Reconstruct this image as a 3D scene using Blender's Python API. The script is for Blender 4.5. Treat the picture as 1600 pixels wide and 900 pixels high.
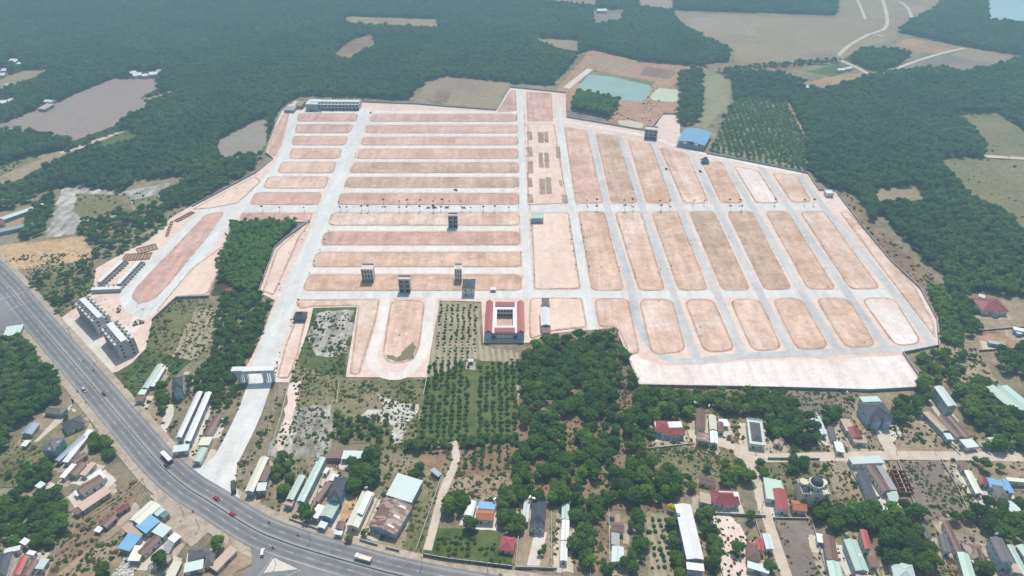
import bpy, bmesh, math, random
import numpy as np
from mathutils import Vector, Matrix, noise
from mathutils.geometry import tessellate_polygon

R = math.radians
rnd = random.Random(7)
scene = bpy.context.scene
for o in list(bpy.data.objects):
    bpy.data.objects.remove(o)

# ------------------------------------------------------------------ camera
FPX, CAMH, PITCH = 1067.0, 330.0, R(35.1)
cd = bpy.data.cameras.new('camera')
cd.sensor_width = 36.0
cd.lens = FPX / 1600 * 36.0
cd.clip_start = 1.0
cd.clip_end = 12000
cam = bpy.data.objects.new('camera', cd)
scene.collection.objects.link(cam)
cam.location = (0, 0, CAMH)
cam.rotation_euler = (R(90) - PITCH, 0, 0)
scene.camera = cam

# ------------------------------------------------------------------ sky, sun
SUN_EL, SUN_AZ = R(63), R(10)          # azimuth from +Y towards +X
w = bpy.data.worlds.new('World')
scene.world = w
w.use_nodes = True
wn = w.node_tree.nodes
wl = w.node_tree.links
wn.clear()
sky = wn.new('ShaderNodeTexSky')
sky.sky_type = 'NISHITA'
sky.sun_disc = False
sky.sun_elevation = SUN_EL
sky.sun_rotation = SUN_AZ
sky.dust_density = 2.0
bg = wn.new('ShaderNodeBackground')
bg.inputs['Strength'].default_value = 0.12
wo = wn.new('ShaderNodeOutputWorld')
wl.new(sky.outputs[0], bg.inputs[0])
wl.new(bg.outputs[0], wo.inputs[0])
sd = bpy.data.lights.new('sun', 'SUN')
sd.energy = 4.2
sd.angle = R(0.6)
sd.color = (1.0, 0.945, 0.86)
sun = bpy.data.objects.new('sun', sd)
scene.collection.objects.link(sun)
sdir = Vector((math.sin(SUN_AZ) * math.cos(SUN_EL), math.cos(SUN_AZ) * math.cos(SUN_EL), math.sin(SUN_EL)))
sun.rotation_euler = sdir.to_track_quat('Z', 'Y').to_euler()
sun.location = (0, 600, 800)
vs = scene.view_settings
vs.view_transform = 'Standard'
vs.look = 'None'
vs.exposure = 0.12
vs.gamma = 1.0
vs.use_curve_mapping = False
scene.render.engine = 'CYCLES'
scene.cycles.volume_bounces = 0
scene.cycles.max_bounces = 5
scene.cycles.diffuse_bounces = 3
scene.cycles.transparent_max_bounces = 4

# ------------------------------------------------------------------ helpers
cp, sp = math.cos(PITCH), math.sin(PITCH)


def G(x, y, z=0.0):
    """photo pixel (1600x900) -> point on the level z"""
    u = (x - 800) / FPX
    v = (y - 450) / FPX
    dz = -sp - v * cp
    t = (z - CAMH) / dz
    return Vector((u * t, (cp - v * sp) * t, z))


def px(p):
    """world -> photo pixel"""
    rx, ry, rz = p[0], p[1], p[2] - CAMH
    d = ry * cp - rz * sp
    up = ry * sp + rz * cp
    return (800 + FPX * rx / d, 450 - FPX * up / d)


def lnk(name, mesh, mat=None, parent=None):
    o = bpy.data.objects.new(name, mesh)
    scene.collection.objects.link(o)
    if mat is not None and mesh is not None and not mesh.materials:
        for m in (mat if isinstance(mat, (list, tuple)) else [mat]):
            mesh.materials.append(m)
    if parent is not None:
        o.parent = parent
    return o


def tag(o, label=None, cat=None, group=None, kind=None):
    if label:
        o['label'] = label
    if cat:
        o['category'] = cat
    if group:
        o['group'] = group
    if kind:
        o['kind'] = kind
    return o


def empty(name, loc, rz=0.0):
    o = bpy.data.objects.new(name, None)
    o.empty_display_size = 0.5
    scene.collection.objects.link(o)
    o.location = loc
    o.rotation_euler = (0, 0, rz)
    return o


class MB:
    """collects polygons into one mesh"""

    def __init__(s):
        s.v, s.f, s.m = [], [], []

    def poly(s, pts, mi=0):
        b = len(s.v)
        s.v += [tuple(p) for p in pts]
        s.f.append(tuple(range(b, b + len(pts))))
        s.m.append(mi)

    def box(s, x0, x1, y0, y1, z0, z1, mi=0):
        b = len(s.v)
        s.v += [(x0, y0, z0), (x1, y0, z0), (x1, y1, z0), (x0, y1, z0),
                (x0, y0, z1), (x1, y0, z1), (x1, y1, z1), (x0, y1, z1)]
        for q in ((0, 3, 2, 1), (4, 5, 6, 7), (0, 1, 5, 4), (1, 2, 6, 5), (2, 3, 7, 6), (3, 0, 4, 7)):
            s.f.append(tuple(b + i for i in q))
            s.m.append(mi)
        return s

    def prism(s, prof, x0, x1, mi=0):
        """profile in (y,z), counter-clockwise seen from +x, extruded along x"""
        n = len(prof)
        b = len(s.v)
        s.v += [(x0, p[0], p[1]) for p in prof] + [(x1, p[0], p[1]) for p in prof]
        s.f.append(tuple(b + i for i in reversed(range(n))))
        s.f.append(tuple(b + n + i for i in range(n)))
        s.m += [mi, mi]
        for i in range(n):
            j = (i + 1) % n
            s.f.append((b + i, b + j, b + n + j, b + n + i))
            s.m.append(mi)
        return s

    def tube(s, p0, p1, r0, r1, n=6, mi=0, cap=True):
        p0, p1 = Vector(p0), Vector(p1)
        d = (p1 - p0).normalized()
        a = d.orthogonal().normalized()
        c = d.cross(a)
        b = len(s.v)
        for p, r in ((p0, r0), (p1, r1)):
            for i in range(n):
                t = 2 * math.pi * i / n
                s.v.append(tuple(p + a * (r * math.cos(t)) + c * (r * math.sin(t))))
        for i in range(n):
            j = (i + 1) % n
            s.f.append((b + i, b + j, b + n + j, b + n + i))
            s.m.append(mi)
        if cap:
            s.f.append(tuple(b + n + i for i in range(n)))
            s.f.append(tuple(b + i for i in reversed(range(n))))
            s.m += [mi, mi]
        return s

    def mesh(s, name):
        me = bpy.data.meshes.new(name)
        me.from_pydata(s.v, [], s.f)
        if any(s.m):
            me.polygons.foreach_set('material_index', s.m)
        me.update()
        return me

    def build(s, name, mat, parent=None):
        return lnk(name, s.mesh(name), mat, parent)


def wobble(pts, amp, step, seed=0):
    """subdivide a closed world outline and shake it on several scales so the edge is uneven"""
    out = []
    n = len(pts)
    st = max(1.2, min(step, amp * 1.6)) if amp > .6 else step
    o = Vector((seed * 3.7, seed * 1.3, 0))
    for i in range(n):
        a, b = Vector(pts[i]), Vector(pts[(i + 1) % n])
        L = (b - a).length
        k = max(1, min(90, int(L / st)))
        for j in range(k):
            p = a.lerp(b, j / k)
            q = Vector((p.x, p.y, 0)) + o
            d = noise.noise_vector(q * (.22 / max(amp, .4))) * 1.1 + noise.noise_vector(q * (.8 / max(amp, .4))) * .7
            out.append(Vector((p.x + d.x * amp, p.y + d.y * amp, p.z)))
    return out


def rounded(pts, rad, k=4):
    out = []
    n = len(pts)
    for i in range(n):
        p, a, b = Vector(pts[i]), Vector(pts[i - 1]), Vector(pts[(i + 1) % n])
        da, db = (a - p), (b - p)
        r = min(rad, da.length * .45, db.length * .45)
        p0, p1 = p + da.normalized() * r, p + db.normalized() * r
        for j in range(k + 1):
            t = j / k
            out.append(p0 * (1 - t) ** 2 + p * (2 * t * (1 - t)) + p1 * t ** 2)
    return out


def inset(pts, d):
    """rough inset towards the centroid-side using edge normals"""
    n = len(pts)
    area = sum(pts[i].x * pts[(i + 1) % n].y - pts[(i + 1) % n].x * pts[i].y for i in range(n))
    sg = 1 if area > 0 else -1
    out = []
    for i in range(n):
        p, a, b = pts[i], pts[i - 1], pts[(i + 1) % n]
        e0 = (p - a).to_2d()
        e1 = (b - p).to_2d()
        if e0.length < 1e-6 or e1.length < 1e-6:
            out.append(p.copy())
            continue
        e0.normalize()
        e1.normalize()
        nn = Vector((-(e0.y + e1.y), e0.x + e1.x))
        if nn.length < 1e-6:
            out.append(p.copy())
            continue
        nn.normalize()
        c = max(.5, nn.dot(Vector((-e0.y, e0.x))))
        out.append(Vector((p.x + sg * nn.x * d / c, p.y + sg * nn.y * d / c, p.z)))
    return out


def sheet(name, pts, z, mat, parent=None, skirt=0.0):
    """flat ground patch from a world outline; skirt gives it real thickness"""
    P = [Vector((p[0], p[1], z)) for p in pts]
    n = len(P)
    area = sum(P[i].x * P[(i + 1) % n].y - P[(i + 1) % n].x * P[i].y for i in range(n))
    if area < 0:
        P.reverse()
    tri = tessellate_polygon([P])
    v = [tuple(p) for p in P]
    f = []
    for t in tri:
        a, b, c = (P[i] for i in t)
        if (b - a).cross(c - a).z < 0:
            t = (t[0], t[2], t[1])
        f.append(tuple(t))
    if skirt:
        v += [(p.x, p.y, z - skirt) for p in P]
        for i in range(n):
            j = (i + 1) % n
            f.append((i, n + i, n + j, j))
    me = bpy.data.meshes.new(name)
    me.from_pydata(v, [], f)
    me.update()
    return lnk(name, me, mat, parent)


def gp(pts):
    return [G(x, y) for x, y in pts]


def smooth_line(P, k=6):
    """Catmull-Rom through world points"""
    out = []
    n = len(P)
    for i in range(n - 1):
        p0, p1, p2, p3 = P[max(i - 1, 0)], P[i], P[i + 1], P[min(i + 2, n - 1)]
        for j in range(k):
            t = j / k
            out.append(0.5 * ((2 * p1) + (p2 - p0) * t + (2 * p0 - 5 * p1 + 4 * p2 - p3) * t * t
                              + (3 * p1 - p0 - 3 * p2 + p3) * t ** 3))
    out.append(P[-1].copy())
    return out


def offset_line(P, d):
    out = []
    for i, p in enumerate(P):
        a, b = P[max(i - 1, 0)], P[min(i + 1, len(P) - 1)]
        t = (b - a).to_2d().normalized()
        out.append(Vector((p.x - t.y * d, p.y + t.x * d, p.z)))
    return out


def ribbon(name, P, w0, w1, z, mat, parent=None):
    A = offset_line(P, w0)
    B = offset_line(P, w1)
    mb = MB()
    for i in range(len(P) - 1):
        q = [A[i], B[i], B[i + 1], A[i + 1]]
        q = [(p.x, p.y, z) for p in q]
        a, b, c = Vector(q[0]), Vector(q[1]), Vector(q[2])
        if (b - a).cross(c - a).z < 0:
            q.reverse()
        mb.poly(q)
    return mb.build(name, mat, parent)


def inside(pt, poly):
    x, y = pt
    c = False
    j = len(poly) - 1
    for i in range(len(poly)):
        xi, yi = poly[i][0], poly[i][1]
        xj, yj = poly[j][0], poly[j][1]
        if (yi > y) != (yj > y) and x < (xj - xi) * (y - yi) / (yj - yi) + xi:
            c = not c
        j = i
    return c


# ------------------------------------------------------------------ materials
class NT:
    def __init__(s, name):
        s.mat = bpy.data.materials.new(name)
        s.mat.use_nodes = True
        s.n = s.mat.node_tree.nodes
        s.l = s.mat.node_tree.links
        s.n.clear()
        s.out = s.n.new('ShaderNodeOutputMaterial')

    def node(s, t, **kw):
        n = s.n.new(t)
        for k, v in kw.items():
            setattr(n, k, v)
        return n

    def link(s, a, b):
        s.l.new(a, b)

    def pos(s):
        return s.node('ShaderNodeNewGeometry').outputs['Position']

    def obj(s):
        return s.node('ShaderNodeTexCoord').outputs['Object']

    def mapped(s, vec, scale=(1, 1, 1), rot=0.0, loc=(0, 0, 0)):
        m = s.node('ShaderNodeMapping')
        m.inputs['Scale'].default_value = scale
        m.inputs['Rotation'].default_value = (0, 0, rot)
        m.inputs['Location'].default_value = loc
        s.link(vec, m.inputs['Vector'])
        return m.outputs[0]

    def noise(s, vec, scale, detail=4, rough=.6):
        n = s.node('ShaderNodeTexNoise')
        n.inputs['Scale'].default_value = scale
        n.inputs['Detail'].default_value = detail
        n.inputs['Roughness'].default_value = rough
        s.link(vec, n.inputs['Vector'])
        return n.outputs[0]

    def ramp(s, fac, stops):
        r = s.node('ShaderNodeValToRGB')
        e = r.color_ramp.elements
        while len(e) < len(stops):
            e.new(0.5)
        for i, (p, c) in enumerate(stops):
            e[i].position = p
            e[i].color = (c, c, c, 1) if not isinstance(c, (tuple, list)) else (c[0], c[1], c[2], 1)
        s.link(fac, r.inputs[0])
        return r.outputs[0]

    def mix(s, fac, a, b, mode='MIX'):
        m = s.node('ShaderNodeMix', data_type='RGBA', blend_type=mode)
        for sock, v in ((m.inputs[0], fac), (m.inputs[6], a), (m.inputs[7], b)):
            if isinstance(v, bpy.types.NodeSocket):
                s.link(v, sock)
            elif isinstance(v, (int, float)):
                sock.default_value = v if sock == m.inputs[0] else (v, v, v, 1)
            else:
                sock.default_value = (v[0], v[1], v[2], 1)
        return m.outputs[2]

    def math(s, op, a, b=None):
        m = s.node('ShaderNodeMath', operation=op)
        for i, v in enumerate((a, b)):
            if v is None:
                continue
            if isinstance(v, bpy.types.NodeSocket):
                s.link(v, m.inputs[i])
            else:
                m.inputs[i].default_value = v
        return m.outputs[0]

    def finish(s, col, rough=.9, spec=.2, bump=None, bs=.3, bd=.1, metal=0.0):
        b = s.node('ShaderNodeBsdfPrincipled')
        if isinstance(col, bpy.types.NodeSocket):
            s.link(col, b.inputs['Base Color'])
        else:
            b.inputs['Base Color'].default_value = (col[0], col[1], col[2], 1)
        b.inputs['Roughness'].default_value = rough
        b.inputs['Specular IOR Level'].default_value = spec
        b.inputs['Metallic'].default_value = metal
        if bump is not None:
            bn = s.node('ShaderNodeBump')
            bn.inputs['Strength'].default_value = bs
            bn.inputs['Distance'].default_value = bd
            s.link(bump, bn.inputs['Height'])
            s.link(bn.outputs[0], b.inputs['Normal'])
        s.link(b.outputs[0], s.out.inputs[0])
        return s.mat


M = {}


def soil(name, a, b, c, big=.012, mid=.09, fine=.9, speck=None, streak=None, cov=.5, mottle=.35):
    """ground: colour a, patches of b (mid) and c (large), fine grain, optional specks and drag streaks"""
    t = NT(name)
    p = t.pos()
    n1 = t.ramp(t.noise(p, big, 5, .62), [(.5 - .14 * cov - .05, 0.0), (.62, 1.0)])
    n2 = t.ramp(t.noise(p, mid, 6, .68), [(.40, 0.0), (.66, 1.0)])
    col = t.mix(t.math('MULTIPLY', n2, .95), a, b)
    col = t.mix(t.math('MULTIPLY', n1, .85), col, c)
    if streak is not None:
        ang, amt = streak
        st = t.noise(t.mapped(p, (.30, .035, 1), ang), .5, 5, .7)
        st2 = t.ramp(st, [(.38, 1 - amt), (.62, 1 + amt * .4)])
        col = t.mix(1.0, col, st2, 'MULTIPLY')
    g = t.noise(p, fine, 5, .75)
    col = t.mix(1.0, col, t.ramp(g, [(.25, 1 - mottle), (.75, 1.0 + mottle * .55)]), 'MULTIPLY')
    g2 = t.noise(p, .16, 5, .7)
    col = t.mix(1.0, col, t.ramp(g2, [(.32, 1 - mottle * .85), (.52, 1.0), (.72, 1.0 + mottle * .45)]), 'MULTIPLY')
    if speck is not None:
        sc, amt, scol = speck
        s_ = t.ramp(t.noise(p, sc, 3, .8), [(.60 - amt * .2, 0.0), (.70, 1.0)])
        s2 = t.ramp(t.noise(p, .05, 3, .6), [(.42, 0.0), (.6, 1.0)])
        col = t.mix(t.math('MULTIPLY', t.math('MULTIPLY', s_, s2), .85), col, scol)
    M[name] = t.finish(col, .95, .1, g, .4, .25)
    return M[name]


def furrow(name, a, b, c, period, ang, depth=.6):
    t = NT(name)
    p = t.pos()
    nz = t.noise(p, .03, 4, .6)
    m = t.mapped(p, (1, 1, 1), ang)
    wv = t.node('ShaderNodeTexWave')
    wv.inputs['Scale'].default_value = .314 / period * 1.0
    wv.inputs['Distortion'].default_value = 1.2
    wv.inputs['Detail'].default_value = 3
    wv.inputs['Detail Scale'].default_value = .6
    t.link(m, wv.inputs['Vector'])
    band = t.ramp(wv.outputs['Fac'], [(.2, 0.0), (.75, 1.0)])
    brk = t.ramp(t.noise(p, .12, 5, .7), [(.35, .15), (.62, 1.0)])
    col = t.mix(t.math('MULTIPLY', t.math('MULTIPLY', band, brk), depth), a, b)
    col = t.mix(t.ramp(nz, [(.45, 0.0), (.62, .75)]), col, c)
    g = t.noise(p, .8, 5, .75)
    col = t.mix(1.0, col, t.ramp(g, [(.25, .75), (.75, 1.15)]), 'MULTIPLY')
    M[name] = t.finish(col, .95, .1, wv.outputs['Fac'], .4, .3)
    return M[name]


def plain(name, col, rough=.7, var=.15, sc=.6, spec=.3, metal=0.0, dirt=None):
    t = NT(name)
    p = t.pos()
    n = t.noise(p, sc, 5, .7)
    c = t.mix(1.0, col, t.ramp(n, [(.3, 1 - var), (.7, 1 + var * .6)]), 'MULTIPLY')
    if dirt is not None:
        d = t.ramp(t.noise(t.mapped(t.obj(), (1, 1, .25)), .5, 5, .7), [(.48, 0.0), (.72, .65)])
        c = t.mix(d, c, dirt)
    M[name] = t.finish(c, rough, spec, n, .15, .05, metal)
    return M[name]


def roofmat(name, col, stain, tile=False, rough=.5, amt=.45, patch=None):
    """sheet-metal or tiled roof in the thing's own coordinates (x runs along the ridge)"""
    t = NT(name)
    o = t.obj()
    rndn = t.node('ShaderNodeObjectInfo').outputs['Random']
    off = t.node('ShaderNodeVectorMath', operation='ADD')
    t.link(o, off.inputs[0])
    cmb = t.node('ShaderNodeCombineXYZ')
    t.link(t.math('MULTIPLY', rndn, 200.0), cmb.inputs[0])
    t.link(t.math('MULTIPLY', rndn, 77.0), cmb.inputs[1])
    t.link(cmb.outputs[0], off.inputs[1])
    q = off.outputs[0]
    # sheet seams and streaks that run down the slope
    st = t.noise(t.mapped(q, (1.1, .12, .12)), 1.0, 4, .7)
    bl = t.noise(q, .22, 5, .7)
    c = t.mix(t.ramp(st, [(.42, 0.0), (.74, amt)]), col, stain)
    c = t.mix(t.ramp(bl, [(.5, 0.0), (.7, amt)]), c, stain)
    if patch is not None:
        vo = t.node('ShaderNodeTexVoronoi', feature='F1', distance='CHEBYCHEV')
        vo.inputs['Scale'].default_value = .55
        t.link(t.mapped(q, (1.3, .5, .01)), vo.inputs['Vector'])
        sel = t.ramp(vo.outputs['Color'], [(.52, 0.0), (.56, 1.0)])
        c = t.mix(t.math('MULTIPLY', sel, .8), c, patch)
    c = t.mix(1.0, c, t.ramp(t.math('MULTIPLY', rndn, 1.0), [(0, .86), (1, 1.1)]), 'MULTIPLY')
    wv = t.node('ShaderNodeTexWave')
    if tile:
        wv.bands_direction = 'Y'
        wv.inputs['Scale'].default_value = .9
    else:
        wv.bands_direction = 'X'
        wv.inputs['Scale'].default_value = .8
    t.link(q, wv.inputs['Vector'])
    c = t.mix(1.0, c, t.ramp(wv.outputs['Fac'], [(.05, .82), (.35, 1.0)]), 'MULTIPLY')
    M[name] = t.finish(c, rough, .35, wv.outputs['Fac'], .35, .06)
    return M[name]


def foliage(name, stops, trans=.34, sat=0.0):
    t = NT(name)
    oi = t.node('ShaderNodeObjectInfo').outputs['Random']
    isl = t.node('ShaderNodeNewGeometry').outputs['Random Per Island']
    nz = t.noise(t.pos(), .012, 3, .6)
    f = t.math('ADD', t.math('MULTIPLY', oi, .36), t.math('MULTIPLY', isl, .26))
    f = t.math('ADD', f, t.math('MULTIPLY', t.ramp(nz, [(.35, 0.0), (.65, 1.0)]), .40))
    col = t.ramp(f, stops)
    d = t.node('ShaderNodeBsdfPrincipled')
    d.inputs['Roughness'].default_value = .7
    d.inputs['Specular IOR Level'].default_value = .06
    t.link(col, d.inputs['Base Color'])
    tr = t.node('ShaderNodeBsdfTranslucent')
    t.link(t.mix(1.0, col, (1.25, 1.25, .7), 'MULTIPLY'), tr.inputs['Color'])
    ms = t.node('ShaderNodeMixShader')
    ms.inputs[0].default_value = trans
    t.link(d.outputs[0], ms.inputs[1])
    t.link(tr.outputs[0], ms.inputs[2])
    t.link(ms.outputs[0], t.out.inputs[0])
    M[name] = t.mat
    return t.mat


# ground kinds
soil('scrubland', (.29, .235, .165), (.125, .135, .06), (.36, .29, .205), .014, .06, .6, (.9, .7, (.06, .08, .03)), mottle=.42)
soil('dry_soil', (.36, .27, .18), (.25, .185, .12), (.42, .33, .23), .015, .12, .7, (1.6, .4, (.10, .105, .045)))
soil('brown_soil', (.27, .175, .115), (.20, .135, .09), (.33, .23, .15), .02, .14, .8, (1.4, .5, (.09, .09, .04)))
soil('red_soil', (.42, .24, .155), (.34, .19, .13), (.50, .31, .20), .02, .1, .7)
soil('orange_soil', (.58, .37, .20), (.50, .31, .17), (.62, .43, .26), .02, .1, .6, (.9, .4, (.14, .13, .06)))
soil('purple_waste', (.25, .20, .18), (.18, .145, .135), (.32, .25, .20), .018, .16, .9, (1.2, .5, (.11, .11, .055)))
soil('grey_waste', (.50, .46, .42), (.29, .255, .225), (.64, .60, .56), .035, .10, .6, (.6, .8, (.13, .135, .06)), streak=(R(8), .45), mottle=.4)
soil('white_rubble', (.60, .56, .51), (.42, .38, .33), (.70, .67, .62), .03, .3, 1.2, (1.1, .6, (.16, .16, .09)))
soil('dry_grass', (.215, .20, .095), (.12, .14, .05), (.32, .265, .165), .02, .08, .7, (.8, .8, (.055, .085, .02)), mottle=.42)
soil('green_grass', (.085, .13, .035), (.055, .10, .025), (.14, .155, .055), .02, .15, .9)
soil('field_tan', (.33, .245, .165), (.28, .21, .14), (.37, .29, .185), .008, .05, .5)
soil('field_olive', (.20, .185, .095), (.16, .16, .075), (.27, .225, .125), .01, .06, .5)
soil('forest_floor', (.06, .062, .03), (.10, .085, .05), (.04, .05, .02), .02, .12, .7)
soil('concrete_yard', (.64, .59, .52), (.54, .49, .42), (.70, .65, .59), .05, .2, .8, mottle=.15)
soil('pale_clay', (.81, .70, .635), (.74, .585, .50), (.87, .83, .81), .014, .05, .6, (.4, .3, (.60, .45, .36)), streak=(R(90), .12), mottle=.14)
soil('verge', (.74, .56, .48), (.66, .48, .40), (.78, .64, .57), .01, .07, .7, mottle=.17)
soil('plot_pink', (.68, .41, .33), (.56, .325, .255), (.77, .53, .45), .026, .06, .6, (.9, .4, (.36, .255, .18)), streak=(R(90), .16), mottle=.22)
soil('plot_rose', (.63, .375, .31), (.51, .29, .235), (.73, .49, .42), .026, .06, .6, (.9, .45, (.32, .225, .17)), streak=(R(90), .18), mottle=.22)
soil('plot_tan', (.68, .43, .31), (.55, .345, .24), (.78, .57, .46), .03, .05, .6, (.7, .7, (.36, .27, .16)), streak=(R(8), .16), mottle=.24)
soil('plot_olive', (.58, .395, .285), (.46, .315, .215), (.70, .51, .40), .03, .05, .6, (.7, .9, (.31, .25, .15)), streak=(R(90), .18), mottle=.26)
soil('plot_orange', (.72, .49, .375), (.60, .385, .28), (.82, .65, .56), .03, .05, .6, (.7, .4, (.42, .31, .20)), streak=(R(8), .16), mottle=.2)
soil('plot_edge', (.52, .36, .28), (.39, .265, .20), (.62, .46, .37), .03, .2, .9, (1.0, .5, (.16, .13, .08)))
soil('park_dirt', (.78, .575, .47), (.70, .49, .39), (.82, .65, .55), .014, .06, .5, (.8, .3, (.50, .36, .26)), streak=(R(5), .08), mottle=.13)
soil('park_patch', (.40, .28, .21), (.30, .20, .15), (.46, .34, .26), .04, .2, .9)
soil('concrete_road', (.67, .665, .64), (.60, .595, .57), (.72, .71, .69), .02, .12, .7, streak=(R(0), .10), mottle=.10)
soil('cream_road', (.76, .70, .645), (.69, .615, .55), (.79, .745, .70), .02, .1, .7, streak=(R(90), .09), mottle=.1)
soil('new_asphalt', (.53, .53, .53), (.455, .46, .465), (.64, .605, .58), .015, .09, .7, streak=(R(0), .10), mottle=.12)
soil('highway_asphalt', (.22, .215, .22), (.185, .183, .19), (.275, .265, .26), .02, .15, .9, mottle=.14)
soil('lane_track', (.175, .175, .19), (.15, .15, .16), (.205, .205, .21), .02, .2, .9, mottle=.14)
soil('dirt_shoulder', (.46, .38, .30), (.38, .31, .245), (.53, .44, .35), .03, .2, .9, (1.0, .4, (.2, .19, .12)))
soil('path_sand', (.60, .51, .41), (.53, .44, .34), (.64, .56, .46), .03, .15, .8, mottle=.18)
furrow('plowed_field', (.36, .28, .25), (.19, .15, .13), (.31, .255, .21), 7.0, R(97), .85)
furrow('plowed_far', (.36, .285, .22), (.25, .20, .15), (.33, .27, .19), 9, R(5), .6)
furrow('young_rows', (.34, .30, .19), (.13, .16, .06), (.22, .22, .11), 6, R(-20), .7)
furrow('grey_rows', (.34, .29, .25), (.20, .175, .14), (.27, .24, .17), 5, R(30), .7)
furrow('garden_rows', (.42, .35, .255), (.15, .155, .07), (.30, .26, .165), 4.4, R(-6), .8)
furrow('bed_rows', (.44, .30, .215), (.20, .16, .10), (.36, .25, .18), 9, R(35), .8)
plain('line_paint', (.50, .50, .49), .6, .35, 1.2)
plain('concrete', (.46, .455, .44), .85, .22, .5)
plain('raw_concrete', (.46, .45, .44), .9, .25, .4, dirt=(.28, .27, .26))
plain('pale_concrete', (.60, .585, .56), .85, .2, .5, dirt=(.34, .31, .28))
plain('wall_grey', (.34, .335, .32), .9, .25, .4)
plain('brick_red', (.30, .135, .095), .9, .3, .8)
plain('wall_white', (.72, .72, .70), .8, .1, .5, dirt=(.5, .48, .44))
plain('wall_cream', (.66, .61, .50), .8, .1, .5, dirt=(.42, .38, .3))
plain('wall_blue', (.42, .56, .68), .8, .1, .5, dirt=(.3, .36, .42))
plain('wall_sky', (.13, .36, .62), .7, .1, .5, dirt=(.12, .24, .38))
plain('wall_turquoise', (.22, .48, .50), .8, .12, .5, dirt=(.16, .28, .29))
plain('wall_green', (.42, .55, .44), .8, .12, .5, dirt=(.26, .32, .26))
plain('wall_tin', (.42, .47, .50), .6, .15, .5, dirt=(.25, .26, .27))
plain('bark', (.13, .105, .08), .95, .3, 1.5)
plain('dark_steel', (.06, .06, .065), .6, .2, 1.0)
plain('pole_grey', (.30, .30, .30), .7, .15, 1.0)
plain('tank_steel', (.62, .64, .66), .3, .1, 1.0, .5, .8)
plain('tank_white', (.78, .79, .80), .5, .06, 1.0)
plain('door_wood', (.15, .09, .055), .7, .2, 1.0)
plain('door_roller', (.27, .30, .34), .5, .15, 1.0)
plain('stone_pale', (.72, .72, .70), .7, .08, .6, dirt=(.5, .5, .5))
plain('tyre', (.02, .02, .021), .9, .2, 2.0)
plain('rim', (.45, .45, .46), .4, .1, 2.0, .5, .6)
plain('skin', (.42, .27, .19), .7, .08, 3.0)
plain('shirt_dark', (.06, .07, .10), .9, .2, 3.0)
for nm, c in (('car_white', (.78, .78, .77)), ('car_black', (.025, .026, .03)), ('car_red', (.42, .02, .035)),
              ('car_silver', (.45, .47, .49)), ('cargo_cream', (.66, .62, .50)), ('truck_blue', (.10, .12, .30)),
              ('bus_maroon', (.22, .03, .05)), ('machine_yellow', (.40, .25, .07)), ('dark_cargo', (.05, .045, .045))):
    plain(nm, c, .35, .06, 1.5, .5)


def glass(name, col, rough=.12):
    t = NT(name)
    M[name] = t.finish(col, rough, .6)


glass('glass', (.025, .032, .04))
glass('car_glass', (.015, .018, .02), .08)
glass('opening', (.02, .02, .022), .9)


def water(name, col, sc=.35):
    t = NT(name)
    p = t.pos()
    n = t.noise(p, sc, 4, .6)
    c = t.mix(1.0, col, t.ramp(t.noise(p, .02, 3, .5), [(.3, .92), (.7, 1.06)]), 'MULTIPLY')
    M[name] = t.finish(c, .12, .5, n, .06, .1)


water('pond_green', (.27, .40, .34))
water('pond_pale', (.56, .60, .40))
water('pond_yellow', (.60, .53, .33))
water('lake_blue', (.38, .55, .58))

for nm, c, s_ in (('white', (.80, .81, .80), (.60, .58, .54)), ('palegreen', (.46, .61, .53), (.55, .64, .57)),
                  ('cyan', (.60, .70, .67), (.50, .57, .55)), ('blue', (.16, .37, .62), (.30, .46, .60)),
                  ('brown', (.205, .115, .10), (.14, .09, .08)), ('red', (.46, .09, .095), (.33, .10, .09)),
                  ('maroon', (.27, .06, .07), (.2, .07, .07)), ('tan', (.53, .40, .31), (.42, .31, .23)),
                  ('grey', (.36, .36, .36), (.27, .26, .25)), ('cream', (.72, .72, .60), (.58, .56, .44)),
                  ('lilac', (.30, .36, .44), (.40, .44, .48)), ('teal', (.12, .24, .24), (.2, .28, .27)),
                  ('pink', (.60, .43, .35), (.5, .35, .28))):
    roofmat('roof_' + nm, c, s_)
roofmat('roof_rust', (.235, .125, .105), (.17, .095, .085), amt=.5, patch=(.48, .38, .33))
for nm, c, s_ in (('slate', (.075, .082, .11), (.11, .11, .13)), ('greyslate', (.15, .14, .145), (.2, .19, .19)),
                  ('orange', (.47, .155, .075), (.36, .15, .09)), ('thatch', (.20, .17, .145), (.12, .105, .09)),
                  ('claret', (.36, .075, .085), (.27, .09, .09)), ('rose', (.55, .17, .165), (.44, .17, .16))):
    roofmat('roof_' + nm, c, s_, True, .7)

foliage('leaf_forest', [(0, (.034, .088, .030)), (.35, (.066, .145, .040)), (.7, (.108, .195, .048)), (1, (.17, .25, .062))])
foliage('leaf_dark', [(0, (.032, .072, .024)), (.5, (.055, .108, .032)), (1, (.09, .15, .042))])
foliage('leaf_mid', [(0, (.040, .098, .024)), (.4, (.076, .152, .034)), (.75, (.125, .205, .043)), (1, (.20, .25, .065))])
foliage('leaf_bright', [(0, (.075, .175, .032)), (.5, (.13, .255, .042)), (1, (.20, .31, .055))])
foliage('leaf_dry', [(0, (.12, .115, .05)), (.5, (.18, .16, .075)), (1, (.25, .21, .11))])
foliage('leaf_orchard', [(0, (.045, .105, .028)), (.5, (.078, .145, .036)), (1, (.135, .19, .05))])
foliage('leaf_yellow', [(0, (.42, .36, .02)), (.5, (.62, .52, .03)), (1, (.75, .64, .06))])

# ================================================================== setting
BLOCK = []          # pixel outlines where no forest grows
zc = [0.03]


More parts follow.
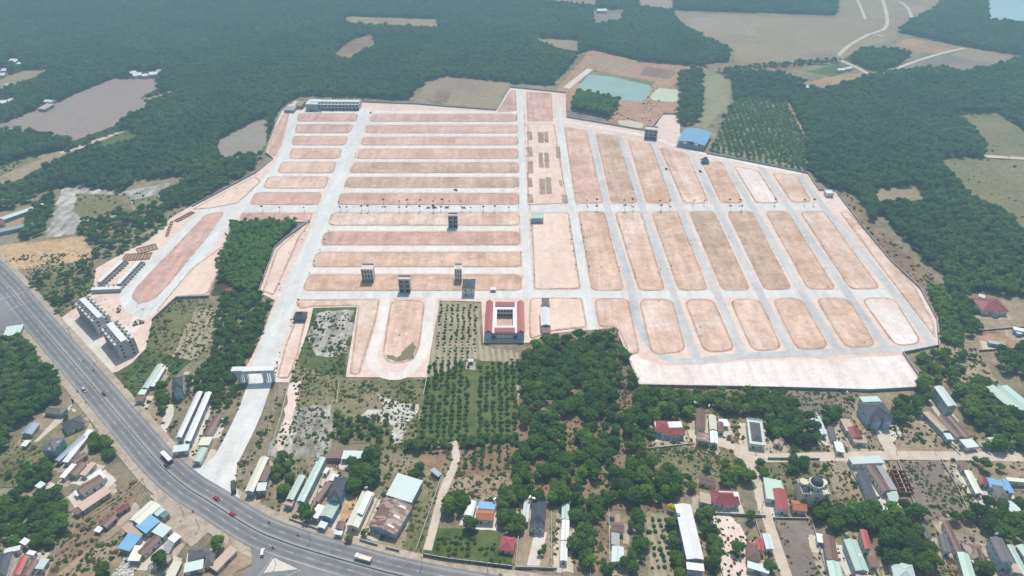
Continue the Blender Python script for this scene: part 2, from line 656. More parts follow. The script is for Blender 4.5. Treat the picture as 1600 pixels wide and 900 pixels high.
def patch(name, pts, mat, label=None, wob=2.0, block=True, z=None, rad=0):
    """natural ground patch traced on the ground plane"""
    if block:
        BLOCK.append(pts)
    P = gp(pts)
    if rad:
        P = rounded(P, rad)
    if wob:
        P = wobble(P, wob, 7.0, len(BLOCK) * 13 + len(pts))
    if z is None:
        zc[0] += .003
        z = zc[0]
    o = sheet(name, P, z, M[mat])
    tag(o, label=label, kind='structure')
    return o


g = sheet('ground', [(-3600, -900), (3600, -900), (3600, 5200), (-3600, 5200)], 0, M['scrubland'])
tag(g, kind='structure', label='dry scrubby earth that the whole place lies on')

# ---- forest floors
FOREST = {
    'left': [(-260, -90), (930, -90), (925, 18), (915, 60), (898, 95), (862, 134), (800, 131), (700, 118), (650, 140), (640, 157),
             (560, 153), (470, 150), (438, 170), (412, 238), (345, 250), (330, 270), (212, 282), (190, 302), (165, 300), (120, 290),
             (60, 302), (20, 296), (-120, 330), (-300, 300)],
    'right': [(1095, 102), (1200, 108), (1265, 138), (1350, 120), (1400, 114), (1500, 110), (1605, 94), (1900, 90), (2000, 560),
              (1640, 480), (1600, 463), (1560, 452), (1508, 458), (1480, 436), (1440, 405), (1385, 345), (1335, 305), (1290, 292),
              (1265, 268), (1112, 236), (1128, 195), (1146, 162), (1144, 126)],
    'corner': [(1402, 50), (1440, 25), (1475, 0), (1475, -90), (1950, -90), (1950, 95), (1600, 88), (1500, 72)],
    'middle': [(904, 84), (925, 20), (930, -90), (1052, -90), (1050, 20), (1072, 45), (1138, 75), (1140, 96), (1100, 104), (1000, 96),
               (930, 78)],
    'north': [(1052, -90), (1330, -90), (1305, 24), (1052, 16)],
    'copse': [(1318, 92), (1330, 78), (1425, 84), (1400, 104), (1365, 112)],
}
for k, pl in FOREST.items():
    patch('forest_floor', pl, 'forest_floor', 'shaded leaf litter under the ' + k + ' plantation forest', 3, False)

# ---- far fields, clearings and tracks
patch('field', [(-5, 196), (100, 156), (124, 144), (178, 123), (243, 123), (247, 138), (218, 153), (231, 158), (224, 169), (203, 176),
                (178, 197), (115, 220), (71, 218), (-5, 204)], 'plowed_field', 'lilac brown ploughed field with fine furrows')
patch('field', [(222, 153), (267, 140), (275, 142), (233, 157)], 'field_tan', 'thin tan strip beside the ploughed field')
patch('field', [(-60, 300), (-5, 272), (70, 240), (120, 230), (134, 228), (72, 258), (-5, 299), (-60, 320)], 'dry_soil', 'grey bare strip running to the left edge')
patch('path', [(92, 238), (124, 227), (195, 202), (199, 204), (130, 231), (96, 241)], 'path_sand', 'pale track below the ploughed field', 1)
patch('field', [(142, 228), (199, 204), (224, 211), (162, 231)], 'green_grass', 'small green meadow below the ploughed field')
patch('field', [(-5, 262), (50, 243), (66, 248), (-5, 276)], 'dry_grass', 'brown green meadow at the left edge')
patch('field', [(-60, 128), (0, 124), (30, 112), (85, 105), (60, 118), (0, 140), (-60, 150)], 'field_tan', 'tan clearing between the far roofs')
patch('field', [(338, 220), (402, 188), (420, 185), (414, 226), (404, 246), (345, 247)], 'grey_rows', 'grey field of young rows beside the boundary wall')
patch('field', [(520, 84), (550, 62), (580, 53), (588, 68), (545, 92)], 'brown_soil', 'brown clearing inside the forest')
patch('field', [(538, 25), (686, 30), (682, 42), (542, 36)], 'field_tan', 'long pale clearing high in the forest')
patch('field', [(655, 150), (665, 128), (690, 121), (797, 128), (776, 170), (698, 164)], 'field_tan', 'tan field above the boundary wall')
patch('field', [(680, 160), (682, 142), (706, 143), (698, 161)], 'brown_soil', 'dark corner of the tan field', 1)
patch('field', [(830, 58), (905, 64), (903, 80), (868, 74)], 'field_tan', 'tan field between two forest blocks')
patch('field', [(925, 16), (976, 15), (970, 30), (930, 36)], 'purple_waste', 'dark yard in the far forest')
patch('field', [(800, -30), (935, -20), (932, 8), (890, 4), (800, -4)], 'field_tan', 'tan field at the top edge')
patch('field', [(998, -30), (1051, -30), (1050, 15), (998, 8)], 'plowed_far', 'striped field at the top edge')
patch('field', [(1050, 20), (1305, 29), (1309, 5), (1335, -12), (1340, -60), (1490, -60), (1472, -5), (1462, 12), (1430, 25), (1400, 46),
                (1402, 60), (1345, 76), (1312, 96), (1150, 99), (1146, 76), (1080, 48), (1068, 38)], 'field_tan', 'wide bare tan field in the far right')
patch('field', [(1078, 28), (1150, 25), (1192, 58), (1130, 50), (1082, 44)], 'plowed_far', 'ploughed part of the far tan field')
patch('field', [(1245, 86), (1300, 78), (1312, 84), (1290, 94)], 'purple_waste', 'burnt dark patch beside the white track', 2)
patch('field', [(1340, 0), (1440, -20), (1462, 5), (1430, 22), (1392, 40), (1370, 35)], 'dry_soil', 'churned ground around the far tracks')
patch('field', [(1400, 66), (1425, 60), (1497, 76), (1462, 84), (1402, 76)], 'red_soil', 'reddish field above the right forest')
patch('field', [(1486, 86), (1514, 75), (1592, 90), (1552, 101)], 'field_tan', 'pale field above the right forest')
patch('field', [(1436, 96), (1480, 85), (1552, 101), (1505, 110)], 'purple_waste', 'dark fallow field above the right forest')
patch('field', [(1262, 112), (1308, 99), (1345, 105), (1300, 120)], 'green_grass', 'green vegetable plot')
patch('field', [(1266, 128), (1290, 121), (1352, 113), (1340, 122), (1282, 139)], 'red_soil', 'orange brown field beside the vegetable plot')
patch('field', [(1100, 100), (1145, 97), (1240, 98), (1262, 108), (1200, 110), (1110, 112)], 'brown_soil', 'brown fallow strip below the far field')
patch('field', [(1099, 120), (1118, 117), (1141, 127), (1140, 162), (1102, 201), (1083, 198), (1097, 165)], 'young_rows', 'pale green field of young rows beside the pond trees')
patch('field', [(1494, 178), (1557, 176), (1605, 208), (1700, 215), (1700, 247), (1605, 247), (1537, 245), (1541, 222), (1520, 196)], 'field_olive', 'olive clearing in the right forest')
patch('field', [(1467, 246), (1605, 251), (1720, 252), (1720, 380), (1608, 366), (1570, 326), (1520, 306), (1490, 276)], 'field_olive', 'wide olive meadow at the right edge')
patch('path', [(1537, 242), (1605, 246), (1700, 247), (1700, 250), (1605, 250), (1537, 246)], 'path_sand', 'pale track between the two olive fields', .5)
patch('field', [(1358, 296), (1430, 291), (1447, 312), (1372, 314)], 'field_tan', 'small tan field beside the dark trees')
patch('path', [(1224, 160), (1232, 158), (1247, 188), (1262, 216), (1252, 216), (1236, 188)], 'red_soil', 'straight red track into the right forest', 1)
patch('field', [(1306, 300), (1330, 306), (1370, 352), (1465, 438), (1440, 448), (1395, 410), (1340, 345)], 'brown_soil', 'brown scrubby strip outside the right wall')

YOUNG = [(1113, 236), (1262, 268), (1256, 218), (1243, 190), (1228, 164), (1170, 152), (1146, 163), (1128, 196)]
patch('plantation_floor', YOUNG, 'young_rows', 'soil between the young plantation rows beside the blue hall', 1)

# far tracks
for nm, pl, wd in (('track', [(1378, -5), (1386, 39), (1355, 55), (1327, 71), (1310, 87)], 3.2),
                   ('track', [(1309, 93), (1335, 104), (1357, 116)], 3.5),
                   ('track', [(1392, 111), (1425, 98), (1470, 84), (1508, 75)], 3.0),
                   ('track', [(1362, 53), (1382, 57)], 2.5), ('track', [(1425, 28), (1418, 12), (1406, 3)], 3),
                   ('track', [(1352, 30), (1345, 12), (1340, 0)], 2.5)):
    o = ribbon(nm, smooth_line(gp(pl), 5), -wd, wd, .30, M['path_sand'])
    tag(o, 'pale dirt track winding past the far fields', kind='structure')
    BLOCK.append([tuple(px(p)) for p in offset_line(smooth_line(gp(pl), 2), 5)] + [tuple(px(p)) for p in reversed(offset_line(smooth_line(gp(pl), 2), -5))])

# ---- ponds and the earthworks round them
patch('earthwork', [(846, 146), (866, 143), (905, 98), (922, 78), (1000, 96), (1102, 108), (1078, 118), (1052, 134), (1062, 142), (1066, 178), (1062, 182),
                    (1035, 180), (1018, 202), (960, 194), (890, 180), (882, 150)], 'red_soil', 'orange earthworks round the ponds')
patch('nursery_bed', [(915, 98), (930, 84), (992, 100), (975, 114)], 'bed_rows', 'brown nursery beds above the green pond')
patch('field', [(1000, 118), (1010, 104), (1060, 112), (1045, 124)], 'brown_soil', 'red brown terrace beside the nursery beds')
patch('field', [(905, 130), (918, 108), (930, 110), (1022, 128), (1020, 136)], 'dry_grass', 'grassy bank above the green pond')
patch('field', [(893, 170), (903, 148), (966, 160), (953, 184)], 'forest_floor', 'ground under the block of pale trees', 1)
patch('field', [(885, 184), (893, 170), (953, 183), (944, 196)], 'purple_waste', 'dark bed of stumps in front of the tree block')
for pl, m, lb in (([(902, 137), (921, 116), (960, 121), (1018, 134), (1012, 152), (1004, 158), (985, 158), (940, 149)], 'pond_green', 'large milky green pond'),
                  ([(1015, 151), (1029, 137), (1061, 141), (1057, 160), (1020, 157)], 'pond_pale', 'pale green yellow pond beside the larger one'),
                  ([(964, 188), (985, 188), (1006, 193), (1003, 201), (968, 196)], 'pond_yellow', 'small yellow pond below the trees'),
                  ([(863, 154), (872, 151), (886, 153), (882, 159), (867, 159)], 'pond_yellow', 'tiny yellow pool at the road end'),
                  ([(1542, -20), (1700, -20), (1700, 36), (1600, 33), (1546, 30)], 'lake_blue', 'pale blue reservoir in the far corner')):
    o = patch('pond', pl, m, lb, .8, True, rad=6)
o = patch('canal', [(880, 136), (918, 107), (927, 109), (889, 139)], 'concrete_yard', 'white concrete spillway beside the green pond', 0)

# ---- western waste land
patch('field', [(98, 296), (120, 293), (190, 300), (266, 286), (262, 302), (205, 312), (215, 335), (130, 348), (115, 366), (68, 372), (80, 345)], 'grey_waste', 'grey rocky fallow field left of the development')
patch('field', [(120, 302), (200, 305), (212, 332), (130, 342), (112, 330)], 'field_olive', 'olive grass in the fallow field', 3, False)
patch('field', [(-30, 386), (60, 378), (128, 369), (141, 386), (143, 403), (100, 413), (60, 417), (22, 427), (-30, 404)], 'orange_soil', 'bright orange bare earth beside the highway')
patch('field', [(34, 440), (70, 420), (146, 405), (152, 450), (122, 480), (92, 498)], 'dry_grass', 'dark scrubby lot between the highway and the terraces')
patch('yard', [(-30, 338), (40, 322), (70, 318), (56, 350), (-30, 372)], 'dry_soil', 'tan yard of the far left compound')
patch('field', [(238, 500), (276, 467), (330, 466), (345, 500), (320, 560), (250, 580), (212, 560), (228, 545)], 'dry_grass', 'scrubby lot below the loop road')
patch('field', [(262, 570), (305, 485), (352, 480), (340, 520), (310, 560)], 'garden_rows', 'dug garden beds below the loop road')
patch('field', [(178, 585), (225, 545), (300, 565), (262, 600), (215, 632), (198, 625)], 'green_grass', 'green grass behind the long green shed', 2)
patch('yard', [(196, 640), (232, 606), (260, 600), (262, 660), (236, 676)], 'dry_soil', 'sandy yard in front of the long green shed')
patch('yard', [(250, 672), (262, 630), (272, 634), (270, 650), (258, 680)], 'concrete_yard', 'concrete drive of the blue grey villa', .5)

# ---- lower middle waste land
patch('waste_lot', [(420, 715), (432, 640), (452, 590), (466, 560), (478, 566), (540, 570), (530, 640), (515, 712)], 'dry_grass', 'grassy lot below the derelict field')
patch('waste_lot', [(422, 712), (452, 640), (518, 640), (512, 708), (470, 716)], 'grey_waste', 'pale grey bare lot behind the green sheds', 5)
patch('waste_lot', [(440, 712), (432, 715), (452, 600), (472, 594), (462, 640)], 'verge', 'strip of pink earth beside the grey lot')
patch('waste_lot', [(478, 482), (558, 480), (548, 540), (540, 590), (460, 575)], 'green_grass', 'grassy fringe of the derelict field', 4)
patch('waste_lot', [(496, 486), (556, 482), (540, 556), (486, 560)], 'grey_waste', 'grey white derelict field with burnt stubble', 5)
patch('waste_lot', [(524, 600), (560, 592), (668, 592), (660, 630), (650, 690), (620, 700), (520, 690)], 'dry_grass', 'rough grass below the loop road')
patch('waste_lot', [(592, 615), (610, 622), (648, 630), (640, 668), (632, 690), (612, 690), (620, 668), (560, 645), (572, 636), (600, 640)], 'white_rubble', 'spill of white rubble below the loop road', 4)
patch('orchard_floor', [(686, 472), (752, 474), (750, 540), (812, 552), (812, 692), (648, 692), (664, 592)], 'garden_rows', 'soil between the orchard rows')
patch('orchard_floor', [(664, 592), (740, 560), (812, 572), (812, 692), (648, 692)], 'green_grass', 'grassy ground in the lower orchard', 3)
patch('field', [(655, 695), (700, 690), (815, 690), (815, 742), (700, 745), (650, 720)], 'brown_soil', 'brown garden soil below the orchard')
patch('field', [(690, 745), (815, 742), (812, 780), (690, 790)], 'dry_soil', 'dry garden behind the orange house')
patch('field', [(812, 548), (870, 525), (965, 512), (985, 585), (998, 604), (1240, 608), (1240, 660), (1060, 740), (1050, 800), (812, 800)], 'brown_soil', 'reddish bare earth between the grove trees', 4)
patch('field', [(1010, 700), (1150, 690), (1185, 740), (1160, 760), (1060, 745), (1020, 735)], 'dry_grass', 'dry grass lot in front of the red roofed house')
patch('field', [(1230, 612), (1340, 612), (1330, 650), (1290, 660), (1235, 650)], 'purple_waste', 'purple brown weeds below the clay yard')

# ---- village lots on the right
patch('yard', [(1508, 466), (1605, 468), (1660, 470), (1660, 530), (1530, 518)], 'dry_soil', 'sandy yard of the isolated white house')
patch('yard', [(1528, 522), (1660, 530), (1660, 552), (1530, 548)], 'red_soil', 'reddish yard behind the white house')
patch('lot', [(1440, 545), (1520, 540), (1560, 600), (1440, 610)], 'dry_soil', 'scrubby lot outside the wall corner')
patch('lot', [(1395, 660), (1440, 650), (1500, 712), (1390, 712), (1382, 690)], 'dry_soil', 'bare lot beside the lane')
patch('lot', [(1402, 720), (1470, 720), (1512, 806), (1430, 812), (1412, 790)], 'purple_waste', 'purple grey vacant lot beside the half built brick house')
patch('lot', [(1468, 720), (1492, 720), (1538, 806), (1514, 808)], 'dry_soil', 'narrow straw coloured lot', 1)
patch('lot', [(1282, 722), (1325, 722), (1362, 800), (1320, 805)], 'dry_soil', 'dug garden lot beside the tower villa')
patch('lot', [(1212, 812), (1268, 812), (1292, 905), (1235, 905)], 'purple_waste', 'burnt grey lot beside the lane')
patch('lot', [(1106, 806), (1140, 803), (1165, 830), (1170, 905), (1128, 905), (1112, 850)], 'verge', 'pale pink bare lot beside the long white block')
patch('lot', [(926, 790), (950, 790), (953, 905), (924, 905)], 'brown_soil', 'narrow bare brown lot', 1)
patch('lot', [(985, 820), (996, 822), (1004, 890), (988, 900)], 'purple_waste', 'dark burnt strip beside the garden rows', 1)
patch('lot', [(1010, 800), (1042, 805), (1062, 905), (1016, 905)], 'garden_rows', 'garden rows beside the long white block', 1)
patch('lot', [(1500, 690), (1600, 700), (1660, 720), (1660, 780), (1560, 760)], 'dry_soil', 'yard at the right edge')
patch('lot', [(813, 812), (860, 812), (858, 888), (806, 888)], 'dry_soil', 'yard of the slate roofed villa')
patch('yard', [(835, 832), (855, 832), (842, 884), (823, 884)], 'concrete_yard', 'brick drive of the slate roofed villa', .3)
patch('yard', [(742, 818), (778, 818), (776, 832), (745, 828)], 'pale_clay', 'pink terrace in front of the orange house', .3)
patch('lot', [(660, 825), (780, 830), (806, 850), (800, 885), (655, 868)], 'green_grass', 'garden inside the dark wall')
patch('lot', [(600, 820), (650, 820), (640, 866), (590, 850)], 'dry_soil', 'forecourt of the rusty warehouse')
patch('lot', [(648, 760), (672, 740), (690, 742), (660, 870), (632, 860)], 'dry_grass', 'dry verge beside the sandy track')
patch('lot', [(535, 770), (562, 768), (552, 800), (530, 826)], 'orange_soil', 'orange lawn beside the blue house', .5)
patch('yard', [(1366, 664), (1396, 656), (1410, 680), (1384, 700)], 'concrete_yard', 'paved forecourt of the slate villa', .5)
# lots left of the highway
patch('lot', [(-40, 690), (50, 690), (70, 660), (110, 640), (140, 660), (110, 720), (30, 760), (-40, 770)], 'dry_grass', 'dry grass left of the highway')
patch('lot', [(60, 650), (88, 650), (90, 660), (62, 672), (40, 700), (20, 700)], 'dry_soil', 'sandy yard between the two small sheds')
patch('lot', [(108, 835), (150, 790), (215, 745), (230, 752), (200, 800), (150, 850), (100, 905), (70, 905)], 'brown_soil', 'fallow brown lot left of the highway')
patch('lot', [(150, 850), (200, 830), (205, 880), (160, 905), (90, 905)], 'dry_soil', 'straw coloured slope below the compound', 3)
patch('lot', [(230, 770), (300, 800), (330, 830), (300, 855), (270, 830)], 'dirt_shoulder', 'dusty forecourt beside the highway')
patch('lot', [(200, 868), (218, 868), (205, 905), (172, 905)], 'white_rubble', 'heap of white scrap below the blue shed', 1.5)
patch('lot', [(345, 850), (390, 855), (395, 880), (360, 905), (320, 905)], 'dry_soil', 'yard beside the tan shed')
for pl in ([(96, 645), (118, 628), (110, 622), (125, 612), (114, 632), (96, 660), (60, 690), (52, 692)],):
    patch('path', pl, 'path_sand', 'narrow pale path from the highway to the sheds', .5)

# ---- village lanes
for pl, wd, lb in (([(1120, 690), (1150, 700), (1172, 715), (1300, 714), (1400, 712), (1500, 713), (1620, 715)], 3.6, 'pale lane running across the village'),
                   ([(1166, 712), (1178, 740), (1192, 790), (1215, 860), (1232, 910)], 3.0, 'pale lane running down between the houses'),
                   ([(1396, 712), (1384, 690), (1376, 668)], 4.2, 'paved spur lane to the slate villa'),
                   ([(668, 860), (680, 815), (692, 770), (712, 720), (708, 690)], 2.4, 'sandy track up to the orchard'),
                   ([(1124, 692), (1090, 690), (1080, 672)], 2.6, 'drive to the clustered roofs')):
    L = smooth_line(gp(pl), 5)
    tag(ribbon('lane', L, -wd, wd, .33 + .004 * wd, M['path_sand']), lb, kind='structure')

# ================================================================== the development
DEV = [(456, 158), (560, 159), (650, 163), (700, 167), (775, 172), (797, 137), (845, 142), (884, 146), (885, 184), (1008, 205), (1022, 200), (1036, 179),
       (1064, 180), (1062, 208), (1100, 240), (1262, 272), (1279, 298), (1305, 300), (1345, 353), (1390, 408), (1437, 452), (1463, 500), (1466, 542),
       (1410, 553), (1434, 588), (1431, 607), (1360, 611), (1220, 607), (998, 603), (968, 530), (965, 512), (860, 522), (826, 536), (755, 536), (752, 472),
       (687, 470), (666, 590), (540, 590), (548, 540), (558, 480), (490, 482), (480, 520), (466, 560), (452, 598), (372, 598), (402, 540), (430, 470),
       (405, 457), (430, 386), (446, 372), (484, 346), (372, 346), (360, 372), (326, 463), (276, 466), (238, 500), (228, 545), (206, 568), (182, 582),
       (168, 584), (92, 500), (122, 478), (146, 452), (150, 420), (192, 396), (236, 372), (268, 340), (300, 322), (400, 270), (427, 248), (415, 240), (430, 196), (440, 174)]
BLOCK.append(DEV)
o = sheet('development_ground', wobble(gp(DEV), .3, 15, 3), .36, M['verge'])
tag(o, 'pink graded earth of the new housing development', kind='structure')


def road(pl, w_, mat, lb, z, sm=True):
    P = gp(pl)
    keep = [P[0]]
    for q in P[1:-1]:
        if (q - keep[-1]).length > (38 if len(pl) > 5 and mat == 'new_asphalt' else 12):
            keep.append(q)
    keep.append(P[-1])
    L = smooth_line(keep, 6) if sm else keep
    o = ribbon('road', L, -w_, w_, z, M[mat])
    return tag(o, lb, kind='structure')


ZR = .40
# side streets of the left half (cream), one by one
for i, (y, x0, x1, wd) in enumerate(((175.5, 462, 808, 4.2), (192.5, 458, 810, 3.6), (211, 452, 811, 3.6), (230, 447, 812, 3.6), (251, 438, 813, 3.6), (274, 415, 814, 3.6),
                                     (298, 400, 815, 3.8), (357.5, 495, 818, 3.8), (389, 480, 820, 4.0), (423.5, 465, 822, 4.2))):
    road([(x0, y), (x1, y)], wd, 'cream_road', 'pale side street, number %d from the top in the left half' % (i + 1), ZR + .004 * (i % 2), False)
road([(345, 332), (372, 327), (500, 326.5), (820, 326), (1100, 325), (1295, 324)], 6.0, 'concrete_road', 'upper cross street with young trees', ZR + .012)
road([(440, 463), (620, 461), (900, 460.5), (1200, 460), (1400, 459)], 5.2, 'concrete_road', 'lower cross street', ZR + .012)
road([(812, 139), (814, 225), (819, 325), (826, 461)], 3.5, 'concrete_road', 'straight central street', ZR + .016)
road([(872, 168), (880, 225), (893, 323), (915, 452), (926, 516)], 4.0, 'concrete_road', 'second central street beside the park strip', ZR + .016)
# entrance avenue
AV = [(571, 172), (549, 225), (514, 322), (490, 380), (457, 452), (415, 560), (409, 590), (392, 640), (376, 676), (352, 722)]
AVL = smooth_line(gp(AV), 8)
tag(ribbon('avenue', AVL, -8.3, 8.3, ZR + .02, M['concrete_road']), 'broad white entrance avenue', kind='structure')
o = patch('road_apron', [(372, 684), (371, 725), (368, 760), (380, 792), (392, 806), (330, 765), (290, 738), (316, 728), (346, 708)], 'concrete_road', 'white concrete mouth of the entrance avenue', 0, True, .435)
# western streets
road([(460, 176), (450, 225), (436, 258), (408, 294), (384, 314), (362, 331)], 5.4, 'concrete_road', 'western perimeter street', ZR + .024)
o = sheet('road', rounded(gp([(322, 322), (310, 333), (256, 386), (196, 444), (186, 462), (192, 484), (212, 497), (232, 496), (250, 486), (276, 455), (332, 388), (376, 334), (386, 322)]), 8), ZR + .028, M['concrete_road'])
tag(o, 'loop street on the western side', kind='structure')
road([(228, 485), (214, 506), (200, 520)], 5, 'cream_road', 'spur from the loop street to the terraces', ZR + .006)
patch('forecourt', [(95, 500), (122, 496), (150, 520), (165, 550), (182, 580), (170, 588)], 'concrete_yard', 'white forecourt between the terraces and the highway', 1, True, ZR + .01)
# U shaped street
road([(603, 464), (597, 500), (590, 530), (581, 562), (583, 578), (602, 586), (636, 583), (655, 573), (664, 545), (669, 505), (675, 464)], 4.0, 'cream_road', 'U shaped street in the lower middle', ZR + .024)
# right half streets
for i, (pl, wd) in enumerate((([(920, 203), (927, 225), (948, 321), (951, 331), (957, 340), (986, 452), (991, 470), (1000, 512), (1009, 545), (1022, 558), (1050, 563), (1100, 561), (1160, 557), (1250, 553), (1330, 549), (1420, 545), (1458, 540)], 3.5),
                              ([(966, 209), (977, 225), (1003, 321), (1012, 335), (1049, 452), (1057, 466), (1088, 560)], 3.4),
                              ([(1013, 210), (1024, 225), (1059, 321), (1070, 335), (1117, 452), (1126, 466), (1162, 556)], 3.4),
                              ([(1080, 238), (1094, 268), (1119, 321), (1128, 335), (1184, 452), (1196, 466), (1238, 553)], 3.4),
                              ([(1130, 246), (1150, 282), (1174, 321), (1185, 335), (1249, 450), (1262, 466), (1311, 550)], 3.4),
                              ([(1187, 258), (1205, 280), (1229, 321), (1240, 335), (1318, 450), (1334, 466), (1386, 546)], 3.4),
                              ([(1247, 270), (1262, 288), (1284, 321), (1297, 335), (1391, 450), (1400, 462), (1458, 540)], 3.8))):
    road(pl, wd, 'new_asphalt', 'grey new street, number %d from the left in the right half' % (i + 1), ZR + .03 + .004 * i)
road([(880, 191), (950, 202), (1012, 214), (1080, 236), (1170, 256), (1252, 272)], 3.6, 'cream_road', 'upper perimeter street of the right half', ZR + .062)
patch('clay_yard', [(1002, 598), (978, 545), (1005, 562), (1040, 572), (1160, 566), (1260, 562), (1408, 556), (1432, 588), (1428, 605), (1360, 609), (1220, 605)], 'pale_clay', 'wide white clay yard along the lower right boundary', 1, True, ZR - .02)

# ---- plots
PL = []


def plot(pts, mat, lb, rad=7.0, ins=1.5):
    P = rounded(gp(pts), rad)
    base = sheet('plot', wobble(P, .25, 6, len(PL)), .58, M['plot_edge'], skirt=.2)
    tag(base, lb, kind='structure')
    sheet('plot_surface', wobble(inset(P, ins), .45, 5, len(PL) + 50), .60, M[mat], base)
    PL.append(pts)
    return base


LW = [((466, 560, 464, 557), 177.5, 190.3), ((463, 553, 461, 547), 195, 208.5), ((458, 545, 455, 540), 213, 227.5), ((455, 535, 452, 531), 232.5, 248.5),
      ((440, 526, 433, 521), 253.5, 271), ((419, 515, 410, 508), 276.5, 295), ((399, 504, 389, 498), 301, 320.5)]
MW = ['plot_rose', 'plot_rose', 'plot_pink', 'plot_tan', 'plot_orange', 'plot_orange', 'plot_pink']
for i, ((a, b, c, d), y0, y1) in enumerate(LW):
    plot([(a, y0), (b, y0), (d, y1), (c, y1)], MW[i], 'bare plot left of the avenue, number %d from the top' % (i + 1))
RW = [(580, 577, 808, 179, 190.5), (573, 570, 809, 196, 208.8), (568, 563, 810, 214.5, 227.5), (562, 557, 810, 233, 249), (553, 546, 811, 254.2, 270.8), (543, 537, 811, 277.3, 293.6),
      (532, 526, 811, 302.3, 320.6), (518, 512, 812, 332.7, 352.8), (507, 500, 813, 362.5, 383.5), (494, 486, 815, 394.5, 417.8), (482, 472, 815, 429.5, 455)]
MR = ['plot_rose', 'plot_pink', 'plot_pink', 'plot_pink', 'plot_olive', 'plot_olive', 'plot_rose', 'plot_orange', 'plot_rose', 'plot_tan', 'plot_tan']
for i, (a, c, b, y0, y1) in enumerate(RW):
    plot([(a, y0), (b, y0), (b + .8, y1), (c, y1)], MR[i], 'long bare plot right of the avenue, number %d from the top' % (i + 1))
UP = [([(881, 198), (917, 205), (943, 318), (899, 319)], 'plot_pink'), ([(930, 208), (965, 213), (997, 318), (955, 318)], 'plot_olive'), ([(981, 219), (1018, 225), (1051, 318), (1010, 318)], 'plot_tan'),
      ([(1030, 230), (1074, 241), (1108, 318), (1068, 318)], 'plot_orange'), ([(1097, 256), (1127, 252), (1162, 318), (1126, 318)], 'plot_tan'), ([(1146, 260), (1184, 266), (1218, 318), (1181, 318)], 'pale_clay'),
      ([(1206, 270), (1245, 275), (1269, 316), (1236, 317)], 'plot_orange')]
for i, (p, m) in enumerate(UP):
    plot(p, m, 'bare plot in the upper right rank, number %d from the left' % (i + 1))
MD = [[(903, 331), (945, 331), (976, 455), (924, 455)], [(960, 332), (1002, 331), (1040, 455), (998, 455)], [(1017, 332), (1059, 331), (1107, 454), (1060, 455)], [(1076, 331), (1116, 330), (1173, 454), (1128, 455)],
      [(1135, 331), (1175, 330), (1238, 453), (1194, 454)], [(1195, 331), (1230, 330), (1307, 453), (1262, 453)], [(1249, 331), (1287, 330), (1376, 452), (1328, 453)]]
MM = ['plot_tan', 'plot_orange', 'plot_tan', 'plot_olive', 'plot_olive', 'plot_tan', 'plot_orange']
for i, p in enumerate(MD):
    plot(p, MM[i], 'long bare plot in the middle right rank, number %d from the left' % (i + 1))
LO = [[(997, 468), (1051, 468), (1073, 550), (1028, 555), (1016, 548)], [(1068, 468), (1115, 468), (1150, 549), (1100, 552)], [(1139, 468), (1188, 468), (1223, 547), (1175, 550)],
      [(1205, 467), (1252, 466), (1297, 545), (1245, 548)], [(1273, 466), (1325, 466), (1371, 542), (1321, 545)], [(1344, 466), (1397, 466), (1442, 538), (1398, 542)]]
LM = ['plot_orange', 'plot_orange', 'plot_orange', 'plot_tan', 'plot_tan', 'pale_clay']
for i, p in enumerate(LO):
    plot(p, LM[i], 'bare plot in the lower right rank, number %d from the left' % (i + 1), 9)
plot([(928, 467), (982, 467), (1000, 552), (984, 556), (968, 520), (962, 512), (935, 512)], 'plot_orange', 'bare plot beside the grove corner')
plot([(1312, 332), (1326, 332), (1430, 450), (1459, 505), (1462, 530), (1402, 452)], 'plot_orange', 'long strip plot inside the right wall', 4)
plot([(828, 466), (909, 466), (918, 512), (862, 518), (828, 532), (826, 500)], 'park_dirt', 'bare ground around the white roofed hall', 5)
plot([(611, 469), (665, 470), (656, 540), (648, 562), (622, 570), (600, 564), (598, 548)], 'plot_orange', 'bare plot inside the U shaped street', 9)
plot([(462, 469), (594, 468), (588, 500), (576, 540), (562, 586), (546, 586), (560, 478), (486, 480), (468, 484)], 'plot_orange', 'L shaped strip of bare earth beside the derelict field', 4)
plot([(466, 488), (482, 486), (466, 556), (452, 592), (432, 592), (446, 540)], 'park_dirt', 'bare strip beside the avenue below the pavilion', 3)
plot([(322, 335), (352, 331), (330, 364), (262, 448), (240, 470), (216, 476), (204, 464), (214, 448), (270, 390)], 'plot_rose', 'long bare plot inside the western loop street', 6)
plot([(362, 374), (354, 402), (325, 461), (277, 464), (250, 490), (244, 486), (300, 420)], 'park_dirt', 'bare strip between the loop street and the tree block', 4)
plot([(456, 345.5), (482, 347), (474, 352), (449, 376), (432, 392), (410, 456), (428, 462), (447, 420), (468, 372), (486, 346)], 'park_dirt', 'bare strip between the avenue and the tree block', 3)
plot([(378, 333), (489, 333), (486, 345), (374, 345)], 'plot_rose', 'narrow bare plot above the tree block', 3)
plot([(444, 178), (452, 178), (440, 226), (430, 246), (418, 240), (428, 204)], 'plot_rose', 'bare strip inside the upper left wall', 3)
plot([(300, 328), (398, 276), (408, 284), (372, 318), (330, 326)], 'park_dirt', 'wedge of bare earth inside the western wall', 3)
plot([(776, 176), (797, 142), (806, 142), (807, 174)], 'plot_rose', 'corner plot at the head of the central street', 3)
plot([(822, 144), (862, 146), (864, 190), (824, 190)], 'plot_rose', 'rough plot between the two central streets', 3)
plot([(824, 194), (866, 194), (887, 318), (824, 321)], 'park_dirt', 'park strip with dark planting beds', 4)
plot([(830, 333), (889, 333), (908, 452), (834, 453)], 'park_dirt', 'empty park strip below the green shed', 5)
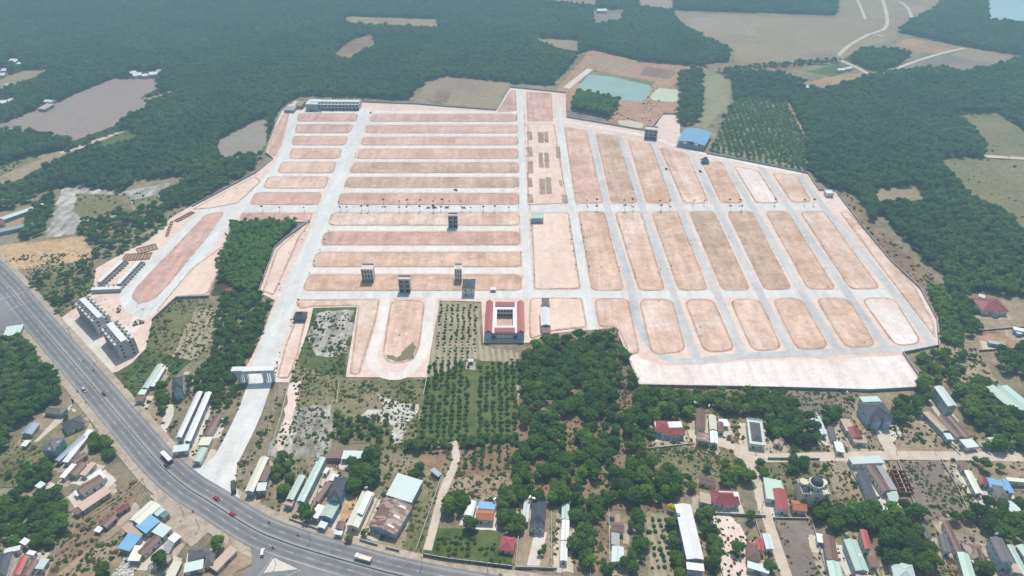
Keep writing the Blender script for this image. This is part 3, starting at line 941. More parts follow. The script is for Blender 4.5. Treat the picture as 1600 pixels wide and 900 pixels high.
for k, (x0, y0, x1, y1) in enumerate(((840, 207, 849, 224), (850, 207, 856, 224), (841, 239, 848, 263), (850, 239, 857, 263), (842, 280, 851, 305), (852, 278, 861, 304),
                                      (823, 206, 831, 220), (823, 230, 831, 246), (824, 252, 832, 272), (824, 279, 831, 293), (824, 304, 832, 318), (868, 230, 875, 248), (873, 282, 878, 292), (877, 305, 886, 318))):
    o = sheet('planting_bed', wobble(gp([(x0, y0), (x1, y0), (x1 + 1.5, y1), (x0 + 1.5, y1)]), .6, 4, k), .64, M['park_patch'], skirt=.06)
    tag(o, 'dark planting bed in the park strip, number %d' % (k + 1), kind='structure')
# scrub corner inside the U plot
sheet('weeds', wobble(gp([(604, 552), (618, 560), (634, 548), (644, 536), (650, 545), (642, 560), (620, 567), (603, 562)]), 2.2, 4, 5), .615, M['dry_grass'], None)['kind'] = 'structure'
BLOCK.append([(360, 352), (470, 345), (445, 372), (430, 385), (405, 455), (345, 425), (335, 412)])
bpy.data.objects['weeds']['label'] = 'green weeds in the corner of the U shaped plot'
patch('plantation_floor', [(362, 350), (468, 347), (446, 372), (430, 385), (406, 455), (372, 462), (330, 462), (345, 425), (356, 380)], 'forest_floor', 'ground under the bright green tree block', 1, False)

# ================================================================== highway
MEDPX = [(-130, 300), (-60, 372), (15, 450), (37, 477), (100, 550), (150, 608), (205, 673), (250, 725), (290, 760), (325, 782), (397, 827), (450, 849), (500, 865), (560, 882), (615, 897), (700, 915), (820, 935), (960, 955), (1120, 975)]
MED = smooth_line(gp(MEDPX), 8)
tag(ribbon('highway_shoulder', MED, -14.5, 14.5, .42, M['dirt_shoulder']), 'dusty shoulders of the highway', kind='structure')
hw = ribbon('highway', MED, -9.9, 10.3, .46, M['highway_asphalt'])
tag(hw, 'grey four lane highway curving through the lower left', kind='structure')
BLOCK.append([px(p) for p in offset_line(MED, 19)] + [px(p) for p in reversed(offset_line(MED, -19))])
for s in (-1, 1):
    for a in (2.9, 6.2):
        ribbon('lane_wear', MED, s * a - .95, s * a + .95, .464, M['lane_track'], hw)
mk = MB()
for s in (-1, 1):
    for d, wd, dash in ((8.5, .11, False), (1.0, .08, False), (4.5, .11, True)):
        A = offset_line(MED, s * d - wd)
        B = offset_line(MED, s * d + wd)
        acc = 0.0
        for i in range(len(MED) - 1):
            L = (MED[i + 1] - MED[i]).length
            if not dash:
                mk.poly([(A[i].x, A[i].y, .47), (B[i].x, B[i].y, .47), (B[i + 1].x, B[i + 1].y, .47), (A[i + 1].x, A[i + 1].y, .47)])
                continue
            n = max(1, int(L / 1.0))
            for j in range(n):
                acc += L / n
                if acc % 12 < 3.4:
                    t0, t1 = j / n, (j + 1) / n
                    q = [A[i].lerp(A[i + 1], t0), B[i].lerp(B[i + 1], t0), B[i].lerp(B[i + 1], t1), A[i].lerp(A[i + 1], t1)]
                    mk.poly([(p.x, p.y, .47) for p in q])
mk.build('lane_marking', M['line_paint'], hw)
# median barrier
mb = MB()
for i in range(16, len(MED) - 1):
    a, b = MED[i], MED[i + 1]
    t = (b - a).normalized()
    n = Vector((-t.y, t.x, 0))
    for (w0, z0, w1, z1) in ((.3, .46, .3, .7), (.3, .7, .13, 1.25)):
        for s in (-1, 1):
            q = [a + n * (s * w0) + Vector((0, 0, z0)), b + n * (s * w0) + Vector((0, 0, z0)), b + n * (s * w1) + Vector((0, 0, z1)), a + n * (s * w1) + Vector((0, 0, z1))]
            mb.poly(q if s < 0 else q[::-1])
    mb.poly([a + n * .13 + Vector((0, 0, 1.25)), a - n * .13 + Vector((0, 0, 1.25)), b - n * .13 + Vector((0, 0, 1.25)), b + n * .13 + Vector((0, 0, 1.25))])
tag(mb.build('median_barrier', M['concrete']), 'low concrete barrier along the middle of the highway', 'barrier')
# junction at the lower left: a side road that leaves the highway, with a painted island
road([(360, 925), (388, 908), (404, 890), (412, 868), (405, 852)], 4.4, 'highway_asphalt', 'side road leaving the highway at the bottom', .452)
patch('junction', [(408, 862), (440, 868), (520, 885), (600, 905), (560, 930), (400, 920), (414, 890)], 'highway_asphalt', 'paved junction beside the highway', 0, True, .448)
isl = patch('traffic_island', [(428, 872), (466, 890), (412, 896)], 'concrete_yard', 'pale triangular traffic island', 0, True, .475)
for a, b in (((430, 868), (520, 896)), ((428, 868), (404, 902)), ((440, 905), (470, 891))):
    L = gp([a, b])
    ribbon('edge_line', L, -.15, .15, .482, M['line_paint'], isl)
patch('junction', [(-40, 470), (12, 470), (36, 505), (22, 520), (-40, 516)], 'highway_asphalt', 'side road joining the highway from the left', 0, True, .452)
for a, b in (((4, 468), (40, 456)), ((16, 484), (38, 476))):
    ribbon('stop_line', gp([a, b]), -.3, .3, .474, M['line_paint'], hw)

# ================================================================== buildings
def unit_window():
    mb = MB()
    # local: x across, z up, wall face at y=0, outwards is -y
    for x0, x1, z0, z1 in ((-.5, -.42, 0, 1), (.42, .5, 0, 1), (-.42, .42, 0, .09), (-.42, .42, .91, 1), (-.03, .03, .09, .91)):
        mb.box(x0, x1, -.07, .02, z0, z1)
    mb.box(-.56, .56, -.13, .02, -.07, 0)
    return mb.mesh('window')


def unit_pane():
    mb = MB()
    mb.box(-.42, -.03, -.03, .01, .09, .91)
    mb.box(.03, .42, -.03, .01, .09, .91)
    return mb.mesh('pane')


def unit_door():
    mb = MB()
    mb.box(-.5, -.43, -.07, .02, 0, 1)
    mb.box(.43, .5, -.07, .02, 0, 1)
    mb.box(-.43, .43, -.07, .02, .95, 1)
    mb.box(-.43, .43, -.03, .02, 0, .95)
    return mb.mesh('door')


UW, UP_, UD = unit_window(), unit_pane(), unit_door()
WINM = {}


def opening(kind, parent, x, y, z, rz, w_, h_, mat):
    """window (frame + pane) or door set on a wall face"""
    base = UD if kind == 'door' else UW
    key = (kind, mat)
    if key not in WINM:
        me = base.copy()
        me.name = kind
        me.materials.clear()
        me.materials.append(M[mat])
        WINM[key] = me
    o = lnk(kind, WINM[key], None, parent)
    o.location = (x, y, z)
    o.rotation_euler = (0, 0, rz)
    o.scale = (w_, 1.3, h_)
    if kind == 'window':
        if not UP_.materials:
            UP_.materials.append(M['glass'])
        lnk('pane', UP_, None, o)
    return o


FOOT = []        # pixel footprints of buildings, kept free of trees


def frame3(A, B, C, h):
    """roof outline (three traced corners) -> centre, angle, length along AB, depth"""
    a, b, c = G(*A, h), G(*B, h), G(*C, h)
    u = (b - a).to_2d()
    L = u.length
    u.normalize()
    v = Vector((-u.y, u.x))
    d = (c - b).to_2d().dot(v)
    cen = a.to_2d() + u * (L / 2) + v * (d / 2)
    return cen, math.atan2(u.y, u.x), L, abs(d)


def faces_cam(cen, ang):
    """which local sides look at the camera"""
    to = Vector((-cen.x, -cen.y)).normalized()
    out = []
    for nm, a in (('+x', 0), ('+y', 90), ('-x', 180), ('-y', 270)):
        n = Vector((math.cos(ang + R(a)), math.sin(ang + R(a))))
        out.append((n.dot(to), nm))
    out.sort(reverse=True)
    return out


def wall_openings(o, lx, ly, h, cen, ang, floors, wmat, style, dens=3.4, zfl=None):
    sides = faces_cam(cen, ang)
    fh = h / floors
    door_done = False
    for sc, nm in sides:
        if sc < .12:
            continue
        wd = ly if nm[1] == 'x' else lx
        n = max(1, int(wd / dens))
        if style == 'shed':
            n = max(1, int(wd / 7))
        for fl in range(floors):
            for i in range(n):
                t = (i + .5) / n * wd - wd / 2
                z = fl * fh + fh * .32
                ww, wh, kind = min(1.5, wd / n * .55), min(1.5, fh * .46), 'window'
                if fl == 0 and not door_done and i == n // 2:
                    kind, z, wh = 'door', 0.02, min(2.3, fh * .8)
                    ww = 1.2
                    if style == 'shed':
                        ww, wh = min(3.6, wd * .5), min(3.2, fh * .8)
                    door_done = True
                if nm == '+x':
                    opening(kind, o, lx / 2, t, z, R(90), ww, wh, wmat if kind == 'window' else ('door_roller' if style == 'shed' else 'door_wood'))
                elif nm == '-x':
                    opening(kind, o, -lx / 2, t, z, R(-90), ww, wh, wmat if kind == 'window' else ('door_roller' if style == 'shed' else 'door_wood'))
                elif nm == '+y':
                    opening(kind, o, t, ly / 2, z, R(180), ww, wh, wmat if kind == 'window' else ('door_roller' if style == 'shed' else 'door_wood'))
                else:
                    opening(kind, o, t, -ly / 2, z, 0, ww, wh, wmat if kind == 'window' else ('door_roller' if style == 'shed' else 'door_wood'))


def roof_mesh(kind, L, D, h, rise, t=.14):
    """ridge always along local x"""
    mb = MB()
    if kind == 'gable':
        prof = [(-D / 2, h - .05), (D / 2, h - .05), (D / 2, h - .05 + t), (0, h + rise + t), (-D / 2, h - .05 + t)]
        # hollow underside follows the slope
        prof = [(-D / 2, h - .08), (0, h + rise - .02), (D / 2, h - .08), (D / 2, h - .08 + t), (0, h + rise + t), (-D / 2, h - .08 + t)]
        mb.prism(prof, -L / 2, L / 2)
    elif kind == 'shed':
        prof = [(-D / 2, h), (D / 2, h + rise), (D / 2, h + rise + t), (-D / 2, h + t)]
        mb.prism(prof, -L / 2, L / 2)
    elif kind == 'arch':
        k = 10
        top = [(-D / 2 * math.cos(math.pi * i / k), h + rise * math.sin(math.pi * i / k)) for i in range(k + 1)]
        prof = [(-D / 2, h - .1), (D / 2, h - .1)] + top[::-1]
        mb.prism(prof, -L / 2, L / 2)
    elif kind == 'hip':
        r = max(L / 2 - D / 2, .25)
        e = [(-L / 2, -D / 2), (L / 2, -D / 2), (L / 2, D / 2), (-L / 2, D / 2)]
        b = len(mb.v)
        mb.v += [(x, y, h - .05) for x, y in e] + [(x, y, h + .1) for x, y in e] + [(-r, 0, h + rise), (r, 0, h + rise)]
        for q in ((0, 3, 2, 1), (0, 1, 5, 4), (1, 2, 6, 5), (2, 3, 7, 6), (3, 0, 4, 7), (4, 5, 9, 8), (6, 7, 8, 9), (5, 6, 9), (7, 4, 8)):
            mb.f.append(q)
            mb.m.append(0)
    elif kind == 'flat':
        mb.box(-L / 2, L / 2, -D / 2, D / 2, h, h + .18)
    return mb


NHOUSE = [0]


def house(A, B, C, h, roof, rmat, wmat, label, rise=None, floors=None, style='house', name=None, ridge='a', group=None, cat=None, wins=True, over=.45, frame='wall_white'):
    """building whose eaves outline is traced at height h. ridge 'a' = along AB, 'b' = across"""
    cen, ang, L, D = frame3(A, B, C, h)
    if ridge == 'b':
        ang += math.pi / 2
        L, D = D, L
    L, D = max(L, 1.6), max(D, 1.6)
    if rise is None:
        rise = {'gable': min(2.2, D * .17), 'shed': min(1.0, D * .07), 'hip': min(3.2, D * .26), 'flat': 0, 'arch': D * .3}[roof]
    if floors is None:
        floors = max(1, int(round(h / 3.7)))
    name = name or ('shed' if style == 'shed' else 'house')
    o = empty(name, (cen.x, cen.y, 0), ang)
    tag(o, label, cat or name.replace('_', ' '), group)
    ov = min(over, L * .1, D * .1)
    lx, ly = L - 2 * ov, D - 2 * ov
    wb = MB()
    if roof == 'gable':
        k = rise * (ly / D)
        wb.prism([(-ly / 2, 0), (ly / 2, 0), (ly / 2, h - .1), (0, h - .1 + k), (-ly / 2, h - .1)], -lx / 2, lx / 2)
    elif roof == 'shed':
        wb.prism([(-ly / 2, 0), (ly / 2, 0), (ly / 2, h + rise - .05), (-ly / 2, h - .02)], -lx / 2, lx / 2)
    else:
        wb.box(-lx / 2, lx / 2, -ly / 2, ly / 2, 0, h - .06)
    wb.build('wall', M[wmat], o)
    rf = roof_mesh(roof, L, D, h, rise).build('roof', M[rmat], o)
    if roof == 'gable':
        MB().prism([(-.35, h + rise - .03), (.35, h + rise - .03), (.22, h + rise + .16), (0, h + rise + .28), (-.22, h + rise + .16)], -L / 2 + .01, L / 2 - .01).build('ridge_cap', M[rmat], rf)
    elif roof == 'hip':
        r = max(L / 2 - D / 2, .25)
        cb = MB()
        cb.box(-r, r, -.18, .18, h + rise - .06, h + rise + .12)
        for sx in (-1, 1):
            for sy in (-1, 1):
                cb.tube((sx * r, 0, h + rise + .02), (sx * L / 2, sy * D / 2, h + .12), .16, .16, 5)
        cb.build('ridge_cap', M[rmat], rf)
    elif roof == 'flat':
        pb = MB()
        for x0, x1, y0, y1 in ((-L / 2 + .02, L / 2 - .02, -D / 2 + .02, -D / 2 + .25), (-L / 2 + .02, L / 2 - .02, D / 2 - .25, D / 2 - .02),
                               (-L / 2 + .02, -L / 2 + .25, -D / 2 + .25, D / 2 - .25), (L / 2 - .25, L / 2 - .02, -D / 2 + .25, D / 2 - .25)):
            pb.box(x0, x1, y0, y1, h + .18, h + .9)
        pb.build('parapet', M[wmat], rf)
    if wins:
        wall_openings(o, lx, ly, h, cen, ang, floors, frame, style)
    # keep trees out of the footprint
    c, s = math.cos(ang), math.sin(ang)
    foot = []
    for x, y in ((-L / 2 - 1, -D / 2 - 1), (L / 2 + 1, -D / 2 - 1), (L / 2 + 1, D / 2 + 1), (-L / 2 - 1, D / 2 + 1)):
        foot.append((cen.x + c * x - s * y, cen.y + s * x + c * y))
    FOOT.append(foot)
    if A[1] < 200:
        BLOCK.append([(A[0] - 2, A[1] + 2), (B[0] + 2, B[1] + 2), (C[0] + 2, C[1] - 1), (A[0] + C[0] - B[0] - 2, A[1] + C[1] - B[1] - 1)])
    NHOUSE[0] += 1
    o['_L'], o['_D'], o['_h'] = L, D, h
    return o


# (A, B, C, eave height, roof, roof material, wall material, label, options)
H_ = [
    # ---- left of the highway
    ((67, 645), (96, 648), (97, 636), 3.4, 'hip', 'thatch', 'wall_grey', 'grey thatched long hut beside the forest edge', {'style': 'shed'}),
    ((32, 679), (45, 662), (60, 665), 3.2, 'gable', 'lilac', 'wall_tin', 'small blue grey metal shed under the forest edge', {'style': 'shed'}),
    ((32, 697), (40, 688), (48, 689), 2.6, 'shed', 'white', 'wall_grey', 'tiny white roofed lean-to beside the blue grey shed', {'style': 'shed'}),
    ((102, 676), (133, 662), (122, 650), 3.6, 'hip', 'slate', 'wall_cream', 'low house with black hipped roof beside the highway grass', {}),
    ((63, 704), (80, 683), (96, 691), 7.2, 'hip', 'greyslate', 'wall_turquoise', 'two storey turquoise house with brown grey roof', {}),
    ((85, 719), (127, 680), (132, 684), 4.0, 'gable', 'lilac', 'wall_tin', 'long narrow blue grey shed beside the turquoise house', {'style': 'shed'}),
    ((97, 722), (138, 671), (145, 674), 3.6, 'shed', 'white', 'wall_white', 'long narrow white roofed shed next to the blue grey one', {'style': 'shed'}),
    ((110, 721), (131, 706), (136, 711), 3.4, 'gable', 'brown', 'wall_grey', 'small maroon brown roof among trees left of the highway', {}),
    ((106, 741), (123, 722), (135, 726), 3.6, 'gable', 'brown', 'wall_cream', 'brown roofed house in the three toned row', {}),
    ((93, 746), (113, 724), (118, 728), 3.2, 'shed', 'white', 'wall_white', 'white strip roof at the left of the three toned row', {'style': 'shed'}),
    ((124, 742), (142, 722), (148, 727), 3.3, 'shed', 'pink', 'wall_cream', 'pinkish strip roof at the right of the three toned row', {'style': 'shed'}),
    ((119, 763), (155, 741), (168, 748), 3.8, 'gable', 'brown', 'wall_white', 'wide brown roofed house with white gable beside the highway lots', {}),
    ((136, 747), (157, 734), (172, 742), 3.4, 'shed', 'white', 'wall_white', 'white canopy behind the wide brown roof', {'style': 'shed'}),
    ((115, 769), (122, 765), (130, 770), 2.6, 'shed', 'white', 'wall_white', 'small white porch roof at the brown house corner', {'style': 'shed'}),
    ((120, 790), (165, 760), (176, 767), 3.6, 'shed', 'pink', 'wall_green', 'long peach roofed row with pale green walls', {}),
    ((112, 799), (121, 792), (131, 797), 3.0, 'shed', 'brown', 'wall_grey', 'brown lean-to at the end of the peach roofed row', {'style': 'shed'}),
    ((155, 820), (173, 803), (186, 806), 3.0, 'gable', 'brown', 'wall_grey', 'weathered brown roof on the fallow lot', {}),
    ((180, 797), (200, 785), (207, 789), 3.0, 'gable', 'maroon', 'wall_grey', 'faded maroon roof above the weathered brown one', {}),
    ((146, 830), (153, 822), (161, 826), 2.4, 'shed', 'white', 'wall_grey', 'tiny pale shack below the weathered brown roof', {'style': 'shed'}),
    ((202, 812), (235, 782), (252, 790), 5.0, 'gable', 'cream', 'wall_tin', 'large cream white warehouse roof in the highway compound', {'style': 'shed'}),
    ((212, 823), (235, 804), (255, 811), 4.6, 'shed', 'blue', 'wall_tin', 'bright blue flat shed beside the cream warehouse', {'style': 'shed'}),
    ((239, 802), (252, 792), (260, 796), 4.2, 'shed', 'cyan', 'wall_tin', 'pale blue porch roof behind the bright blue shed', {'style': 'shed'}),
    ((250, 806), (260, 798), (267, 801), 3.6, 'shed', 'teal', 'wall_tin', 'dark teal porch roof nearest the highway in the compound', {'style': 'shed'}),
    ((190, 826), (202, 817), (228, 832), 4.0, 'shed', 'tan', 'wall_tin', 'beige sheet roof below the cream warehouse', {'style': 'shed'}),
    ((183, 857), (202, 833), (219, 841), 4.0, 'shed', 'blue', 'wall_tin', 'sky blue shed at the lower end of the compound', {'style': 'shed'}),
    ((237, 832), (252, 817), (268, 826), 4.2, 'shed', 'cyan', 'wall_cream', 'pale green roofed house right of the bright blue shed', {}),
    ((213, 862), (242, 835), (253, 841), 3.8, 'gable', 'brown', 'wall_white', 'brown roofed long house between the blue sheds and a tree', {}),
    ((199, 877), (211, 853), (222, 867), 3.8, 'shed', 'cream', 'wall_grey', 'pale green end of the brown long house', {'style': 'shed'}),
    ((262, 842), (273, 832), (285, 837), 3.2, 'shed', 'white', 'wall_grey', 'small white shed at the top of the patched row', {'style': 'shed'}),
    ((252, 865), (263, 845), (273, 848), 3.0, 'shed', 'grey', 'wall_grey', 'grey strip roof in the patched row', {'style': 'shed'}),
    ((242, 877), (250, 865), (269, 871), 2.8, 'shed', 'rust', 'wall_grey', 'rusty patched sheet roof in the patched row', {'style': 'shed'}),
    ((234, 889), (241, 878), (249, 882), 2.6, 'shed', 'cyan', 'wall_grey', 'little pale blue roof at the foot of the patched row', {'style': 'shed'}),
    ((259, 901), (271, 877), (283, 882), 3.0, 'shed', 'cream', 'wall_grey', 'cream patched roof right of the patched row', {'style': 'shed'}),
    ((293, 876), (295, 858), (327, 858), 4.0, 'hip', 'greyslate', 'wall_white', 'grey brown hipped house beside the bright green tree', {'ridge': 'b'}),
    ((319, 884), (323, 862), (336, 864), 4.2, 'hip', 'greyslate', 'wall_white', 'grey gabled wing of the hipped house', {}),
    ((287, 896), (289, 880), (318, 881), 3.4, 'shed', 'cyan', 'wall_white', 'pale turquoise porch in front of the grey brown house', {'ridge': 'b', 'style': 'shed'}),
    ((327, 886), (360, 853), (372, 859), 3.0, 'shed', 'tan', 'wall_cream', 'long tan shed beside the bright green tree', {'style': 'shed'}),
    ((-12, 906), (0, 866), (18, 866), 5.5, 'hip', 'slate', 'wall_white', 'navy hipped roof in the bottom left corner', {}),
    ((18, 900), (32, 870), (44, 871), 4.6, 'gable', 'red', 'wall_white', 'red roofed row house beside the navy roof', {}),
    ((33, 900), (50, 874), (61, 875), 4.2, 'gable', 'brown', 'wall_cream', 'brown roofed row house next to the red one', {}),
    ((54, 889), (65, 873), (77, 875), 3.6, 'shed', 'cyan', 'wall_white', 'pale green white shed at the end of the red roofed row', {'style': 'shed'}),
    ((8, 858), (33, 852), (36, 858), 4.0, 'shed', 'white', 'wall_white', 'white terrace roof above the navy roof', {'style': 'shed'}),
    ((30, 848), (39, 840), (42, 850), 4.4, 'shed', 'white', 'wall_white', 'small tilted white roof above the corner houses', {'style': 'shed'}),
    ((41, 866), (46, 860), (58, 861), 3.4, 'shed', 'white', 'wall_white', 'white porch behind the red roofed row house', {'style': 'shed'}),
    ((54, 760), (64, 752), (73, 755), 2.8, 'shed', 'cyan', 'wall_grey', 'little pale roof at the end of the white path', {'style': 'shed'}),
    ((4, 526), (31, 522), (30, 509), 3.4, 'shed', 'cyan', 'wall_tin', 'pale turquoise roadside roof at the left edge', {'style': 'shed'}),
    # ---- between highway and avenue
    ((221, 607), (246, 569), (255, 571), 4.0, 'gable', 'palegreen', 'wall_tin', 'long pale green shed behind the grass', {'style': 'shed'}),
    ((235, 604), (253, 574), (258, 576), 3.4, 'shed', 'white', 'wall_tin', 'white lean-to along the long pale green shed', {'style': 'shed'}),
    ((215, 617), (220, 609), (230, 610), 3.6, 'shed', 'cyan', 'wall_tin', 'pale front roof of the long green shed', {'style': 'shed'}),
    ((210, 628), (215, 618), (227, 620), 3.0, 'shed', 'brown', 'wall_tin', 'brown porch at the foot of the long green shed', {'style': 'shed'}),
    ((268, 610), (269, 592), (286, 592), 8.0, 'hip', 'slate', 'wall_blue', 'pale blue villa with dark steep roof among trees', {'rise': 3.4}),
    ((286, 586), (289, 581), (297, 582), 5.0, 'shed', 'tan', 'wall_cream', 'small tan roof behind the pale blue villa', {}),
    ((274, 684), (308, 612), (317, 612), 6.0, 'gable', 'white', 'wall_tin', 'left half of the long white factory shed', {'style': 'shed'}),
    ((287, 690), (321, 613), (331, 613), 5.6, 'gable', 'white', 'wall_tin', 'right half of the long white factory shed', {'style': 'shed'}),
    ((272, 697), (297, 694), (294, 704), 4.2, 'shed', 'cyan', 'wall_white', 'white front canopy of the factory shed', {'style': 'shed'}),
    ((317, 680), (336, 649), (346, 651), 4.2, 'gable', 'brown', 'wall_cream', 'brown roofed house right of the factory shed', {}),
    ((309, 697), (315, 683), (333, 682), 3.8, 'shed', 'cream', 'wall_cream', 'cream roof in front of the brown roofed house', {'ridge': 'b', 'style': 'shed'}),
    ((300, 723), (312, 701), (325, 703), 3.0, 'arch', 'palegreen', 'wall_white', 'vaulted pale green shed beside the avenue mouth', {'style': 'shed'}),
    ((351, 457), (362, 456), (361, 449), 2.8, 'gable', 'maroon', 'wall_grey', 'little red hut at the edge of the bright tree block', {}),
    # ---- along the highway, lower middle
    ((382, 768), (407, 714), (420, 715), 5.6, 'gable', 'cream', 'wall_tin', 'long white warehouse right of the avenue mouth', {'style': 'shed'}),
    ((402, 752), (415, 727), (427, 729), 4.4, 'shed', 'brown', 'wall_tin', 'brown side roof of the long white warehouse', {'style': 'shed'}),
    ((400, 768), (403, 755), (417, 756), 4.6, 'shed', 'cyan', 'wall_tin', 'pale front wing of the long white warehouse', {'style': 'shed'}),
    ((447, 780), (467, 742), (478, 743), 4.4, 'gable', 'palegreen', 'wall_tin', 'lower pale green warehouse with rusty front', {'style': 'shed'}),
    ((463, 783), (498, 714), (509, 716), 6.2, 'gable', 'palegreen', 'wall_tin', 'tall long pale green warehouse', {'style': 'shed'}),
    ((442, 789), (447, 781), (461, 783), 3.4, 'shed', 'rust', 'wall_tin', 'striped rusty porch in front of the lower pale green warehouse', {'style': 'shed'}),
    ((491, 782), (513, 751), (520, 753), 3.6, 'shed', 'brown', 'wall_cream', 'brown strip roof between the warehouse and the blue house', {}),
    ((504, 739), (510, 730), (516, 731), 3.0, 'shed', 'white', 'wall_white', 'small white roof behind the brown strip roof', {'style': 'shed'}),
    ((514, 751), (519, 740), (530, 741), 4.2, 'shed', 'white', 'wall_white', 'white back roof of the blue house', {'style': 'shed'}),
    ((511, 779), (523, 745), (543, 747), 8.2, 'hip', 'slate', 'wall_sky', 'tall bright blue house with dark tiled roof', {'rise': 2.8}),
    ((499, 806), (512, 783), (532, 786), 5.0, 'gable', 'palegreen', 'wall_sky', 'pale green roofed front of the bright blue house', {}),
    ((485, 808), (497, 788), (509, 789), 4.0, 'shed', 'white', 'wall_white', 'white side roof left of the bright blue house', {'style': 'shed'}),
    ((496, 823), (502, 814), (514, 816), 3.2, 'shed', 'cyan', 'wall_white', 'white entrance porch of the bright blue house', {'style': 'shed'}),
    ((540, 821), (566, 767), (586, 769), 4.6, 'gable', 'cream', 'wall_cream', 'cream roofed long house with a raised white roof', {}),
    ((523, 827), (528, 814), (541, 816), 3.2, 'gable', 'brown', 'wall_cream', 'small brown roof beside the orange lawn', {}),
    ((521, 835), (524, 828), (537, 829), 2.8, 'shed', 'cyan', 'wall_white', 'tiny pale porch below the small brown roof', {'style': 'shed'}),
    ((603, 775), (622, 741), (661, 751), 5.4, 'shed', 'cyan', 'wall_tin', 'big pale cyan warehouse roof', {'style': 'shed'}),
    ((575, 821), (603, 777), (648, 786), 5.0, 'gable', 'rust', 'wall_tin', 'big rusty patched warehouse in front of the cyan roof', {'style': 'shed'}),
    ((510, 717), (514, 702), (536, 703), 3.2, 'shed', 'brown', 'wall_grey', 'brown roof at the edge of the grey lot', {'ridge': 'b', 'style': 'shed'}),
    ((533, 718), (537, 704), (572, 702), 3.2, 'shed', 'cyan', 'wall_grey', 'pale sheet roof continuing the brown one', {'ridge': 'b', 'style': 'shed'}),
    ((672, 736), (678, 731), (695, 737), 2.6, 'shed', 'lilac', 'wall_grey', 'small blue white shelter beside the sandy track', {'style': 'shed'}),
    ((746, 795), (748, 783), (775, 784), 4.0, 'shed', 'blue', 'wall_white', 'blue sheet roof at the back of the orange house', {'ridge': 'b', 'style': 'shed'}),
    ((743, 812), (745, 796), (773, 796), 4.4, 'gable', 'orange', 'wall_cream', 'orange tiled house with pink terrace', {'ridge': 'b'}),
    ((724, 806), (731, 783), (746, 784), 3.4, 'arch', 'white', 'wall_white', 'rounded white canopy beside the orange house', {'style': 'shed'}),
    ((779, 859), (784, 837), (807, 839), 3.4, 'hip', 'claret', 'wall_white', 'small red hipped pavilion in the walled garden', {}),
    ((828, 818), (832, 779), (855, 779), 4.6, 'hip', 'slate', 'wall_white', 'dark slate villa with twin front gables', {'rise': 3.0}),
    ((815, 815), (819, 782), (829, 782), 4.0, 'gable', 'cyan', 'wall_white', 'pale green side roof of the slate villa', {}),
    ((835, 770), (836, 764), (850, 764), 3.0, 'shed', 'brown', 'wall_grey', 'little brown shack behind the slate villa', {'style': 'shed'}),
    ((876, 844), (878, 812), (890, 812), 4.2, 'gable', 'white', 'wall_white', 'white middle of the narrow strip house', {}),
    ((877, 811), (878, 786), (890, 786), 4.4, 'gable', 'palegreen', 'wall_white', 'pale green rear of the narrow strip house', {}),
    ((875, 876), (876, 845), (887, 845), 3.8, 'gable', 'white', 'wall_white', 'white front of the narrow strip house', {}),
    ((955, 830), (955, 815), (975, 816), 4.0, 'gable', 'brown', 'wall_white', 'brown roof with white rim between the bare lots', {'ridge': 'b'}),
    ((955, 851), (955, 832), (968, 832), 3.8, 'shed', 'grey', 'wall_white', 'grey green court roof below the brown roof', {}),
    ((955, 878), (956, 853), (975, 854), 4.0, 'gable', 'cyan', 'wall_white', 'pale front roof of the house between the bare lots', {}),
    ((953, 808), (953, 799), (961, 799), 2.6, 'shed', 'brown', 'wall_grey', 'tiny brown hut behind the house between the bare lots', {'style': 'shed'}),
    ((1073, 874), (1054, 788), (1079, 788), 8.5, 'gable', 'white', 'wall_tin', 'very long brilliant white block', {'rise': .9, 'floors': 2}),
    ((1073, 890), (1072, 878), (1099, 878), 7.5, 'shed', 'white', 'wall_tin', 'white stepped front of the very long white block', {'ridge': 'b'}),
    ((1114, 788), (1157, 789), (1155, 766), 4.2, 'hip', 'maroon', 'wall_white', 'maroon roofed house with white walls near the long white block', {}),
    ((1123, 768), (1153, 769), (1153, 776), 5.4, 'shed', 'white', 'wall_white', 'white sheet roof behind the maroon house', {'style': 'shed'}),
    ((1093, 785), (1093, 769), (1111, 769), 3.8, 'shed', 'tan', 'wall_cream', 'tan sheet roof left of the maroon house', {'style': 'shed'}),
    ((1092, 754), (1094, 743), (1120, 743), 3.2, 'gable', 'brown', 'wall_cream', 'brown roofed cottage among trees behind the maroon house', {'ridge': 'b'}),
    ((1167, 874), (1166, 846), (1187, 846), 4.2, 'hip', 'brown', 'wall_cream', 'brown hipped house beside the pink bare lot', {}),
    ((1183, 860), (1180, 842), (1192, 842), 4.6, 'gable', 'red', 'wall_white', 'red roof wedged against the brown hipped house', {}),
    ((1197, 858), (1191, 834), (1204, 835), 4.2, 'gable', 'cyan', 'wall_white', 'pale green roof beside the lane and the red wedge', {}),
    ((1167, 887), (1168, 876), (1203, 876), 3.6, 'shed', 'cyan', 'wall_white', 'pale porch along the front of the brown hipped house', {'ridge': 'b', 'style': 'shed'}),
    # ---- right village
    ((1197, 780), (1192, 747), (1220, 747), 4.0, 'shed', 'palegreen', 'wall_white', 'pale green sheet roof behind the claret house', {'style': 'shed'}),
    ((1213, 796), (1207, 763), (1227, 762), 4.6, 'gable', 'claret', 'wall_white', 'claret tiled house beside the lane', {}),
    ((1239, 797), (1235, 781), (1257, 781), 4.0, 'gable', 'orange', 'wall_cream', 'orange roofed house next to the claret one', {'ridge': 'b'}),
    ((1332, 726), (1325, 714), (1376, 714), 4.2, 'shed', 'cyan', 'wall_white', 'wide pale roof along the lane at the head of a long house', {'ridge': 'b'}),
    ((1362, 791), (1338, 735), (1352, 735), 4.8, 'gable', 'slate', 'wall_white', 'dark slate wing of the long house', {}),
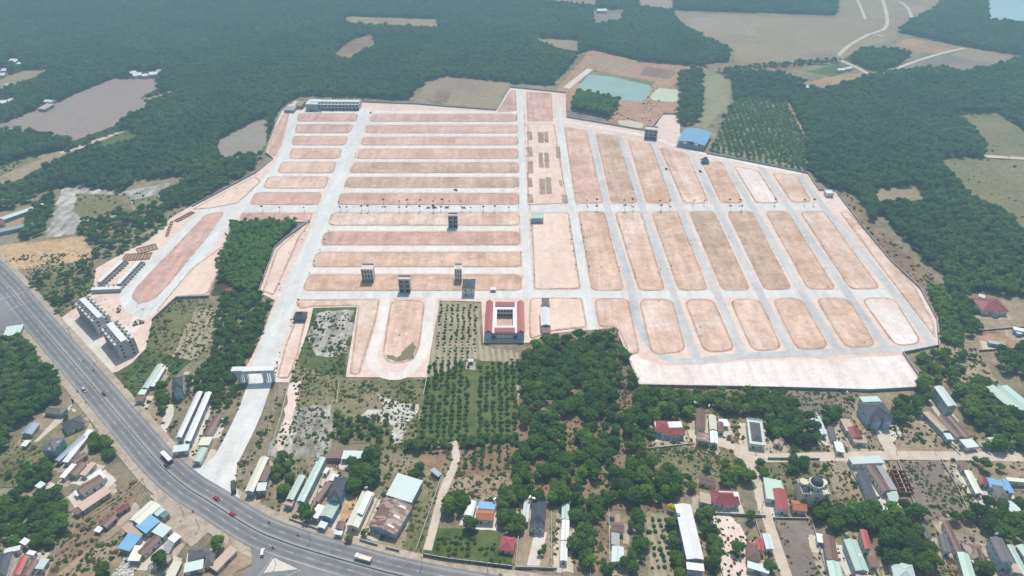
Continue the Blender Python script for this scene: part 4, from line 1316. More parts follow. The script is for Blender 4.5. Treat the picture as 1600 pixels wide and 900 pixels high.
    ((1380, 768), (1353, 728), (1366, 728), 4.6, 'gable', 'brown', 'wall_white', 'brown middle wing of the long house', {}),
    ((1391, 766), (1368, 728), (1379, 728), 4.2, 'shed', 'grey', 'wall_cream', 'grey right wing of the long house', {}),
    ((1368, 797), (1366, 788), (1383, 787), 3.4, 'shed', 'white', 'wall_white', 'white porch at the foot of the long house', {'style': 'shed'}),
    ((1389, 783), (1382, 763), (1397, 762), 3.6, 'shed', 'palegreen', 'wall_cream', 'pale green end roof of the long house', {'style': 'shed'}),
    ((1503, 735), (1496, 722), (1507, 722), 3.4, 'shed', 'brown', 'wall_cream', 'brown head of the narrow white roofed row', {'style': 'shed'}),
    ((1524, 771), (1506, 735), (1517, 735), 3.6, 'gable', 'cream', 'wall_white', 'narrow white roofed row beside the straw lot', {}),
    ((1546, 762), (1541, 746), (1566, 745), 4.2, 'shed', 'blue', 'wall_blue', 'blue sheet roof near the right edge', {'style': 'shed', 'ridge': 'b'}),
    ((1560, 778), (1549, 757), (1565, 757), 5.0, 'hip', 'greyslate', 'wall_white', 'grey house in front of the blue sheet roof', {}),
    ((1576, 770), (1564, 748), (1573, 748), 4.4, 'shed', 'blue', 'wall_white', 'narrow blue strip roof beside the grey house', {'style': 'shed'}),
    ((1574, 753), (1570, 747), (1602, 747), 3.8, 'shed', 'cream', 'wall_white', 'pale sheet roof at the right edge behind the blue one', {'style': 'shed'}),
    ((1530, 755), (1527, 744), (1540, 743), 3.6, 'gable', 'maroon', 'wall_cream', 'small rust red roof left of the blue sheet roof', {}),
    ((1577, 800), (1570, 783), (1590, 786), 3.6, 'shed', 'cyan', 'wall_white', 'pale roof half hidden by trees at the right edge', {'style': 'shed'}),
    ((1292, 874), (1285, 836), (1303, 837), 4.0, 'gable', 'brown', 'wall_white', 'long brown roof beside the burnt lot', {}),
    ((1277, 847), (1275, 833), (1285, 833), 3.2, 'shed', 'white', 'wall_white', 'small white shed beside the long brown roof', {'style': 'shed'}),
    ((1298, 906), (1291, 876), (1311, 877), 4.0, 'gable', 'palegreen', 'wall_white', 'pale green front below the long brown roof', {}),
    ((1337, 892), (1318, 843), (1338, 843), 5.4, 'gable', 'palegreen', 'wall_blue', 'long pale green house with blue walls', {}),
    ((1338, 908), (1336, 893), (1376, 893), 3.6, 'shed', 'tan', 'wall_cream', 'tan porch below the long pale green house', {'ridge': 'b', 'style': 'shed'}),
    ((1360, 886), (1353, 868), (1367, 868), 3.6, 'shed', 'brown', 'wall_cream', 'brown side roof of the long pale green house', {'style': 'shed'}),
    ((1351, 857), (1343, 827), (1354, 827), 6.2, 'gable', 'red', 'wall_white', 'tall narrow house with bright red roof', {}),
    ((1398, 908), (1390, 876), (1424, 878), 4.4, 'hip', 'cyan', 'wall_white', 'pale hipped roof at the bottom edge under the trees', {}),
    ((1447, 841), (1430, 810), (1440, 810), 3.8, 'gable', 'greyslate', 'wall_cream', 'long dull brown roof beside the dense trees', {}),
    ((1475, 862), (1467, 834), (1478, 834), 4.2, 'gable', 'greyslate', 'wall_white', 'grey brown roof left of the russet houses', {}),
    ((1494, 862), (1472, 814), (1482, 814), 4.4, 'gable', 'brown', 'wall_white', 'long russet brown roof', {}),
    ((1514, 873), (1500, 846), (1528, 847), 4.2, 'hip', 'rust', 'wall_cream', 'reddish tiled roof right of the long russet roof', {'ridge': 'b'}),
    ((1508, 908), (1495, 862), (1513, 863), 4.4, 'gable', 'palegreen', 'wall_white', 'long pale green roof at the bottom right', {}),
    ((1528, 888), (1515, 874), (1545, 876), 3.6, 'shed', 'cream', 'wall_white', 'cream roof beside the long pale green roof at the bottom', {'style': 'shed', 'ridge': 'b'}),
    ((1565, 878), (1546, 839), (1567, 843), 8.2, 'gable', 'greyslate', 'wall_blue', 'tall pale blue house with grey brown roof', {}),
    ((1580, 894), (1573, 879), (1590, 879), 4.0, 'shed', 'tan', 'wall_cream', 'tan terrace roof in front of the tall pale blue house', {'style': 'shed'}),
    ((1598, 898), (1573, 851), (1583, 852), 4.2, 'gable', 'palegreen', 'wall_white', 'narrow pale green roof right of the tall pale blue house', {}),
    ((1610, 884), (1587, 852), (1606, 852), 4.4, 'gable', 'palegreen', 'wall_white', 'wide pale green roof in the bottom right corner', {}),
    ((1034, 679), (1071, 680), (1070, 668), 4.2, 'gable', 'maroon', 'wall_white', 'maroon front roof of the house at the grove edge', {}),
    ((1024, 675), (1048, 676), (1046, 658), 4.8, 'hip', 'claret', 'wall_white', 'red hipped corner of the house at the grove edge', {}),
    ((1022, 660), (1064, 659), (1066, 668), 5.0, 'shed', 'white', 'wall_white', 'white back roof of the house at the grove edge', {'style': 'shed'}),
    ((1087, 669), (1087, 638), (1102, 638), 4.4, 'gable', 'brown', 'wall_cream', 'tall brown roof in the clustered farmhouse', {}),
    ((1089, 689), (1088, 675), (1108, 675), 3.8, 'shed', 'rust', 'wall_cream', 'striped brown front roof in the clustered farmhouse', {}),
    ((1109, 671), (1107, 648), (1118, 648), 4.6, 'gable', 'cream', 'wall_white', 'upper white roof in the clustered farmhouse', {}),
    ((1110, 692), (1109, 673), (1121, 673), 4.2, 'gable', 'white', 'wall_white', 'lower white roof in the clustered farmhouse', {}),
    ((1122, 674), (1120, 659), (1130, 660), 3.8, 'gable', 'brown', 'wall_cream', 'small brown roof at the right of the clustered farmhouse', {}),
    ((1125, 666), (1122, 655), (1137, 657), 3.0, 'shed', 'white', 'wall_white', 'white lean-to behind the clustered farmhouse', {'style': 'shed'}),
    ((1171, 694), (1166, 654), (1190, 655), 4.2, 'flat', 'cyan', 'wall_white', 'house with grey hip rising from a pale flat roof', {}),
    ((1283, 679), (1271, 650), (1281, 650), 3.8, 'gable', 'cyan', 'wall_white', 'pale roof half under the trees above the lane', {}),
    ((1300, 686), (1292, 667), (1301, 667), 3.6, 'gable', 'greyslate', 'wall_white', 'narrow brown grey roof above the lane', {}),
    ((1307, 706), (1302, 690), (1315, 689), 3.4, 'shed', 'white', 'wall_white', 'small white roof just above the lane', {'style': 'shed'}),
    ((1322, 674), (1312, 655), (1327, 655), 4.0, 'shed', 'tan', 'wall_cream', 'tan rear roof of the red house above the lane', {}),
    ((1331, 685), (1322, 668), (1339, 667), 4.2, 'gable', 'maroon', 'wall_cream', 'red roofed house above the lane', {}),
    ((1334, 692), (1328, 679), (1349, 678), 3.4, 'shed', 'tan', 'wall_cream', 'tan porch of the red roofed house above the lane', {'style': 'shed'}),
    ((1208, 693), (1212, 681), (1228, 681), 3.0, 'gable', 'rust', 'wall_cream', 'little rusty roof among the trees above the lane', {}),
    ((1348, 629), (1342, 620), (1370, 618), 6.5, 'shed', 'palegreen', 'wall_white', 'pale green back roof of the slate villa by the clay yard', {'ridge': 'b', 'style': 'shed'}),
    ((1357, 655), (1341, 631), (1380, 629), 7.6, 'hip', 'slate', 'wall_blue', 'big two storey slate villa below the clay yard', {'rise': 4.0}),
    ((1481, 635), (1459, 604), (1473, 603), 9.0, 'gable', 'cyan', 'wall_tin', 'tall pale green tin barn below the wall corner', {'style': 'shed'}),
    ((1472, 675), (1442, 645), (1453, 643), 4.0, 'gable', 'tan', 'wall_tin', 'long tan roof below the tall tin barn', {'style': 'shed'}),
    ((1480, 687), (1473, 677), (1483, 675), 3.6, 'shed', 'cyan', 'wall_white', 'small white roof at the foot of the long tan roof', {'style': 'shed'}),
    ((1494, 684), (1463, 651), (1474, 649), 4.0, 'gable', 'brown', 'wall_cream', 'left of two long parallel brown roofs', {}),
    ((1507, 684), (1479, 651), (1488, 649), 4.2, 'gable', 'brown', 'wall_cream', 'right of two long parallel brown roofs', {}),
    ((1510, 701), (1498, 688), (1517, 684), 3.6, 'shed', 'cyan', 'wall_white', 'pale front roof of the parallel brown roofs', {'style': 'shed'}),
    ((1549, 692), (1541, 684), (1562, 681), 3.4, 'gable', 'cream', 'wall_cream', 'cream roofed cottage above the lane at the right', {'ridge': 'b'}),
    ((1588, 646), (1538, 605), (1561, 602), 5.2, 'gable', 'palegreen', 'wall_tin', 'left half of the long pale green barn at the right edge', {'style': 'shed'}),
    ((1613, 646), (1562, 604), (1574, 602), 5.2, 'shed', 'palegreen', 'wall_tin', 'right half of the long pale green barn at the right edge', {'style': 'shed'}),
    ((1535, 486), (1577, 487), (1575, 467), 4.6, 'hip', 'maroon', 'wall_white', 'isolated white house with maroon roof right of the wall', {}),
    ((1528, 463), (1530, 459), (1541, 460), 3.0, 'shed', 'white', 'wall_white', 'tiny white shed behind the isolated white house', {'style': 'shed'}),
    ((1545, 536), (1543, 531), (1566, 531), 3.2, 'gable', 'cyan', 'wall_tin', 'pale tin roof in the red yard at the right edge', {'style': 'shed', 'ridge': 'b'}),
    ((1584, 516), (1582, 510), (1606, 509), 3.6, 'shed', 'white', 'wall_white', 'white roofed cottage at the right edge', {'ridge': 'b'}),
    ((1590, 522), (1583, 514), (1590, 513), 3.0, 'shed', 'cyan', 'wall_blue', 'small blue white porch beside the cottage at the right edge', {'style': 'shed'}),
    # ---- far left and far roofs
    ((4, 344), (71, 321), (70, 317), 3.6, 'shed', 'cyan', 'wall_grey', 'long thin pale roof of the far left compound', {'style': 'shed'}),
    ((-8, 365), (51, 352), (50, 348), 3.4, 'shed', 'lilac', 'wall_grey', 'second long thin roof of the far left compound', {'style': 'shed'}),
    ((-6, 352), (8, 348), (6, 341), 3.6, 'gable', 'maroon', 'wall_white', 'dark red roof at the left edge of the compound', {}),
    ((12, 96), (24, 97), (27, 92), 4.0, 'gable', 'white', 'wall_white', 'white roof at the top of the far left hamlet', {}),
    ((25, 100), (32, 100), (33, 97), 4.0, 'gable', 'white', 'wall_white', 'small white roof below the topmost in the far left hamlet', {}),
    ((0, 111), (9, 111), (11, 107), 4.0, 'gable', 'white', 'wall_white', 'white roof at the left edge of the far left hamlet', {}),
    ((-2, 118), (6, 118), (8, 114), 4.0, 'gable', 'white', 'wall_white', 'lowest white roof at the left edge of the far left hamlet', {}),
    ((8, 134), (22, 132), (23, 129), 4.0, 'gable', 'cyan', 'wall_white', 'pale roof beside the tan clearing', {}),
    ((-2, 162), (10, 161), (10, 156), 4.0, 'gable', 'white', 'wall_white', 'white roof at the left edge above the ploughed field', {}),
    ((13, 159), (25, 157), (24, 153), 4.0, 'gable', 'cream', 'wall_white', 'cream roof at the left edge above the ploughed field', {}),
    ((67, 159), (80, 160), (83, 156), 4.0, 'gable', 'cyan', 'wall_white', 'pale roof at the upper edge of the ploughed field', {}),
    ((58, 170), (70, 171), (76, 163), 3.6, 'shed', 'tan', 'wall_grey', 'tan shed roof touching the ploughed field', {'style': 'shed'}),
    ((204, 115), (214, 113), (214, 110), 4.5, 'gable', 'cyan', 'wall_white', 'leftmost white roof of the far forest farm', {}),
    ((208, 119), (222, 117), (224, 112), 4.5, 'gable', 'white', 'wall_white', 'largest white roof of the far forest farm', {}),
    ((222, 119), (231, 118), (232, 115), 4.5, 'gable', 'white', 'wall_white', 'low middle roof of the far forest farm', {}),
    ((232, 117), (246, 116), (247, 112), 4.5, 'gable', 'white', 'wall_white', 'right hand roof of the far forest farm', {}),
    ((243, 113), (251, 113), (251, 109), 4.5, 'gable', 'cyan', 'wall_white', 'rearmost pale roof of the far forest farm', {}),
    ((933, 17), (949, 17), (949, 14), 5.0, 'gable', 'cyan', 'wall_white', 'pale blue roof in the topmost forest yard', {}),
    ((1310, 110), (1322, 109), (1323, 106), 4.0, 'gable', 'white', 'wall_white', 'white farm roof beside the vegetable plot', {}),
    ((1323, 108), (1333, 106), (1332, 103), 4.0, 'gable', 'white', 'wall_white', 'second white farm roof beside the vegetable plot', {}),
    ((1260, 137), (1264, 137), (1264, 133), 4.0, 'gable', 'white', 'wall_white', 'tiny white hut beside the orange brown field', {}),
    # ---- inside the development
    ((830, 341), (850, 341), (849, 332), 6.0, 'gable', 'palegreen', 'wall_tin', 'pale green metal shed beside the central street', {'style': 'shed', 'rise': 1.6}),
    ((845, 509), (861, 509), (860, 481), 6.0, 'gable', 'white', 'wall_white', 'white roofed hall right of the red courtyard building', {'ridge': 'b'}),
    ((847, 481), (859, 481), (857, 466), 5.0, 'hip', 'greyslate', 'wall_cream', 'dark grey annex behind the white roofed hall', {'ridge': 'b'}),
    ((847, 520), (861, 520), (861, 511), 4.6, 'shed', 'brown', 'wall_white', 'brown front porch of the white roofed hall', {'style': 'shed'}),
    ((1292, 303), (1304, 303), (1302, 297), 4.4, 'flat', 'white', 'wall_white', 'white kiosk at the end of the upper cross street', {}),
    ((766, 453), (775, 453), (775, 449.5), 2.8, 'shed', 'white', 'wall_grey', 'tiny white shelter on the lower cross street', {'style': 'shed'}),
    ((731, 565), (740, 565), (739, 561), 3.0, 'gable', 'white', 'wall_white', 'white hut standing in the orchard', {}),
    ((722, 451), (742, 451), (742, 436), 8.0, 'hip', 'slate', 'wall_white', 'white house with a dark hipped roof on the lower cross street', {'ridge': 'b'}),
]
HO = {}
for A, B, C, h, rk, rm, wm, lb, op in H_:
    HO[lb] = house(A, B, C, h, rk, 'roof_' + rm, wm, lb, **op)

# ---- worn yards round the village houses
yr = random.Random(21)
for n_, (lb, o) in enumerate(HO.items()):
    q = px(o.location)
    if q[1] < 480 or 820 < q[0] < 870 and q[1] < 540:
        continue
    L, D, a = o['_L'], o['_D'], o.rotation_euler[2]
    to = Vector((-o.location.x, -o.location.y)).normalized() * yr.uniform(1, 3.5)
    ex, ey = yr.uniform(1.5, 4), yr.uniform(1.5, 4)
    c, s = math.cos(a), math.sin(a)
    P = [Vector((o.location.x + to.x + c * x - s * y, o.location.y + to.y + s * x + c * y, 0)) for x, y in ((-L / 2 - ex, -D / 2 - ey), (L / 2 + ex, -D / 2 - ey), (L / 2 + ex, D / 2 + ey), (-L / 2 - ex, D / 2 + ey))]
    y_ = sheet('yard', wobble(P, .9, 3.5, n_), .20 + n_ * .0007, M[yr.choice(('dry_soil', 'dirt_shoulder', 'dirt_shoulder', 'concrete_yard', 'brown_soil', 'path_sand'))])
    tag(y_, 'worn ground round the ' + lb, kind='structure')

# ---- extra pieces on some houses (all local coordinates: x along the ridge)
def local_dir(o):
    to = Vector((-o.location.x, -o.location.y)).normalized()
    a = o.rotation_euler[2]
    return Vector((to.x * math.cos(a) + to.y * math.sin(a), -to.x * math.sin(a) + to.y * math.cos(a)))


def front_gables(o, n, w_, rmat, wmat, dep=2.4, hg=None):
    """small gabled bays on the end that faces the viewer"""
    L, D, h = o['_L'], o['_D'], o['_h']
    d = local_dir(o)
    onx = abs(d.x) > abs(d.y)
    span = D if onx else L
    edge = (L if onx else D) / 2
    s = 1 if (d.x if onx else d.y) > 0 else -1
    for i in range(n):
        t = (i + .5) / n * span * .8 - span * .4
        b = MB().prism([(-w_ / 2, 0), (w_ / 2, 0), (w_ / 2, h - .4), (0, h - .4 + w_ * .33), (-w_ / 2, h - .4)], -.8, dep).build('bay', M[wmat], o)
        r = MB().prism([(-w_ / 2 - .4, h - .7), (0, h - .4 + w_ * .36), (w_ / 2 + .4, h - .7), (w_ / 2 + .4, h - .5), (0, h - .2 + w_ * .36), (-w_ / 2 - .4, h - .5)], -3.0, dep + .5).build('bay_roof', M[rmat], b)
        b.location = (s * edge, t, 0) if onx else (t, s * edge, 0)
        b.rotation_euler = (0, 0, (0 if s > 0 else math.pi) if onx else (math.pi / 2 if s > 0 else -math.pi / 2))
        w = opening('window', b, dep, 0, h * .35, R(90), 1.4, 1.5, 'wall_white')


front_gables(HO['dark slate villa with twin front gables'], 2, 4.2, 'roof_slate', 'wall_white')
front_gables(HO['big two storey slate villa below the clay yard'], 2, 4.6, 'roof_slate', 'wall_blue')
front_gables(HO['pale blue villa with dark steep roof among trees'], 1, 4.4, 'roof_slate', 'wall_blue')
front_gables(HO['tall bright blue house with dark tiled roof'], 1, 4.2, 'roof_slate', 'wall_sky', .8)
front_gables(HO['maroon front roof of the house at the grove edge'], 1, 4.0, 'roof_maroon', 'wall_white', 1.2)
front_gables(HO['isolated white house with maroon roof right of the wall'], 1, 5.0, 'roof_maroon', 'wall_white', 1.2)
front_gables(HO['maroon roofed house with white walls near the long white block'], 1, 4.0, 'roof_maroon', 'wall_white', 1.0)
# hip rising from the flat roof
o = HO['house with grey hip rising from a pale flat roof']
hm = roof_mesh('hip', o['_L'] * .74, o['_D'] * .66, 4.5, 3.0).build('upper_roof', M['roof_greyslate'], o)
# raised white roof strip
o = HO['cream roofed long house with a raised white roof']
rr = roof_mesh('gable', o['_L'] * .62, o['_D'] * .5, 6.2, .7).build('upper_roof', M['roof_white'], o)
rr.location = (o['_L'] * .12, -o['_D'] * .2, 0)
MB().box(-o['_L'] * .29, o['_L'] * .29, -o['_D'] * .22, o['_D'] * .22, 4.4, 6.1).build('upper_wall', M['wall_white'], rr)
# skylight sheets on the big sheds
for lb, n in (('big pale cyan warehouse roof', 3), ('long white warehouse right of the avenue mouth', 3), ('tall long pale green warehouse', 4), ('left half of the long white factory shed', 4),
              ('big rusty patched warehouse in front of the cyan roof', 3), ('long pale green house with blue walls', 1)):
    o = HO[lb]
    L, D, h = o['_L'], o['_D'], o['_h']
    rise = min(2.2, D * .17)
    if lb.startswith('big pale'):
        continue
    rf = [c for c in o.children if c.name.startswith('roof')][0]
    for i in range(n):
        x = (i + .5) / n * L - L / 2
        sl = MB()
        for s in (-1,):
            y0, y1 = s * D * .12, s * D * .34
            f = lambda y: h + rise * (1 - abs(y) / (D / 2)) + .13
            sl.poly([(x - .55, y0, f(y0)), (x - .55, y1, f(y1)), (x + .55, y1, f(y1)), (x + .55, y0, f(y0))])
            sl.poly([(x - .55, y1, f(y1)), (x - .55, y1, f(y1) - .1), (x + .55, y1, f(y1) - .1), (x + .55, y1, f(y1))])
        sl.build('skylight', M['tank_white'], rf)


# ---- concrete frame houses that stand alone in the plots
def frame_house(A, B, C, h, floors, wmat, label, bays=2, rmat='concrete_yard', group='unfinished frame houses'):
    cen, ang, L, D = frame3(A, B, C, h)
    o = empty('unfinished_house', (cen.x, cen.y, 0), ang)
    tag(o, label, 'house', group)
    D = max(D, 5)
    fh = h / floors
    # slabs, side and rear walls, and a front of piers and spandrels that leaves real openings
    for f in range(1, floors + 1):
        MB().box(-L / 2 - .25, L / 2 + .25, -D / 2 - (.7 if f < floors else .2), D / 2, f * fh - .25, f * fh).build('floor_slab', M[wmat], o)
    wl_ = MB()
    for f in range(floors):
        z0, z1 = f * fh + (.004 if f else 0), (f + 1) * fh - .25
        wl_.box(-L / 2, -L / 2 + .25, -D / 2, D / 2 - .02, z0, z1)
        wl_.box(L / 2 - .25, L / 2, -D / 2, D / 2 - .02, z0, z1)
        wl_.box(-L / 2 + .25, L / 2 - .25, D / 2 - .3, D / 2 - .02, z0, z1)
        wl_.box(-L / 2 + .25, L / 2 - .25, -D / 2 + 2.2, -D / 2 + 2.4, z0, z1)
    wl_.build('wall', M[wmat], o)
    for f in range(floors):
        z0, z1 = f * fh + .004, (f + 1) * fh - .25
        fr = MB()
        bw = L / bays
        for b in range(bays + 1):
            x = -L / 2 + b * bw
            fr.box(max(-L / 2 + .01, x - .45), min(L / 2 - .01, x + .45), -D / 2 - .05, -D / 2 + .22, z0, z1)
        if f:
            fr.box(-L / 2 + .3, L / 2 - .3, -D / 2 + .02, -D / 2 + .16, z0, z0 + .9)
        fr.box(-L / 2 + .3, L / 2 - .3, -D / 2 + .02, -D / 2 + .16, z1 - .5, z1)
        fr.build('front_frame', M[wmat], o)
        for b in range(bays):
            x = -L / 2 + (b + .5) * bw
            MB().box(x - bw / 2 + .45, x + bw / 2 - .45, -D / 2 + .17, -D / 2 + .21, z0 + (.9 if f else 0), z1 - .5).build('window', M['glass'], o)
    MB().box(-L / 2, L / 2, -D / 2 - .1, -D / 2 + .1, h, h + .9).build('parapet', M[wmat], o)
    pr = MB()
    pr.box(-L / 2, L / 2, D / 2 - .25, D / 2 - .05, h, h + 1.4)
    for k in range(3):
        x = -L / 2 + (k + .5) * L / 3
        pr.box(x - .5, x + .5, D / 2 - .25, D / 2 - .05, h + 1.4, h + 2.0)
    pr.build('rear_parapet', M[wmat], o)
    MB().box(-L / 2 + .3, L / 2 - .3, -D / 2 + .3, D / 2 - .4, h + .02, h + .1).build('roof', M[rmat], o)
    c, s = math.cos(ang), math.sin(ang)
    FOOT.append([(cen.x + c * x - s * y, cen.y + s * x + c * y) for x, y in ((-L / 2, -D / 2), (L / 2, -D / 2), (L / 2, D / 2), (-L / 2, D / 2))])
    return o


frame_house((700, 338), (714.5, 338), (714.5, 334), 13, 3, 'raw_concrete', 'grey three storey shell standing in the upper long plot', 2)
frame_house((563.5, 422), (581.5, 422), (581.5, 413.5), 13, 3, 'pale_concrete', 'pale three storey house, leftmost of the lower ones in the plots', 4)
frame_house((622, 437.5), (639.5, 437.5), (639.5, 432), 13, 3, 'raw_concrete', 'grey three storey shell nearest the lower cross street', 2)
frame_house((710, 421.5), (721, 421.5), (721, 413.5), 12.5, 3, 'wall_white', 'white narrow three storey house beside the hipped house', 3)
frame_house((1008, 202.5), (1027, 204.5), (1027, 199.5), 12, 3, 'raw_concrete', 'grey three storey shell at the upper right boundary', 3)


# ---- terraces under construction
def terrace(A, B, C, h, floors, units, label, front=-1, wmat='raw_concrete'):
    cen, ang, L, D = frame3(A, B, C, h)
    o = empty('terrace_block', (cen.x, cen.y, 0), ang)
    tag(o, label, 'building', 'unfinished terraces')
    a, b, c3 = G(*A, h), G(*B, h), G(*C, h)
    u = (b - a).to_2d().normalized()
    side = 1 if Vector((-u.y, u.x)).dot((c3 - b).to_2d()) > 0 else -1
    fy = -side              # local y sign of the AB edge
    fh = h / floors
    MB().box(-L / 2, L / 2, -D / 2 + .8, D / 2 - .8, 0, h).build('wall', M[wmat], o)
    for f in range(1, floors + 1):
        MB().box(-L / 2 - .15, L / 2 + .15, -D / 2, D / 2, f * fh - .22, f * fh + (.004 * f)).build('floor_slab', M['pale_concrete'], o)
    uw = L / units
    for i in range(units + 1):
        x = -L / 2 + i * uw
        fin = MB()
        fin.box(max(x - .14, -L / 2 - .12), min(x + .14, L / 2 + .12), -D / 2 + .05, D / 2 - .05, .3, h - .25)
        fin.box(max(x - .14, -L / 2 - .12), min(x + .14, L / 2 + .12), -D / 2 + .05, -D / 2 + D * .30, h + .03, h + 1.3)
        fin.box(max(x - .14, -L / 2 - .12), min(x + .14, L / 2 + .12), D / 2 - D * .26, D / 2 - .05, h + .03, h + 1.3)
        fin.build('party_wall', M['pale_concrete'], o)
    for i in range(units):
        x = -L / 2 + (i + .5) * uw
        for sy in (-1, 1):
            for f in range(floors):
                w = MB()
                y = sy * (D / 2 - .8)
                w.box(x - uw * .36, x + uw * .36, min(y, y + sy * .06), max(y, y + sy * .06), f * fh + (.9 if f else .05), (f + 1) * fh - .7)
                w.build('window', M['opening'], o)
                if f:
                    r = MB()
                    y2 = sy * (D / 2 - .06)
                    r.box(x - uw * .4, x + uw * .4, y2 - .06, y2 + .06, f * fh + .06, f * fh + .95)
                    r.build('balcony_wall', M['pale_concrete'], o)
        # roof hatch of each unit: a dark stair opening beside the white roof strip
        for sy in (-1, 1):
            MB().box(x - uw * .3, x + uw * .3, sy * D * .30 - D * .07, sy * D * .30 + D * .07, h + .03, h + .12).build('roof_opening', M['opening'], o)
    MB().box(-L / 2 + .1, L / 2 - .1, -D * .16, D * .16, h + .02, h + 2.0).build('roof_block', M['stone_pale'], o)
    # end windows
    for sx in (-1, 1):
        for f in range(floors):
            for t in (-.25, .25):
                MB().box(sx * L / 2 + (.1 if sx > 0 else -.19), sx * L / 2 + (.19 if sx > 0 else -.1), t * D - .8, t * D + .8, f * fh + 1, f * fh + fh - .8).build('window', M['opening'], o)
    cc, s = math.cos(ang), math.sin(ang)
    FOOT.append([(cen.x + cc * x - s * y, cen.y + s * x + cc * y) for x, y in ((-L / 2, -D / 2), (L / 2, -D / 2), (L / 2, D / 2), (-L / 2, D / 2))])
    o['_L'], o['_D'], o['_h'] = L, D, h
    return o


terrace((116, 474), (145, 504), (171, 493), 13, 4, 6, 'upper grey terrace block beside the highway forecourt')
t2 = terrace((157, 514), (180, 542), (207, 526), 13, 4, 5, 'lower grey terrace block with white end roof beside the forecourt')
t3 = terrace((484, 163.5), (560, 164), (560, 156), 8, 2, 14, 'long two storey terrace at the top left corner', wmat='raw_concrete')
house((476, 163.5), (496, 164), (499, 155), 9, 'flat', 'roof_white', 'raw_concrete', 'white roofed end block of the top left terrace', name='terrace_end', cat='building', floors=2)
house((461, 165), (472, 165.5), (474, 158), 5, 'gable', 'roof_rust', 'brick_red', 'rust coloured site hut left of the top terrace', style='shed', name='site_hut', cat='hut')
house((443, 172), (459, 172.5), (460, 167), 4, 'shed', 'roof_grey', 'wall_grey', 'low grey site shed at the upper left wall corner', style='shed', name='site_shed', cat='shed')


def shell_row(A, B, C, h, units, label):
    """ground floor shells: open rooms between brick cross walls with a strip of slab"""
    cen, ang, L, D = frame3(A, B, C, h)
    o = empty('shell_row', (cen.x, cen.y, 0), ang)
    tag(o, label, 'building', 'ground floor shells')
    a, b, c3 = G(*A, h), G(*B, h), G(*C, h)
    u = (b - a).to_2d().normalized()
    side = 1 if Vector((-u.y, u.x)).dot((c3 - b).to_2d()) > 0 else -1
    ys = sorted((-side * D / 2, -side * D * .02))
    MB().box(-L / 2, L / 2, ys[0], ys[1], h - .25, h).build('roof_slab', M['stone_pale'], o)
    MB().box(-L / 2 + .1, L / 2 - .1, ys[0] + .2, ys[0] + .45, 0, h - .26).build('wall', M['raw_concrete'], o)
    uw = L / units
    for i in range(units + 1):
        x = -L / 2 + i * uw
        MB().box(max(x - .12, -L / 2), min(x + .12, L / 2), -D / 2 + .5, D / 2 - .05, 0, h - .3).build('cross_wall', M['raw_concrete'], o)
    yb = side * D / 2
    MB().box(-L / 2, L / 2, min(yb, yb - side * .2), max(yb, yb - side * .2), h - .6, h - .28).build('beam', M['pale_concrete'], o)
    for i in range(units):
        x = -L / 2 + (i + .5) * uw
        MB().box(x - uw * .5 + .14, x + uw * .5 - .14, -D / 2 + .6, D / 2 - .1, .02, .12).build('floor', M['park_patch'], o)
    return o


shell_row((151, 440), (188, 406), (198, 409), 4.0, 9, 'left row of ground floor shells with white slab')
shell_row((181, 443), (214, 408), (224, 411), 4.0, 9, 'right row of ground floor shells with white slab')
shell_row((141, 453), (187, 451), (186, 443), 4.0, 6, 'short cross row of brick shells in front of the two rows')


def foundation(A, B, C, h, units, label):
    cen, ang, L, D = frame3(A, B, C, h)
    o = empty('foundation', (cen.x, cen.y, 0), ang)
    tag(o, label, 'foundation', 'brick foundations')
    MB().box(-L / 2, L / 2, -D / 2, D / 2, 0, .5).build('earth_fill', M['park_patch'], o)
    for i in range(units + 1):
        x = -L / 2 + i * L / units
        MB().box(x - .35, x + .35, -D / 2, D / 2, 0, h).build('brick_wall', M['brick_red'], o)
    for s in (-1, 1):
        MB().box(-L / 2 + .4, L / 2 - .4, s * D / 2 - .2, s * D / 2 + .2, 0, h - .2).build('cross_beam', M['brick_red'], o)
    return o


foundation((190, 407), (232, 404), (236, 394), 1.2, 8, 'lower brown brick foundation strips beside the loop street')
foundation((216, 396), (246, 388), (250, 378), 1.2, 5, 'middle brown brick foundation strips beside the loop street')
foundation((258, 368), (266, 346), (270, 347), 1.2, 5, 'upper brown brick foundation strips beside the western wall')
foundation((272, 344), (298, 330), (300, 334), 1.2, 7, 'brown footings along the western wall')

# ---- half built brick house in the village
cen, ang, L, D = frame3((1407, 768), (1392, 733), (1412, 733), 3.0)
o = tag(empty('brick_shell', (cen.x, cen.y, 0), ang), 'half built red brick house without roof', 'house')
for x0, x1, y0, y1 in ((-L / 2, L / 2, -D / 2, -D / 2 + .25), (-L / 2, L / 2, D / 2 - .25, D / 2)):
    MB().box(x0, x1, y0, y1, 0, 3.2).build('brick_wall', M['brick_red'], o)
for i in range(6):
    x = -L / 2 + i * L / 5
    MB().box(x - .15, x + .15, -D / 2 + .26, D / 2 - .26, 0, 3.0 - .3 * (i % 2)).build('cross_wall', M['brick_red'], o)
    MB().box(x - .3, x + .3, -D / 2 - .04, -D / 2 + .3, 3.2, 4.4).build('column_stub', M['pale_concrete'], o)
MB().box(-L / 2 + .3, L / 2 - .3, -.2, .2, 0, 2.6).build('corridor_wall', M['plot_orange'], o)

